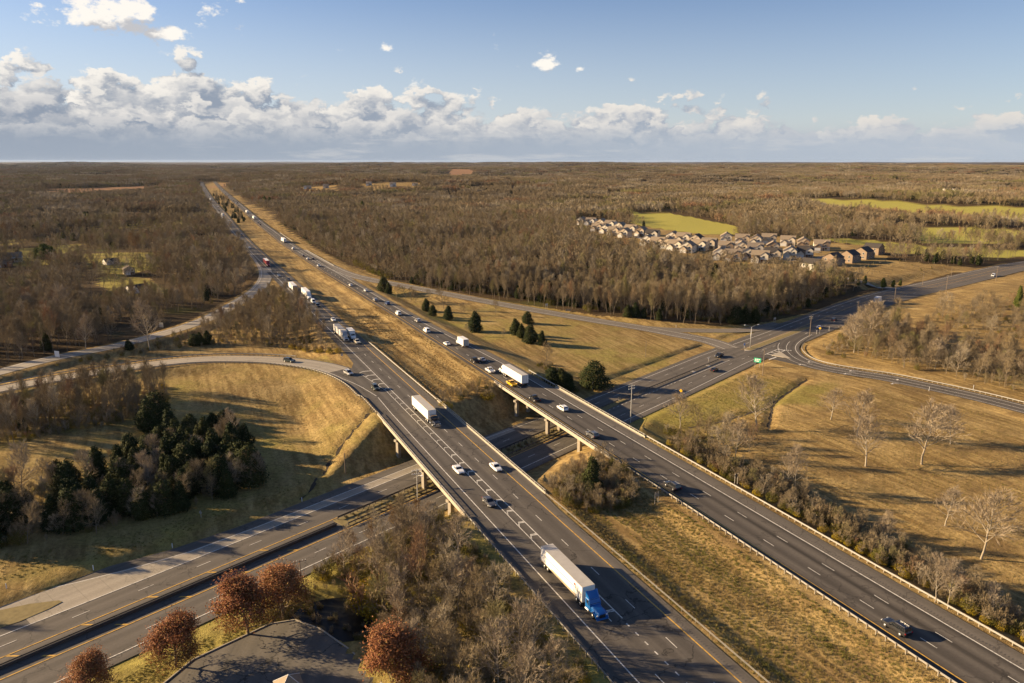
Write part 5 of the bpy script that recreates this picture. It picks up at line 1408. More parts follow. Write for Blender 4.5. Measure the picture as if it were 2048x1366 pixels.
# ------------------------------------------------------------------ houses
ROOF = [plain('shingles_%d' % i, c, 0.9, var=0.22, scale=1.5) for i, c in enumerate(((0.27, 0.21, 0.145), (0.22, 0.175, 0.13), (0.06, 0.051, 0.045), (0.23, 0.185, 0.135)))]
WALL = [plain('siding_%d' % i, c, 0.85, var=0.12, scale=1.0) for i, c in enumerate(((0.64, 0.57, 0.45), (0.52, 0.42, 0.30), (0.255, 0.185, 0.125), (0.62, 0.58, 0.50), (0.30, 0.19, 0.13)))]
TRIM = plain('white_trim', (0.70, 0.68, 0.63), 0.6, var=0.05)
PANE = plain('window_pane', (0.05, 0.055, 0.06), 0.12, var=0.2, spec=0.6)
DOORM = plain('door_wood', (0.16, 0.07, 0.04), 0.6)
def gable_roof(m, x0, x1, y0, y1, z0, zr, eave=0.45, th=0.18):
    """ridge along y"""
    xm = 0.5 * (x0 + x1); k = (zr - z0) / (xm - x0); xa, xb = x0 - eave, x1 + eave; za = z0 - k * eave; ya, yb = y0 - eave * .7, y1 + eave * .7
    V = [(xa, ya, za), (xm, ya, zr), (xb, ya, za), (xa, yb, za), (xm, yb, zr), (xb, yb, za)]
    V2 = [(a, b, c + th) for a, b, c in V]
    m.add(V + V2, [(6, 7, 10, 9), (7, 8, 11, 10), (0, 3, 4, 1), (1, 4, 5, 2), (0, 1, 7, 6), (1, 2, 8, 7), (3, 9, 10, 4), (4, 10, 11, 5), (0, 6, 9, 3), (2, 5, 11, 8)])
def gable_wall(m, x0, x1, y0, y1, z0, z1, zr):
    xm = 0.5 * (x0 + x1)
    V = [(x0, y0, z0), (x1, y0, z0), (x1, y0, z1), (xm, y0, zr), (x0, y0, z1), (x0, y1, z0), (x1, y1, z0), (x1, y1, z1), (xm, y1, zr), (x0, y1, z1)]
    m.add(V, [(0, 1, 2, 3, 4), (9, 8, 7, 6, 5), (1, 6, 7, 2), (5, 0, 4, 9), (0, 5, 6, 1)])
def house_parts(style, wall, wall2, roof):
    """front faces -y; returns list of (name, data, parent index)"""
    out = []
    two = style != 'ranch'
    if style == 'ranch': X, Y, h, zr = 6.2, 4.6, 3.1, 5.6
    elif style == 'wide': X, Y, h, zr = 6.0, 5.0, 5.5, 8.3
    else: X, Y, h, zr = 4.9, 6.0, 5.6, 8.6
    m = MB()
    swap = style in ('wide', 'ranch')                       # ridge along x
    if swap:
        gable_wall(m, -Y, Y, -X, X, -.8, h, zr); m.V = [(y, x, z) for x, y, z in m.V]; m.F = [f[::-1] for f in m.F]
    else: gable_wall(m, -X, X, -Y, Y, -.8, h, zr)
    out.append(('wall', m.data('wall', WALL[wall]), None))
    m = MB()
    if swap: gable_roof(m, -Y, Y, -X, X, h, zr); m.V = [(y, x, z) for x, y, z in m.V]; m.F = [f[::-1] for f in m.F]
    else: gable_roof(m, -X, X, -Y, Y, h, zr)
    out.append(('roof', m.data('roof', ROOF[roof]), None))
    # front gable wing with garage
    gx0, gx1 = (-X + .2, -X + 5.6)
    d = 2.6
    m = MB(); gable_wall(m, gx0, gx1, -Y - d, -Y + .3, -.8, 2.9 if not two else 3.0, 5.2); out.append(('garage_wing', m.data('garage_wing', WALL[wall2]), None)); gi = len(out) - 1
    m = MB(); gable_roof(m, gx0, gx1, -Y - d, -Y + .5, 3.0, 5.3, .35); out.append(('wing_roof', m.data('wing_roof', ROOF[roof]), gi))
    m = MB(); m.box(gx0 + .5, gx1 - .5, -Y - d - .05, -Y - d + .02, .05, 2.35); out.append(('garage_door', m.data('garage_door', TRIM), gi))
    if two:
        m = MB(); gable_wall(m, 0.4, X - .3, -Y - .5, -Y + 2.2, 2.9, 5.4, 7.5); out.append(('dormer', m.data('dormer', WALL[wall2]), None)); di = len(out) - 1
        m = MB(); gable_roof(m, 0.4, X - .3, -Y - .5, -Y + 2.5, 5.45, 7.6, .3); out.append(('dormer_roof', m.data('dormer_roof', ROOF[roof]), di))
    m = MB(); m.box(.3, X - .2, -Y - 1.7, -Y, 2.55, 2.75); m.box(.4, .6, -Y - 1.6, -Y - 1.4, -.3, 2.55); m.box(X - .5, X - .3, -Y - 1.6, -Y - 1.4, -.3, 2.55); out.append(('porch', m.data('porch', TRIM), None))
    m = MB(); m.box(.9, 1.9, -Y - .06, -Y + .02, .05, 2.15); out.append(('door', m.data('door', DOORM), None))
    def win(x, y, z, w, hh, ax):
        m = MB(); k = .05
        if ax == 'y': m.box(x - w / 2 - .1, x + w / 2 + .1, y - k, y + k, z - .1, z + hh + .1)
        else: m.box(x - k, x + k, y - w / 2 - .1, y + w / 2 + .1, z - .1, z + hh + .1)
        out.append(('window', m.data('window', TRIM), None)); i = len(out) - 1
        m = MB(); k = .075
        if ax == 'y': m.box(x - w / 2, x + w / 2, y - k, y + k, z, z + hh)
        else: m.box(x - k, x + k, y - w / 2, y + w / 2, z, z + hh)
        out.append(('pane', m.data('pane', PANE), i))
    win(3.1, -Y, .9, 1.5, 1.3, 'y')
    if two:
        win(2.5, -Y - .5, 3.7, 1.6, 1.2, 'y')
        for z in (.9, 3.6):
            for q in (-.5, .5): win(q * Y, Y, z, 1.1, 1.3, 'y') if False else win(X * q, Y, z, 1.1, 1.3, 'y')
    for sx in (-1, 1):
        for z in ((.9, 3.6) if two else (.9,)):
            for q in (-.45, .4): win(sx * X, q * Y, z, 1.0, 1.2, 'x')
    return out
_hp = {}
def put_house(x, y, rz, style, wall, wall2, roof, label, group, s=1.0, name='house'):
    key = (style, wall, wall2, roof)
    if key not in _hp: _hp[key] = house_parts(*key)
    z = tz(x, y)
    t = thing(name, label, 'house', (x, y, z + .1), rz, group); t.scale = (s, s, s)
    obs = []
    for nm, d, par in _hp[key]: obs.append(new_obj(nm, d, t if par is None else obs[par]))
    return t
EST = 'houses of the new housing estate'
rows = [  # pixel of the foot, style, wall, wall2, roof, facing
 (1163, 449, 'tall', 0, 1, 0), (1182, 450, 'wide', 3, 3, 1), (1203, 453, 'tall', 1, 0, 0), (1221, 456, 'wide', 3, 0, 1), (1241, 461, 'tall', 0, 1, 3), (1262, 466, 'wide', 1, 0, 0), (1283, 471, 'tall', 2, 1, 1), (1305, 477, 'wide', 1, 0, 2),
 (1196, 462, 'wide', 1, 1, 0), (1213, 466, 'tall', 0, 0, 1), (1229, 470, 'wide', 0, 1, 3), (1250, 474, 'tall', 1, 0, 0),
 (1346, 482, 'tall', 0, 1, 1), (1367, 484, 'wide', 1, 0, 0), (1393, 488, 'tall', 1, 1, 2), (1296, 490, 'tall', 3, 0, 1), (1316, 494, 'wide', 0, 1, 0), (1336, 496, 'tall', 1, 0, 3), (1352, 500, 'wide', 0, 0, 0), (1376, 504, 'tall', 0, 1, 1), (1400, 500, 'wide', 1, 0, 0), (1418, 496, 'wide', 2, 1, 3),
 (1452, 484, 'tall', 0, 0, 0), (1484, 487, 'wide', 3, 1, 0), (1512, 489, 'tall', 1, 0, 1), (1537, 486, 'wide', 0, 1, 0), (1452, 503, 'wide', 3, 2, 0), (1482, 504, 'tall', 0, 1, 0), (1510, 507, 'wide', 3, 0, 1), (1545, 504, 'tall', 2, 1, 1), (1575, 491, 'wide', 3, 0, 0), (1606, 495, 'tall', 1, 2, 1), (1642, 500, 'wide', 0, 2, 0),
 (1440, 518, 'tall', 3, 0, 0), (1466, 521, 'wide', 0, 2, 1), (1497, 518, 'tall', 0, 1, 2), (1520, 524, 'wide', 2, 0, 0), (1545, 518, 'wide', 1, 1, 2), (1580, 515, 'tall', 3, 0, 1), (1609, 514, 'wide', 2, 0, 2),
 (1622, 542, 'wide', 3, 2, 2), (1665, 530, 'tall', 2, 2, 2), (1698, 524, 'tall', 2, 2, 2), (1726, 517, 'tall', 2, 2, 2), (1746, 508, 'wide', 2, 2, 2)]
WORD = {0: 'cream', 1: 'tan', 2: 'brown brick', 3: 'white'}
RW = {0: 'light brown roof', 1: 'grey brown roof', 2: 'dark roof', 3: 'sandy roof'}
def est_label(i, r):
    px, py = r[0], r[1]
    where = 'in the row behind the wood' if i < 8 else 'half hidden by the wood' if i < 12 or 15 <= i < 22 else 'backing onto the green field' if i in (12, 13, 14, 22, 23, 24, 25, 30, 31, 32) else 'beside the brown scrub field' if i > 39 else 'in the middle of the estate'
    return '%s %s house, %s, %s gable, %s' % (WORD[r[3]], {'tall': 'narrow', 'wide': 'broad'}[r[2]], RW[r[5]], {0: 'cream', 1: 'tan', 2: 'brick', 3: 'white'}[r[4]], where)
est_dir = None
for i, r in enumerate(rows):
    x, y, z = hit(r[0], r[1], 5)
    rz = {0: -0.5, 1: -0.5, 2: -0.35}[0 if i < 22 else 2] + (rng.random() - .5) * .12
    if i > 39: rz = 2.3
    put_house(x, y, rz, r[2], r[3], r[4], r[5], est_label(i, r), EST, 1.12)
# streets of the estate
def flat_path(name, pts, w, mat, label, z0=5):
    P = catmull([(*hit(a, b, z0)[:2], 0) for a, b in pts], 8)
    P[:, 2] = terrain(P[:, 0], P[:, 1], np.full(len(P), 1.5)) + 0.25
    return path_ribbon(name, P, -w / 2, w / 2, 0.0, mat, label=label)
flat_path('street', [(1190, 458), (1240, 466), (1310, 482), (1400, 493), (1480, 496), (1560, 499), (1640, 505)], 8, MAT['concrete_road'], 'pale street through the housing estate')
flat_path('street', [(1440, 512), (1520, 514), (1600, 522), (1650, 514), (1700, 505)], 8, MAT['concrete_road'], 'pale front street of the housing estate')
flat_path('driveway', [(1800, 578), (1770, 576), (1740, 570), (1715, 562), (1690, 556)], 6, MAT['concrete_road'], 'pale gravel driveway joining the road bend', 2)
# farm houses and cottages among the trees
g = 'scattered houses among the trees'
for px, py, st, w1, w2, ro, rz, lab, s in (
    (22, 523, 'ranch', 3, 3, 1, 0.5, 'low white house with brown roof by the dark pines', 1.3), (8, 533, 'ranch', 4, 4, 1, 0.5, 'brick outbuilding beside the low white house', .9),
    (272, 584, 'ranch', 3, 3, 2, 0.9, 'small white cottage with dark roof in the wood behind the exit ramp', .8), (222, 528, 'ranch', 3, 0, 2, 0.8, 'little white shed roofed cottage on a sunny clearing', .8), (258, 548, 'tall', 1, 0, 0, .6, 'narrow tan house end among bare trees', .7),
    (332, 438, 'ranch', 4, 4, 2, 0.2, 'dark brick ranch house on the far lawn', 1.0), (375, 436, 'ranch', 4, 2, 2, 0.2, 'second dark ranch house at the end of the far lawn', 1.0),
    (615, 378, 'ranch', 3, 3, 0, 0.3, 'long white house on the hill beyond the highway', 1.6), (652, 376, 'wide', 3, 1, 1, 0.2, 'white farmhouse beside the long hill house', 1.2), (738, 371, 'wide', 1, 0, 0, 0.1, 'tan farmhouse on the hill meadow', 1.2), (786, 373, 'wide', 3, 3, 1, 0.1, 'white gabled farmhouse on the hill meadow', 1.3), (830, 371, 'ranch', 3, 3, 1, 0.1, 'tiny pale house at the end of the hill meadow', 1.2),
    (1893, 382, 'ranch', 3, 3, 0, 0.1, 'tiny cream house in the far right woods', 1.6), (1910, 382, 'ranch', 3, 3, 0, 0.1, 'second tiny cream house in the far right woods', 1.4),
    (523, 373, 'ranch', 3, 3, 0, .3, 'tiny white house near the far highway', 1.3), (862, 365, 'ranch', 3, 3, 1, .3, 'tiny white shed in the far woods', 1.2)):
    x, y, z = hit(px, py, 5); put_house(x, y, rz, st, w1, w2, ro, lab, g, s)
# pointed cupola roof at the lower edge
x, y = pix(578, 1366, 4.0)
t = thing('pavilion', 'pointed pyramid roof of a small pavilion on the parking lot', 'pavilion', (x, y, 1.0), 0.5)
m = MB(); m.box(-1.6, 1.6, -1.6, 1.6, 0, 2.6); m.build('wall', WALL[1], t)
m = MB(); m.add([(-2.1, -2.1, 2.6), (2.1, -2.1, 2.6), (2.1, 2.1, 2.6), (-2.1, 2.1, 2.6), (0, 0, 4.5)], [(0, 1, 4), (1, 2, 4), (2, 3, 4), (3, 0, 4), (3, 2, 1, 0)]); rf = m.build('roof', ROOF[0], t)
for k in range(4):
    a = math.pi / 4 + k * math.pi / 2; m = MB(); m.cyl((2.97 * math.cos(a), 2.97 * math.sin(a), 2.62), (0, 0, 4.53), .05, n=5); m.build('hip_trim', TRIM, rf)
# ------------------------------------------------------------------ vegetation prototypes
def leaf_mat(name, c0, c1, rough=0.8, rand=0.15, trans=0.0, species=False):
    m = bpy.data.materials.new(name); nt, b = nodes_of(m)
    oi = nt.nodes.new('ShaderNodeObjectInfo')
    g = nt.nodes.new('ShaderNodeNewGeometry')
    f = tex_noise(nt, 0.9, 3, 0.6, g.outputs['Position'])
    c = mix_col(nt, c0, c1, ramp01(nt, mth(nt, 'ADD', mth(nt, 'MULTIPLY', f, 0.6), mth(nt, 'MULTIPLY', oi.outputs['Random'], 0.4)), 0.25, 0.75))
    if species:      # woods of mixed kinds: some ruddy, some olive, some grey
        q = mth(nt, 'FRACT', mth(nt, 'MULTIPLY', oi.outputs['Random'], 7.31))
        c = mix_col(nt, c, (0.25, 0.135, 0.075), mth(nt, 'MULTIPLY', ramp01(nt, q, 0.92, 0.97), 0.7))
        c = mix_col(nt, c, (0.20, 0.18, 0.07), mth(nt, 'MULTIPLY', ramp01(nt, q, 0.14, 0.06), 0.8))
        c = mix_col(nt, c, (0.34, 0.29, 0.21), mth(nt, 'MULTIPLY', mth(nt, 'MULTIPLY', ramp01(nt, q, 0.40, 0.46), ramp01(nt, q, 0.60, 0.54)), 0.7))
    hsv = nt.nodes.new('ShaderNodeHueSaturation'); nt.links.new(c, hsv.inputs['Color'])
    mr = nt.nodes.new('ShaderNodeMapRange'); nt.links.new(oi.outputs['Random'], mr.inputs['Value'])
    mr.inputs['To Min'].default_value = 1 + rand; mr.inputs['To Max'].default_value = 1 - rand
    nt.links.new(mr.outputs[0], hsv.inputs['Value'])
    nt.links.new(hsv.outputs[0], b.inputs['Base Color'])
    b.inputs['Roughness'].default_value = rough; b.inputs['Specular IOR Level'].default_value = 0.12
    if trans:
        tr = nt.nodes.new('ShaderNodeBsdfTranslucent'); nt.links.new(hsv.outputs[0], tr.inputs['Color'])
        ms = nt.nodes.new('ShaderNodeMixShader'); ms.inputs[0].default_value = trans
        out = [n for n in nt.nodes if n.type == 'OUTPUT_MATERIAL'][0]
        nt.links.new(b.outputs[0], ms.inputs[1]); nt.links.new(tr.outputs[0], ms.inputs[2]); nt.links.new(ms.outputs[0], out.inputs[0])
    return m
BARK = leaf_mat('bark_grey_brown', (0.15, 0.12, 0.082), (0.25, 0.20, 0.14), 0.9)
TWIG = leaf_mat('twigs_brown', (0.165, 0.125, 0.07), (0.33, 0.26, 0.16), 0.9, 0.28, 0, True)
BARK_P = leaf_mat('bark_pale', (0.25, 0.21, 0.155), (0.38, 0.33, 0.255), 0.9)
TWIG_P = leaf_mat('twigs_pale', (0.25, 0.195, 0.13), (0.36, 0.29, 0.205), 0.9)
TWIG_R = leaf_mat('twigs_reddish', (0.15, 0.085, 0.05), (0.25, 0.15, 0.09), 0.9)
CEDAR = leaf_mat('cedar_needles', (0.018, 0.026, 0.009), (0.055, 0.062, 0.018), 0.85, 0.2)
PINE = leaf_mat('pine_needles', (0.055, 0.070, 0.014), (0.13, 0.135, 0.030), 0.85, 0.2)
PEAR = leaf_mat('pear_leaves_red', (0.20, 0.075, 0.035), (0.36, 0.17, 0.075), 0.7, 0.12, 0.25)
PEAR_Y = leaf_mat('pear_leaves_orange', (0.27, 0.145, 0.045), (0.36, 0.235, 0.08), 0.7, 0.12, 0.25)
L_OLIVE = leaf_mat('leaves_olive', (0.085, 0.080, 0.016), (0.20, 0.165, 0.035), 0.8, 0.2, 0.2)
L_YELLOW = leaf_mat('leaves_yellow', (0.22, 0.155, 0.014), (0.42, 0.31, 0.03), 0.8, 0.2, 0.25)
L_BROWN = leaf_mat('leaves_brown', (0.14, 0.095, 0.035), (0.25, 0.175, 0.07), 0.8, 0.2, 0.2)

class Veg:
    """wood (tubes) and foliage (loose faces) kept apart: trunk part and crown part"""
    def __init__(s): s.wood = MB(); s.tv, s.tf, s.tm = [], [], []
    def tube(s, pts, rads, n):
        secs = []
        for i, p in enumerate(pts):
            t = (pts[min(i + 1, len(pts) - 1)] - pts[max(i - 1, 0)]); t = t / (np.linalg.norm(t) + 1e-9)
            u = np.cross(t, [0.31, 0.17, 0.93] if abs(t[2]) < 0.9 else [1.0, 0.1, 0]); u /= np.linalg.norm(u); v = np.cross(t, u)
            secs.append([tuple(p + rads[i] * (u * math.cos(2 * math.pi * k / n) + v * math.sin(2 * math.pi * k / n))) for k in range(n)])
        s.wood.loft(secs, False)
    def twig(s, p, q, w, mi=0):
        d = q - p; u = np.cross(d, rng.normal(size=3)); u = u / (np.linalg.norm(u) + 1e-9) * w * 0.5
        b = len(s.tv); s.tv += [tuple(p - u), tuple(p + u), tuple(q)]; s.tf.append((b, b + 1, b + 2)); s.tm.append(mi)
    def leaf(s, c, size, nrm=None, mi=1):
        n = rng.normal(size=3) if nrm is None else nrm + rng.normal(size=3) * 0.6
        n = n / np.linalg.norm(n); u = np.cross(n, rng.normal(size=3)); u /= np.linalg.norm(u); v = np.cross(n, u)
        a, b_ = size * (0.7 + 0.6 * rng.random()), size * (0.5 + 0.5 * rng.random())
        k = len(s.tv); s.tv += [tuple(c - u * a * 0.5), tuple(c + v * b_ * 0.5), tuple(c + u * a * 0.5), tuple(c - v * b_ * 0.5)]; s.tf.append((k, k + 1, k + 2, k + 3)); s.tm.append(mi)

def rot_about(d, ang, az):
    d = d / np.linalg.norm(d); u = np.cross(d, [0.2, 0.9, 0.3]); u /= np.linalg.norm(u); v = np.cross(d, u)
    return d * math.cos(ang) + (u * math.cos(az) + v * math.sin(az)) * math.sin(ang)

def bare_tree(H, spread, nlimb, nsub, ntw, fork=0.35, r0=0.16, up=0.35, twig_w=0.06, lean=0.03, leaves=0, multi=1, tl=1.25):
    """spread: limb angle in radians at mid height"""
    T = Veg()
    for st in range(multi):
        base = np.array([0, 0, 0.0]) if multi == 1 else np.r_[rng.normal(size=2) * 0.22, 0]
        d = np.array([rng.normal() * lean, rng.normal() * lean, 1.0]) if multi == 1 else rot_about(np.array([0, 0, 1.0]), 0.12 + 0.42 * rng.random(), rng.random() * 6.28)
        h = H * (1 if multi == 1 else 0.75 + 0.3 * rng.random())
        k = 7; pts = [base - np.array([0, 0, 0.3])]; p = base.copy()
        for i in range(k):
            d = d + rng.normal(size=3) * 0.07; d[2] = abs(d[2]) + 0.05; d /= np.linalg.norm(d)
            p = p + d * h / k; pts.append(p.copy())
        pts = np.array(pts); rr = r0 * (1 if multi == 1 else 0.6)
        rads = np.linspace(rr, rr * 0.12, len(pts))
        T.tube(pts, rads, 5 if multi == 1 else 4)
        for i in range(nlimb):
            t = fork + (1 - fork) * ((i + rng.random()) / nlimb) ** 0.9
            f = t * (len(pts) - 1); j = min(int(f), len(pts) - 2); p0 = pts[j] + (pts[j + 1] - pts[j]) * (f - j); td = pts[j + 1] - pts[j]
            ang = spread * (1.15 - 0.55 * t) * (0.75 + 0.5 * rng.random())
            ld = rot_about(td, ang, i * 2.4 + rng.random() * 1.2)
            L = h * (0.44 - 0.28 * (t - fork) / (1 - fork)) * (0.75 + 0.5 * rng.random())
            q = [p0]; dd = ld.copy()
            for _ in range(3):
                dd = dd + np.array([0, 0, up * 0.45]) + rng.normal(size=3) * 0.12; dd /= np.linalg.norm(dd); q.append(q[-1] + dd * L / 3)
            q = np.array(q); r1 = rr * (1 - 0.8 * t) * 0.62 + 0.012
            T.tube(q, np.linspace(r1, 0.012, 4), 3)
            for m in range(nsub):
                tt = 0.25 + 0.75 * (m + rng.random()) / nsub; f = tt * 3; j = min(int(f), 2); s0 = q[j] + (q[j + 1] - q[j]) * (f - j)
                sd = rot_about(q[j + 1] - q[j], 0.35 + 0.6 * rng.random(), rng.random() * 6.28); sd = sd + np.array([0, 0, up * 0.6]); sd /= np.linalg.norm(sd)
                SL = L * (0.5 - 0.25 * tt) * (0.7 + 0.6 * rng.random()) + 0.35; s1 = s0 + sd * SL
                T.twig(s0, s1, twig_w * 1.35)
                for w in range(ntw):
                    u = (w + rng.random()) / ntw; a = s0 + (s1 - s0) * (0.2 + 0.8 * u)
                    wd = rot_about(sd, 0.25 + 0.6 * rng.random(), rng.random() * 6.28) + np.array([0, 0, up * 0.5])
                    e = a + wd / np.linalg.norm(wd) * tl * (0.5 + 0.8 * rng.random()) * (H / 14) ** 0.5
                    T.twig(a, e, twig_w)
                    if leaves and rng.random() < leaves: T.leaf(e, 0.34)
    return T

def conifer(H, R, n, size, shape=1.0, lumps=9, mi=1, base=0.04):
    T = Veg()
    T.tube(np.array([[0, 0, -0.3], [0, 0, H * 0.5], [0, 0, H * 0.93]]), [0.16, 0.10, 0.02], 5)
    ph = rng.random(lumps) * 6.28; lz = rng.random(lumps); la = 0.10 + 0.24 * rng.random(lumps)
    def rad(t, az):
        r = R * (1 - t) ** (0.55 * shape) * min(1, 0.45 + (t - base) * 6)
        k = sum(a * math.exp(-((t - z) / 0.14) ** 2) * math.cos(az - p_) for a, z, p_ in zip(la, lz, ph))
        return max(0.05, r * (1 + k))
    i = 0
    while i < n:
        t = base + (1 - base) * rng.random() ** 1.15; az = rng.random() * 6.28; r = rad(t, az)
        if rng.random() > r / R + 0.15: continue
        u = 0.55 + 0.5 * rng.random() ** 0.5
        c = np.array([math.cos(az) * r * u, math.sin(az) * r * u, t * H + 0.25 * rng.normal()])
        # sprays: short clusters of small faces pointing outward and up
        nrm = np.array([math.cos(az), math.sin(az), 0.5])
        for _ in range(3):
            T.leaf(c + rng.normal(size=3) * size * 0.55, size * (0.7 + 0.6 * rng.random()), nrm, mi)
        i += 1
    # twiggy core that stops light going straight through
    for _ in range(160):
        t = base + (0.92 - base) * rng.random(); az = rng.random() * 6.28; r = rad(t, az) * 0.75
        T.twig(np.array([0, 0, t * H]), np.array([math.cos(az) * r, math.sin(az) * r, t * H + 0.3]), 0.30, 0)
    return T

def ball_tree(H, R, n, size):
    """autumn pear: fine limbs rising from low on the trunk, leaves in clusters at the twig ends"""
    T = bare_tree(H * 0.92, 1.3, 34, 8, 6, fork=0.12, r0=0.15, up=0.5, twig_w=0.045, tl=0.95)
    tips = np.array([T.tv[f[2]] for f in T.tf]); tips = tips[tips[:, 2] > 0.16 * H]
    c0 = np.array([0, 0, 0.55 * H])
    for k in range(n):
        p = tips[rng.integers(len(tips))] + rng.normal(size=3) * 0.3
        d = p - c0; r = math.hypot(d[0] / R, d[1] / R) ** 2 + (d[2] / (0.47 * H)) ** 2
        if r > 1.25 and rng.random() < 0.8: continue
        nn = d / (np.linalg.norm(d) + 1e-6)
        T.leaf(p, size, nn, 2 if (nn[2] < 0 and rng.random() < 0.55) or rng.random() < 0.1 else 1)
    return T

def shrub(H, W, stems, nl, size):
    T = bare_tree(H, 0.7, 7, 4, 4, fork=0.12, r0=0.05, up=0.6, twig_w=0.055, multi=stems, tl=0.9)
    # spread the stems sideways
    k = W / H
    T.wood.V = [(x * k * 1.5, y * k * 1.5, z) for x, y, z in T.wood.V]; T.tv = [(x * k * 1.5, y * k * 1.5, z) for x, y, z in T.tv]
    for _ in range(nl):
        d = rng.normal(size=3); d /= np.linalg.norm(d); u = 0.35 + 0.65 * rng.random() ** 0.6
        T.leaf(np.array([d[0] * W * u * 0.8, d[1] * W * u * 0.8, 0.42 * H + d[2] * 0.42 * H * u]), size)
    return T

PROTO = {}     # kind -> list of (trunk data, crown data, joined object, nominal height)
HIDDEN = {}
def add_proto(kind, T, mats_w, mats_l, H, col):
    i = len(PROTO.setdefault(kind, []))
    tr = T.wood.data('trunk', mats_w, True)
    cr = mesh_data('crown', T.tv, T.tf, mats_l, T.tm)
    V = T.wood.V + T.tv; b = len(T.wood.V)
    F = T.wood.F + [tuple(k + b for k in f) for f in T.tf]
    mi = [0] * len(T.wood.F) + [1 + k for k in T.tm]
    jo = bpy.data.objects.new('%s_%02d' % (kind, i), mesh_data('%s_%02d' % (kind, i), V, F, [mats_w] + list(mats_l), mi))
    HIDDEN.setdefault(col, []).append(jo)
    PROTO[kind].append((tr, cr, jo, H))

for i in range(5):
    add_proto('tall', bare_tree(15, 0.62, 22, 7, 8, fork=0.30, r0=0.15, up=0.55, twig_w=0.062, tl=1.35), BARK, [TWIG, L_BROWN], 15, 'tall')
for i in range(4):
    add_proto('round', bare_tree(11, 1.1, 24, 9, 10, fork=0.18, r0=0.16, up=0.25, twig_w=0.042, tl=1.15), BARK, [TWIG, L_BROWN], 11, 'round')
for i in range(4):
    add_proto('pale', bare_tree(12, 1.0, 26, 10, 10, fork=0.24, r0=0.17, up=0.3, twig_w=0.05, tl=1.1), BARK_P, [TWIG_P, L_BROWN], 12, 'pale')
for i in range(2):
    add_proto('rusty', bare_tree(12, 0.8, 20, 7, 7, fork=0.2, r0=0.16, up=0.4, twig_w=0.06, leaves=0.5), BARK, [TWIG_R, L_BROWN], 12, 'rusty')
for i in range(5):
    add_proto('cedar', conifer(8, 2.3 + 0.5 * (i % 3), 1500, 0.34, 0.8 + 0.25 * (i % 2)), BARK, [TWIG, CEDAR], 8, 'cedar')
for i in range(2):
    add_proto('pine', conifer(14, 3.2, 1100, 0.55, 0.75, 12, base=0.25), BARK, [TWIG, PINE], 14, 'pine')
for i in range(3):
    add_proto('pear', ball_tree(7.2, 3.4, 15000, 0.19), BARK, [TWIG_R, PEAR, PEAR_Y], 7.2, 'pear')
for i in range(4):
    add_proto('brush', shrub(3.6, 1.9, 5, 110, 0.16), BARK, [TWIG, L_BROWN], 3.6, 'brush')
for i in range(4):
    add_proto('olive', shrub(3.2, 2.0, 4, 900, 0.20), BARK, [TWIG, L_OLIVE], 3.2, 'olive')
for i in range(3):
    add_proto('yellow', shrub(2.6, 1.7, 4, 800, 0.19), BARK, [TWIG, L_YELLOW], 2.6, 'yellow')
for i in range(4):      # mid distance: fewer, wider twigs
    add_proto('mid', bare_tree(15, 0.75, 13, 5, 5, fork=0.30, r0=0.16, up=0.5, twig_w=0.13, tl=1.9), BARK, [TWIG, L_BROWN], 15, 'mid')
for i in range(4):
    add_proto('mid', bare_tree(12, 1.15, 15, 6, 5, fork=0.2, r0=0.18, up=0.3, twig_w=0.14, tl=1.7), BARK, [TWIG, L_BROWN], 15, 'mid')
for i in range(2):
    add_proto('midcedar', conifer(9, 2.6, 260, 0.95, 0.8), BARK, [TWIG, CEDAR], 9, 'midcedar')

def tuft(n, h, w):
    T = Veg()
    for _ in range(n):
        a = rng.random() * 6.28; r = w * rng.random() ** 0.5; b = np.array([math.cos(a) * r, math.sin(a) * r, -0.03])
        T.twig(b, b + np.array([rng.normal() * 0.09, rng.normal() * 0.09, h * (0.5 + 0.7 * rng.random())]), 0.05, 0)
    return T
def grass_mat(name, c0, c1, c2):
    m = bpy.data.materials.new(name); nt, b = nodes_of(m)
    oi = nt.nodes.new('ShaderNodeObjectInfo')
    c = mix_col(nt, c0, c1, oi.outputs['Random'])
    mp = nt.nodes.new('ShaderNodeMapping'); mp.vector_type = 'TEXTURE'; mp.inputs['Rotation'].default_value = (0, 0, math.radians(24.6)); mp.inputs['Scale'].default_value = (1, 12, 1)
    nt.links.new(oi.outputs['Location'], mp.inputs['Vector'])
    c = mix_col(nt, c, c2, ramp01(nt, tex_noise(nt, 0.45, 3, 0.6, mp.outputs[0]), 0.40, 0.62))
    nt.links.new(c, b.inputs['Base Color']); b.inputs['Roughness'].default_value = 0.9; b.inputs['Specular IOR Level'].default_value = 0.1
    return m
G_TAN = grass_mat('grass_tan', (0.20, 0.135, 0.055), (0.40, 0.285, 0.12), (0.30, 0.20, 0.075))
G_MIX = grass_mat('grass_mixed', (0.16, 0.12, 0.04), (0.34, 0.25, 0.10), (0.15, 0.14, 0.035))
for i in range(4):
    add_proto('tuft', tuft(26, 0.26, 0.24), BARK, [G_TAN], 0.3, 'tuft'); add_proto('tuftmix', tuft(26, 0.28, 0.26), BARK, [G_MIX], 0.3, 'tuftmix')

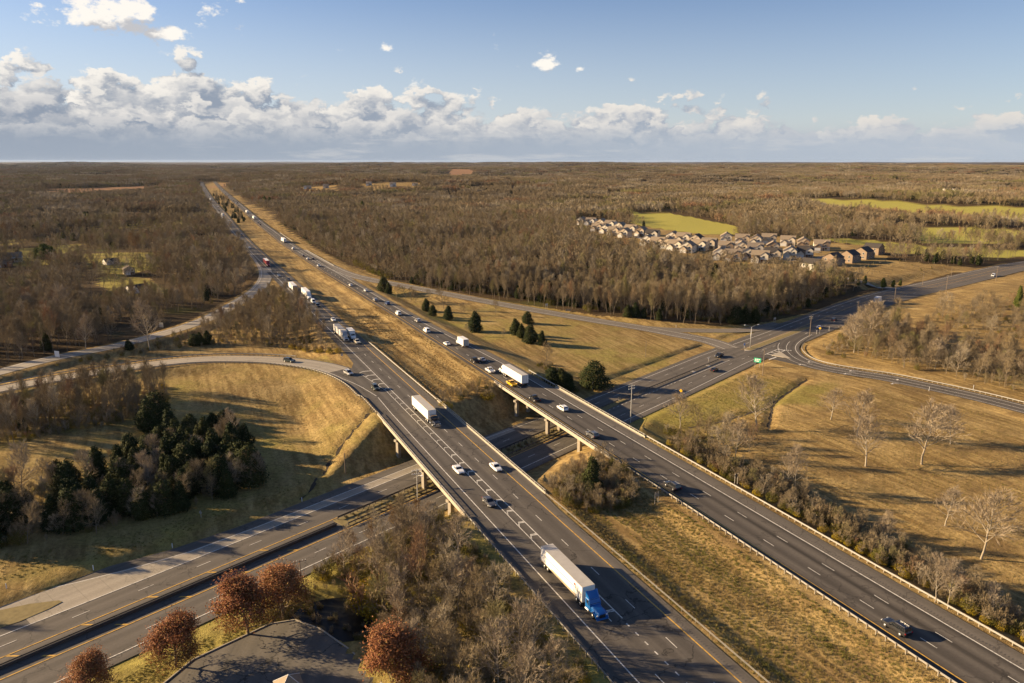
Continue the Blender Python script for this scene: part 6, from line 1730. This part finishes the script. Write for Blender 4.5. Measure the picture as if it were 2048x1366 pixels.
def far_clump(size, ntree, conif):
    T = Veg()
    for _ in range(ntree):
        x, y = (rng.random(2) - 0.5) * size; H = 11 + 6 * rng.random(); R = 3.4 + 1.6 * rng.random()
        if rng.random() < conif:
            for _k in range(26):
                t = rng.random(); a = rng.random() * 6.28; r = 2.8 * (1 - t) ** 0.7
                T.leaf(np.array([x + math.cos(a) * r, y + math.sin(a) * r, t * 10]), 2.2, None, 1)
            continue
        T.twig(np.array([x, y, -1]), np.array([x, y, H * 0.8]), 0.5)
        for _k in range(34):
            a = rng.random() * 6.28; z0 = H * (0.3 + 0.45 * rng.random())
            b = H * (0.55 + 0.45 * rng.random()); rr = R * math.sqrt(max(0.05, 1 - ((b / H - 0.66) / 0.40) ** 2))
            T.twig(np.array([x, y, z0]) + rng.normal(size=3) * 0.8, np.array([x + math.cos(a) * rr, y + math.sin(a) * rr, b]), 0.42)
    return T
for i in range(5):
    add_proto('clump', far_clump(52, 46, 0.03 if i < 3 else 0.12), BARK, [TWIG, CEDAR], 15, 'clump')

COLLS = {}
for k, obs in HIDDEN.items():
    c = bpy.data.collections.new('proto_' + k)
    for o in obs: c.objects.link(o)
    COLLS[k] = c

_groups = {}
def scatter_group(colname):
    """geometry nodes: one prototype of the collection on each point"""
    if colname in _groups: return _groups[colname]
    ng = bpy.data.node_groups.new('scatter_' + colname, 'GeometryNodeTree')
    ng.interface.new_socket('Geometry', in_out='INPUT', socket_type='NodeSocketGeometry')
    ng.interface.new_socket('Geometry', in_out='OUTPUT', socket_type='NodeSocketGeometry')
    N, L = ng.nodes, ng.links
    gi, go = N.new('NodeGroupInput'), N.new('NodeGroupOutput')
    ci = N.new('GeometryNodeCollectionInfo'); ci.inputs['Collection'].default_value = COLLS[colname]; ci.inputs['Separate Children'].default_value = True; ci.inputs['Reset Children'].default_value = True
    ip = N.new('GeometryNodeInstanceOnPoints'); ip.inputs['Pick Instance'].default_value = True
    def attr(nm, ty):
        a = N.new('GeometryNodeInputNamedAttribute'); a.data_type = ty; a.inputs['Name'].default_value = nm; return a.outputs['Attribute']
    L.new(gi.outputs[0], ip.inputs['Points']); L.new(ci.outputs[0], ip.inputs['Instance'])
    L.new(attr('idx', 'INT'), ip.inputs['Instance Index'])
    L.new(attr('rot', 'FLOAT_VECTOR'), ip.inputs['Rotation']); L.new(attr('scl', 'FLOAT_VECTOR'), ip.inputs['Scale'])
    L.new(ip.outputs[0], go.inputs[0])
    _groups[colname] = ng
    return ng

def scatter(name, colname, X, Y, Z, S, SZ, label, cat, parent=None):
    n = len(X)
    if n == 0: return None
    me = bpy.data.meshes.new(name); me.vertices.add(n)
    me.vertices.foreach_set('co', np.column_stack([X, Y, Z]).ravel())
    k = len(HIDDEN[colname])
    me.attributes.new('idx', 'INT', 'POINT').data.foreach_set('value', rng.integers(0, k, n).astype(np.int32))
    rot = np.column_stack([rng.normal(size=n) * 0.04, rng.normal(size=n) * 0.04, rng.random(n) * 6.283])
    me.attributes.new('rot', 'FLOAT_VECTOR', 'POINT').data.foreach_set('vector', rot.ravel().astype(np.float32))
    me.attributes.new('scl', 'FLOAT_VECTOR', 'POINT').data.foreach_set('vector', np.column_stack([S, S, SZ]).ravel().astype(np.float32))
    o = new_obj(name, me, parent)
    md = o.modifiers.new('scatter', 'NODES'); md.node_group = scatter_group(colname)
    tag(o, label, cat, kind='stuff')
    return o
# ------------------------------------------------------------------ planting
VEG = []          # kind, x, y, scale xy, scale z, zone
KIND = {  # object name, description, category
 'tall': ('bare_tree', 'tall leafless grey-brown tree', 'tree'), 'round': ('bare_tree', 'spreading leafless brown tree', 'tree'),
 'pale': ('bare_tree', 'pale barked leafless tree', 'tree'), 'rusty': ('rusty_tree', 'rust coloured autumn tree', 'tree'),
 'cedar': ('cedar_tree', 'dark green cedar tree', 'tree'), 'pine': ('pine_tree', 'yellow-green pine tree', 'tree'),
 'pear': ('pear_tree', 'round red-leaved pear tree', 'tree'), 'brush': ('shrub', 'bare brown shrub', 'shrub'),
 'olive': ('shrub', 'olive leaved shrub', 'shrub'), 'yellow': ('shrub', 'yellow leaved shrub', 'shrub'),
 'mid': ('bare_tree', 'leafless brown tree', 'tree'), 'midcedar': ('cedar_tree', 'dark evergreen tree', 'tree')}

def poly_points(poly, step):
    P = np.array(poly); lo, hi = P.min(0), P.max(0)
    gx, gy = np.meshgrid(np.arange(lo[0], hi[0], step), np.arange(lo[1], hi[1], step))
    x = gx.ravel() + (rng.random(gx.size) - 0.5) * step * 0.95; y = gy.ravel() + (rng.random(gx.size) - 0.5) * step * 0.95
    m = in_poly(x, y, poly)
    return x[m], y[m]

def near_road(x, y, extra=1.5):
    """too close to a pavement"""
    bad = np.zeros(len(x), bool)
    for A, g in ROADS:
        lo, hi = A[:, :2].min(0) - 30, A[:, :2].max(0) + 30
        ii = np.nonzero((x > lo[0]) & (x < hi[0]) & (y > lo[1]) & (y < hi[1]))[0]
        for c in range(0, len(ii), 20000):
            jj = ii[c:c + 20000]
            D = np.sqrt((x[jj, None] - A[None, :, 0]) ** 2 + (y[jj, None] - A[None, :, 1]) ** 2) - A[None, :, 3]
            bad[jj] |= D.min(1) < extra
    return bad

def fill(poly, step, mix, zone, sc_=(0.75, 1.2), extra=1.5, thin=None):
    x, y = poly_points(poly, step)
    lotc = np.mean(LOT_POLY, 0); b = near_road(x, y, extra) | in_poly(x, y, [tuple(lotc + (np.array(p) - lotc) * 1.06) for p in LOT_POLY]); x, y = x[~b], y[~b]
    kinds = list(mix); w = np.array([mix[k] for k in kinds], float); w /= w.sum()
    ch = rng.choice(len(kinds), len(x), p=w)
    for i in range(len(x)):
        if thin and rng.random() < thin: continue
        s = sc_[0] + (sc_[1] - sc_[0]) * rng.random()
        VEG.append((kinds[ch[i]], x[i], y[i], s * (0.9 + 0.2 * rng.random()), s, zone))

def place(kind, px, py, ptop, zone, wide=1.0, z0=3.0):
    x, y, z = hit(px, py, z0); h = max(0.8, z_top(x, y, ptop, z) - z)
    H = PROTO[kind][0][3]; s = h / H
    VEG.append((kind, x, y, s * wide, s, zone))

def ppoly(pts, z0): return [hit(a, b, z0)[:2] for a, b in pts]

# interior of the loop
fill(ppoly([(-60, 834), (0, 824), (150, 802), (300, 778), (338, 776), (336, 800), (296, 830), (240, 848), (120, 868), (0, 892), (-60, 905)], 5), 3.5, {'tall': 62, 'round': 8, 'brush': 24, 'olive': 9, 'cedar': 2}, 'in the wood enclosed by the loop ramp', (0.55, 0.82))
fill(ppoly([(-60, 822), (0, 810), (150, 792), (300, 772), (336, 774), (334, 802), (294, 832), (240, 850), (120, 870), (0, 894), (-60, 907)], 5), 2.5, {'brush': 70, 'olive': 26, 'yellow': 2}, 'under the trees enclosed by the loop ramp', (0.5, 0.9))
grove = 'in the mixed cedar grove below the loop lawn'
GROVE = ppoly([(-60, 1020), (60, 992), (140, 975), (250, 935), (330, 900), (400, 885), (500, 905), (525, 950), (480, 985), (400, 1010), (300, 1042), (200, 1066), (100, 1082), (0, 1100), (-60, 1110)], 2)
fill(GROVE, 5.6, {'cedar': 80, 'olive': 12}, grove, (0.8, 1.3))
fill(GROVE, 3.2, {'pale': 10, 'round': 40, 'brush': 40, 'olive': 22}, grove, (0.42, 0.85))
for a in ((298, 862, 800), (318, 850, 785), (340, 880, 820), (383, 875, 828), (325, 905, 850), (358, 900, 858), (300, 920, 870), (375, 915, 868), (425, 945, 880), (480, 955, 885), (505, 965, 890), (250, 985, 915)): place('cedar', *a, 'in the dark cedar cluster at the corner of the loop lawn', 1.1)
for a in ((425, 852, 826), (450, 848, 820), (463, 856, 826)): place('cedar', *a, 'in the low dark clump on the loop lawn', 1.6)
place('pale', 467, 874, 824, 'alone on the loop lawn')
place('pale', 520, 968, 912, 'at the corner of the loop lawn above the ditch')
place('pale', 45, 1000, 905, 'standing apart on the lawn edge left of the grove')
# between exit ramp and loop ramp
strip_ = 'in the scrubby strip between the two ramps'
fill(ppoly([(40, 748), (130, 724), (260, 697), (400, 657), (470, 626), (532, 590), (558, 584), (600, 618), (650, 662), (690, 703), (640, 710), (560, 698), (480, 694), (400, 696), (320, 703), (200, 720), (100, 737)], 5), 3.6, {'brush': 60, 'olive': 24, 'yellow': 3}, strip_, (0.4, 0.85), thin=0.12)
fill(ppoly([(470, 640), (530, 604), (556, 598), (600, 630), (650, 668), (685, 702), (560, 696), (470, 688), (380, 690), (420, 668)], 5), 5.0, {'tall': 60, 'round': 22}, strip_, (0.5, 0.85), thin=0.15)
for px, py in ((600, 700), (612, 704), (585, 698), (640, 706), (660, 708), (676, 706)): place('yellow', px, py, py - 13, 'on the bank beside the loop ramp', 1.2)
for px, py, pt in ((400, 690, 665), (415, 688, 662), (388, 691, 668), (258, 700, 680)): place('cedar', px, py, pt, 'in the scrubby strip behind the loop ramp', 1.5)
# thicket beside the parking lot and the southbound bridge
th = 'in the tangled thicket below the southbound guardrail'
TH = ppoly([(610, 1150), (680, 1098), (760, 1046), (860, 1030), (925, 1052), (985, 1115), (1050, 1195), (1110, 1275), (1190, 1390), (1100, 1460), (900, 1490), (800, 1430), (765, 1335), (752, 1262), (748, 1190), (700, 1162), (650, 1172)], 2)
fill([(POND[0][0] + POND[1] * 1.5 * math.cos(t), POND[0][1] + POND[2] * 1.5 * math.sin(t)) for t in np.linspace(0, 6.283, 14)[:-1]], 1.8, {'brush': 50, 'olive': 50}, 'on the margin of the dark pond', (0.35, 0.6), thin=0.45)
fill(TH, 4.4, {'round': 56, 'tall': 8, 'pale': 30, 'rusty': 3}, th, (0.55, 0.95), extra=6.5)
fill(TH, 2.6, {'olive': 56, 'yellow': 16, 'brush': 26}, th, (0.65, 1.1), extra=2.0)
for a in ((795, 1078, 1020), (745, 1108, 1052), (835, 1060, 1008), (705, 1118, 1072)): place('rusty', *a, 'with orange leaves at the road edge of the thicket', 1.0)
place('yellow', 740, 1225, 1150, 'bright beside the dark pond', 1.0)
place('yellow', 770, 1250, 1170, 'leaning over the dark pond', 1.0)
# pear trees by the parking lot
for i, a in enumerate(((497, 1268, 1165), (566, 1234, 1138), (352, 1334, 1240), (182, 1402, 1322), (795, 1378, 1262))):
    place('pear', *a, ('on the grass strip beside the pole', 'nearest the thin utility pole, next to the shaded lot', 'on the grass strip between kerb and lower road', 'at the end of the grass strip by the lower road', 'between the parking lot and the thicket')[i], 1.3, 1.0)
# bank right of the northbound carriageway
BANK = [tuple(RC(s, 49)) for s in (-200, -150, -100, -50, 4)] + [tuple(RC(s, n)) for s, n in ((4, 57), (-14, 66), (-50, 63), (-100, 61), (-150, 61), (-200, 61))]
fill(BANK, 2.2, {'brush': 56, 'yellow': 14, 'olive': 20}, 'on the bank below the northbound guardrail', (0.6, 1.2), extra=0.6)
fill(BANK, 6.5, {'round': 1}, 'on the bank below the northbound guardrail', (0.3, 0.52), extra=2)
fill([tuple(RC(s, 48.2)) for s in (-200, -100, 0)] + [tuple(RC(s, 51)) for s in (0, -100, -200)], 1.9, {'yellow': 50, 'olive': 30, 'brush': 20}, 'close behind the northbound guardrail', (0.5, 0.8), extra=0.3, thin=0.25)
for a in ((1652, 1052, 1026), (1686, 1078, 1062), (1778, 1136, 1112)): place('cedar', *a, 'small and rounded among the bank shrubs', 1.3)
for a in ((1590, 985, 905), (1575, 975, 915), (1470, 925, 850), (1775, 1095, 1035), (1755, 1085, 1038), (1870, 1205, 1120), (1895, 1215, 1130), (1985, 1245, 1180)): place('pale', *a, 'rising from the shrubs of the bank', 0.9)
# bushes at the bridge ends in the median
B1 = [tuple(LC(s, n)) for s, n in ((-8, 5), (-5, 12), (2, 20), (2, 27), (-12, 27.5), (-24, 22), (-24, 10), (-20, 5))]
fill(B1, 1.9, {'brush': 56, 'olive': 34, 'yellow': 5}, 'in the bushy clump between the two bridges', (0.65, 1.05), extra=0.3)
fill(B1, 4.5, {'round': 1}, 'in the bushy clump between the two bridges', (0.34, 0.55), extra=0.3)
place('cedar', 1182, 985, 915, 'in the bushy clump between the two bridges', 0.8)
B2 = [tuple(LC(s, n)) for s, n in ((66, 5), (72, 5), (82, 27), (74, 27.5), (68, 16))]
fill(B2, 2.3, {'brush': 62, 'olive': 30}, 'on the brow of the cut between the bridges', (0.55, 0.8), extra=0.3)
place('yellow', 891, 822, 798, 'bright on the brow between the bridges', 1.2)
place('yellow', 975, 800, 780, 'dull at the brow by the northbound bridge', 1.4)
fill([tuple(LR(s, n)) for s, n in ((-5, 1.6), (95, 1.6), (95, 3.0), (70, 5.0), (-5, 5.0))], 1.5, {'olive': 60, 'brush': 40}, 'in the planted median under the bridges', (0.2, 0.36), extra=-50)
# brushy bank beyond the south ramp
fill(ppoly([(1700, 712), (1690, 680), (1720, 655), (1800, 668), (1900, 698), (2060, 732), (2200, 770), (2200, 838), (2048, 790), (1900, 755), (1800, 735)], 3), 3.7, {'round': 46, 'brush': 34, 'tall': 8, 'olive': 9, 'pale': 5}, 'on the brushy bank behind the curved ramp', (0.5, 0.95), extra=1.5)
fill(ppoly([(1640, 700), (1680, 670), (1700, 690), (1690, 716), (1660, 712)], 2), 3.0, {'brush': 60, 'olive': 20}, 'beside the curved ramp guardrail', (0.4, 0.8), extra=2)
place('pale', 1735, 690, 612, 'large and pinkish at the end of the brushy bank', 1.2)
place('pale', 1708, 705, 640, 'low and bushy by the curved ramp', 1.3)
# fields to the right
for i, a in enumerate(((1661, 839, 785), (1713, 872, 792), (1731, 933, 852), (1843, 929, 822), (1901, 888, 820), (1512, 860, 768), (1890, 1052, 984), (1961, 1118, 996), (1360, 856, 795))):
    place('pale', *a, ('small and neat in the tan field', 'in the tan field behind the drooping tree', 'drooping in the middle of the tan field', 'tall and straight in the tan field', 'leaning at the far side of the tan field', 'beside the winding ditch', 'on the shaded edge of the tan field', 'broad crowned near the bank shrubs', 'on the green bank by the warning sign')[i], 1.35, 2.0)
fill(ppoly([(1330, 868), (1400, 860), (1470, 868), (1500, 905), (1440, 935), (1380, 905)], 3), 3.4, {'brush': 60, 'olive': 25, 'round': 15}, 'on the bank beside the northbound bridge end', (0.5, 0.9))
for a in ((1797, 646, 602), (1886, 630, 588), (1965, 642, 596), (1992, 640, 600), (1880, 612, 585)): place('round', *a, 'in the rough field right of the road bend', 1.0)
place('pine', 2034, 625, 572, 'standing in the rough field by the road bend', 0.6)
fill(ppoly([(1850, 632), (1960, 612), (2120, 600), (2120, 690), (1980, 672), (1880, 655)], 3), 4.2, {'brush': 50, 'olive': 16, 'round': 34}, 'in the rough field right of the road bend', (0.4, 0.8), thin=0.3)
# lawn between highway and entrance ramp
for a in ((768, 584, 554), (777, 588, 565)): place('cedar', *a, 'large and broad at the tip of the lawn', 1.3)
for i, a in enumerate(((852, 623, 598), (866, 632, 610), (897, 640, 612), (950, 664, 624), (1055, 647, 623), (1030, 670, 638), (1043, 676, 648), (1060, 686, 650), (1084, 690, 662))):
    place('cedar', *a, ('on the lawn in the first pair past the bare trees', 'on the lawn in the first pair past the bare trees', 'single on the lawn by the highway', 'big and single on the lawn beside the box truck', 'round and single in the middle of the lawn', 'in the row of four on the lawn', 'in the row of four on the lawn', 'in the row of four on the lawn', 'in the row of four on the lawn')[i], 1.25)
place('cedar', 1187, 774, 722, 'largest of the evergreens by the northbound bridge', 1.5)
for a in ((1105, 770, 735), (1122, 778, 738), (1135, 782, 748)): place('cedar', *a, 'low and broad beside the northbound parapet', 1.6)
fill(ppoly([(1100, 782), (1150, 775), (1180, 790), (1165, 800), (1120, 792)], 2), 2.2, {'brush': 50, 'olive': 40}, 'at the foot of the evergreens by the bridge', (0.4, 0.7), extra=0.5)
for a in ((793, 597, 572), (812, 604, 575), (822, 604, 578), (832, 606, 582), (888, 618, 580), (860, 605, 582)): place('round', *a, 'in the loose row on the lawn tip', 1.1)
for a in ((928, 628, 606), (990, 630, 603), (935, 668, 650), (1008, 675, 658)): place('round', *a, 'small and thin on the lawn', 1.1)
place('round', 1092, 735, 692, 'wide and multi-stemmed on the lawn by the parapet', 1.25)
fill(ppoly([(1070, 732), (1092, 726), (1112, 733), (1095, 742)], 2), 2.0, {'brush': 50, 'olive': 40}, 'at the foot of the wide lawn tree', (0.4, 0.6))
# edge of the centre wood
for a in ((1000, 586, 545), (1096, 604, 562), (1036, 597, 572), (1052, 595, 578), (1086, 604, 580), (940, 580, 562), (960, 583, 566), (905, 580, 560), (1125, 610, 592), (1140, 612, 594), (1150, 614, 598), (1255, 634, 612), (1270, 634, 606), (1288, 636, 616), (1318, 640, 618), (1470, 648, 612), (1490, 646, 610), (1510, 646, 614)):
    place('cedar', *a, 'at the foot of the wood along the entrance ramp', 1.15)
for px, py in ((716, 532), (728, 537), (742, 545), (752, 549), (765, 553), (778, 557), (1100, 610), (1175, 622)): place('olive', px, py, py - 17, 'at the foot of the wood beside the highway', 1.3)
fill([tuple(p) for p in [pix(820, 566, 5), pix(1000, 592, 4), pix(1200, 626, 2), pix(1330, 641, 1), pix(1440, 646, 1), pix(1540, 634, 1), pix(1620, 617, 1), pix(1690, 592, 1), pix(1690, 580, 1), pix(1540, 618, 1), pix(1330, 628, 1), pix(1000, 580, 4), pix(820, 556, 5)]], 3.6, {'brush': 62, 'olive': 30, 'cedar': 5}, 'in the undergrowth along the wood edge', (0.6, 1.0), extra=2)
# young evergreens along the driveway by the scrub field
for a in ((1680, 566, 550), (1702, 568, 544), (1729, 572, 552), (1765, 580, 556), (1786, 578, 560), (1800, 574, 560), (1716, 574, 558), (1690, 572, 555)): place('pine', *a, 'young, in the row before the brown scrub field', 1.1)
fill(SCRUB_FIELD, 7, {'brush': 60, 'olive': 20}, 'scattered in the brown scrub field', (0.25, 0.5), thin=0.5)
# left residential woods: the few that stand out
for a in ((92, 528, 488), (78, 524, 495), (104, 526, 492)): place('pine', *a, 'big and dark on the lawn by the red roofed house', 1.6, 5)
for a in ((267, 508, 470), (275, 508, 474)): place('rusty', *a, 'conspicuous orange-brown among the bare trees', 1.1, 5)
for a in ((10, 478, 450), (160, 462, 442)): place('rusty', *a, 'reddish among the far bare trees', 1.1, 5)
for a in ((127, 480, 464), (148, 486, 466), (172, 444, 424), (178, 446, 428)): place('pine', *a, 'between the far lawns', 1.3, 5)
for a in ((530, 412, 392), (540, 412, 394), (725, 425, 402)): place('pine', *a, 'tall above the woods beyond the highway', 1.0, 5)
for a in ((240, 435, 420), (330, 440, 432), (370, 438, 430)): place('midcedar', *a, 'beside the far brick house', 1.2, 5)
place('pale', 130, 650, 582, 'white limbed in the wood behind the exit ramp', 1.0, 5)
place('pale', 300, 700, 615, 'white limbed between the two ramps', 1.0, 5)
place('pale', 172, 700, 640, 'white limbed beside the exit ramp', 1.0, 5)
place('pale', 245, 450, 420, 'white limbed beside the far lawn', 1.2, 5)

def side_of(x, y):
    nI = (x - I_O[0]) * I_N[0] + (y - I_O[1]) * I_N[1]
    return nI
# ---- woodland by bands of distance
def band(r0, r1, step, half=0.86):
    gx, gy = np.meshgrid(np.arange(-half * r1 - 60, half * r1 + 60, step), np.arange(60, r1, step))
    x = gx.ravel() + (rng.random(gx.size) - 0.5) * step * 0.9; y = gy.ravel() + (rng.random(gx.size) - 0.5) * step * 0.9
    r = np.hypot(x, y); m = (r >= r0) & (r < r1) & (np.abs(x) < half * y + 60)
    x, y = x[m], y[m]
    w = wooded(x, y); x, y = x[w], y[w]
    gap = vnoise(x / 23 + 4.4, y / 23 + 1.2, 21) * 0.6 + vnoise(x / 60, y / 60, 22) * 0.4
    left = side_of(x, y) < 0
    keep = gap > np.where(left, 0.40, 0.24) if step < 20 else np.ones(len(x), bool)
    x, y = x[keep], y[keep]
    for P in LAWNS:
        l = in_poly(x, y, P) & (rng.random(len(x)) > 0.13); x, y = x[~l], y[~l]
    return x, y
WOODS = {'left': 'in the wood behind the exit ramp', 'centre': 'in the dense wood between highway and housing estate', 'right': 'in the wood beyond the road bend'}
x, y = band(200, 500, 5.2)
b = near_road(x, y, 3.0) | (near_road(x, y, 9.0) & (side_of(x, y) < -40)); x, y = x[~b], y[~b]
nI = side_of(x, y); hgt = 0.72 + 0.5 * vnoise(x / 40, y / 40, 31)
for i in range(len(x)):
    z_ = 'left' if nI[i] < 0 else 'centre'
    u = rng.random()
    if z_ == 'left': k = 'tall' if u < 0.48 else 'round' if u < 0.82 else 'pale' if u < 0.86 else 'brush' if u < 0.94 else 'olive' if u < 0.97 else 'cedar'
    else: k = 'tall' if u < 0.86 else 'pale' if u < 0.92 else 'brush' if u < 0.97 else 'olive'
    s = (0.72 + 0.32 * rng.random()) * hgt[i]
    VEG.append((k, x[i], y[i], s * 0.95, s, WOODS[z_]))

# ---- the trees that show largest stand as individuals, the others as masses
def build_vegetation():
    X = np.array([v[1] for v in VEG]); Y = np.array([v[2] for v in VEG]); Z = terrain(X, Y)
    H = np.array([PROTO[v[0]][0][3] * v[4] for v in VEG])
    size = np.zeros(len(VEG))
    for i in range(len(VEG)):
        u, v0 = proj(X[i], Y[i], Z[i]); _, v1 = proj(X[i], Y[i], Z[i] + H[i])
        if -40 < u < 2090 and v1 < 1366: size[i] = v0 - v1
    zones = np.array([v[5] for v in VEG]); kinds = np.array([v[0] for v in VEG])
    masses = set(WOODS.values()) | {'in the undergrowth along the wood edge', 'in the planted median under the bridges', 'scattered in the brown scrub field'}
    # hand placed ones always stand alone
    single = {z for z in set(zones) if (zones == z).sum() < 20 and z not in masses}
    limit = {'tree': 285, 'shrub': 270}
    order = np.argsort(-size)
    indiv = np.zeros(len(VEG), bool); count = {'tree': 0, 'shrub': 0}
    for pas in (0, 1):
        for i in order:
            c = KIND[kinds[i]][2]
            if indiv[i] or count[c] >= limit[c]: continue
            if pas == 0 and zones[i] not in single: continue
            if pas == 1 and (size[i] <= 0 or (zones[i] in masses and c == 'shrub')): continue
            indiv[i] = True; count[c] += 1
    for i in np.nonzero(indiv)[0]:
        kind, x, y, s, szz, zone = VEG[i]
        nm, desc, cat = KIND[kind]
        lst = PROTO[kind]; tr, cr, jo, h = lst[rng.integers(len(lst))]
        t = thing(nm, desc + ' ' + zone, cat, (x, y, Z[i] - 0.05), rng.random() * 6.28, cat + 's ' + zone)
        t.scale = (s, s, szz)
        new_obj('trunk', tr, t); new_obj('crown', cr, t)
    names = {'tree': ('woodland', 'trees'), 'shrub': ('undergrowth', 'bushes')}
    for zone in sorted(set(zones)):
        for kind in sorted(set(kinds)):
            m = (zones == zone) & (kinds == kind) & ~indiv
            if not m.any(): continue
            nm, desc, cat = KIND[kind]
            scatter(names[cat][0], kind, X[m], Y[m], Z[m] - 0.05, np.array([v[3] for v in VEG])[m], np.array([v[4] for v in VEG])[m],
                    'mass of ' + desc.replace('tree', 'trees').replace('shrub', 'shrubs') + ' ' + zone, names[cat][1])
build_vegetation()

def far_woods():
    # middle distance: single trees of lighter build
    x, y = band(500, 1050, 6.4)
    b = near_road(x, y, 3.0); x, y = x[~b], y[~b]
    z = terrain(x, y); s = (0.66 + 0.36 * rng.random(len(x))) * (0.72 + 0.5 * vnoise(x / 45, y / 45, 32))
    con = rng.random(len(x)) < np.where(vnoise(x / 90, y / 90, 8) > 0.72, 0.25, 0.012)
    nI = side_of(x, y)
    for nm, m in (('left of the highway', nI < 0), ('right of the highway, before and behind the housing estate', nI >= 0)):
        k = m & ~con; scatter('woodland', 'mid', x[k], y[k], z[k] - 0.1, s[k], s[k], 'brown leafless middle distance woodland ' + nm, 'woodland')
        k = m & con; scatter('woodland', 'midcedar', x[k], y[k], z[k] - 0.1, s[k], s[k], 'dark evergreens dotted through the woodland ' + nm, 'woodland')
    # beyond: clumps where the ground is wholly wooded, single trees along the edges
    for r0, r1, step, sc_, half in ((1050, 3200, 44, 1.0, 0.80), (3200, 7500, 62, 1.35, 0.78), (7500, 16000, 150, 3.0, 0.78)):
        x, y = band(r0, r1, step, half)
        ok = np.ones(len(x), bool); h = step * 0.42
        for dx, dy in ((-h, -h), (h, -h), (-h, h), (h, h)): ok &= wooded(x + dx, y + dy)
        cx, cy = x[ok], y[ok]; z = terrain(cx, cy) - 0.8
        s = np.full(len(cx), sc_) * (0.92 + 0.16 * rng.random(len(cx))); szz = (0.75 + 0.4 * rng.random(len(cx))) * (1.0 if sc_ < 2 else 1.3)
        scatter('woodland', 'clump', cx, cy, z, s, szz, {1050: 'brown leafless hills of woodland beyond the estate', 3200: 'far brown wooded ridges', 7500: 'hazy brown woodland at the horizon'}[r0], 'woodland')
        if r0 == 1050:
            ex, ey = x[~ok], y[~ok]
            k = 14
            X = (ex[:, None] + (rng.random((len(ex), k)) - 0.5) * step).ravel(); Y = (ey[:, None] + (rng.random((len(ex), k)) - 0.5) * step).ravel()
            w = wooded(X, Y); X, Y = X[w], Y[w]; bb = near_road(X, Y, 4); X, Y = X[~bb], Y[~bb]
            s = 0.7 + 0.35 * rng.random(len(X)); scatter('woodland', 'mid', X, Y, terrain(X, Y) - 0.1, s, s, 'leafless trees along the far field edges', 'woodland')
    # trees in the far median
    n = 90; s_ = 860 + 900 * rng.random(n) ** 1.3; nn = 4 + 20 * rng.random(n)
    P = np.array([LC(a, c) for a, c in zip(s_, nn)]); s = 0.5 + 0.4 * rng.random(n); k = rng.random(n) < 0.45
    for kind, m in (('mid', ~k), ('midcedar', k)):
        scatter('woodland', kind, P[m, 0], P[m, 1], terrain(P[m, 0], P[m, 1]) - 0.1, s[m], s[m], ('leafless trees' if kind == 'mid' else 'dark evergreens') + ' in the far highway median', 'woodland')
far_woods()

# ---- rough grass on the nearer verges
def grass(poly, step, kind, label, sc_=(0.7, 1.5), dens=None):
    x, y = poly_points(poly, step)
    b = near_road(x, y, -0.6); x, y = x[~b], y[~b]
    u_ = (x - I_O[0]) * I_N[0] + (y - I_O[1]) * I_N[1]; v_ = (x - I_O[0]) * I_D[0] + (y - I_O[1]) * I_D[1]
    k = (vnoise(u_ / 1.1, v_ / 12, 41) * 0.6 + vnoise(u_ / 4, v_ / 30, 42) * 0.4) > (0.38 if dens is None else dens); x, y = x[k], y[k]
    z = terrain(x, y); s = sc_[0] + (sc_[1] - sc_[0]) * rng.random(len(x)) * (0.6 + 0.8 * vnoise(x / 6, y / 6, 43))
    scatter('grass', kind, x, y, z, s, s, label, 'grass')
grass([tuple(LC(s, n)) for s, n in ((-140, 3.0), (-20, 3.0), (-20, 29), (-140, 28))], 0.62, 'tuftmix', 'rough dry grass in the median this side of the bridges', dens=0.30)
grass([tuple(LC(s, n)) for s, n in ((68, 3.4), (240, 3.0), (240, 28), (80, 29))], 1.0, 'tuft', 'golden dry grass in the median beyond the bridges', (0.8, 1.6))
grass(ppoly([(1560, 1000), (1500, 880), (1620, 770), (1800, 790), (2060, 840), (2200, 900), (2200, 1330), (2060, 1290), (1800, 1110)], 2.5), 1.05, 'tuftmix', 'tan mown grass of the field right of the highway', (0.4, 0.85))
grass(ppoly([(1290, 850), (1380, 800), (1500, 745), (1600, 760), (1540, 800), (1520, 860), (1420, 870)], 1.5), 0.95, 'tuftmix', 'greener grass on the bank by the lower road', (0.6, 1.2))
grass(ppoly([(350, 770), (450, 740), (560, 742), (680, 775), (740, 830), (690, 900), (600, 970), (540, 930), (500, 880), (330, 800)], 3), 1.1, 'tuftmix', 'mown grass inside the loop ramp', (0.4, 0.8))
grass(ppoly([(0, 1110), (300, 1060), (520, 970), (600, 980), (520, 1020), (300, 1095), (0, 1165)], 1), 1.0, 'tuftmix', 'shaded grass along the concrete exit lane', (0.6, 1.3))
grass(ppoly([(230, 1366), (330, 1310), (560, 1220), (620, 1180), (640, 1190), (560, 1245), (380, 1320), (320, 1366)], 1), 0.55, 'tuftmix', 'grass strip under the pear trees', (0.6, 1.2))
# ------------------------------------------------------------------ air
hz = bpy.data.materials.new('haze_air'); hz.use_nodes = True; nt = hz.node_tree; nt.nodes.clear()
out = nt.nodes.new('ShaderNodeOutputMaterial'); pv = nt.nodes.new('ShaderNodeVolumePrincipled')
pv.inputs['Color'].default_value = (0.50, 0.64, 0.90, 1); pv.inputs['Density'].default_value = 7.0e-6; pv.inputs['Anisotropy'].default_value = 0.2
nt.links.new(pv.outputs[0], out.inputs['Volume'])
m = MB(); m.box(-56000, 56000, -2000, 72000, -70, 125)
tag(m.build('haze', hz), 'thin blue haze over the distant ridges', 'haze', kind='stuff')
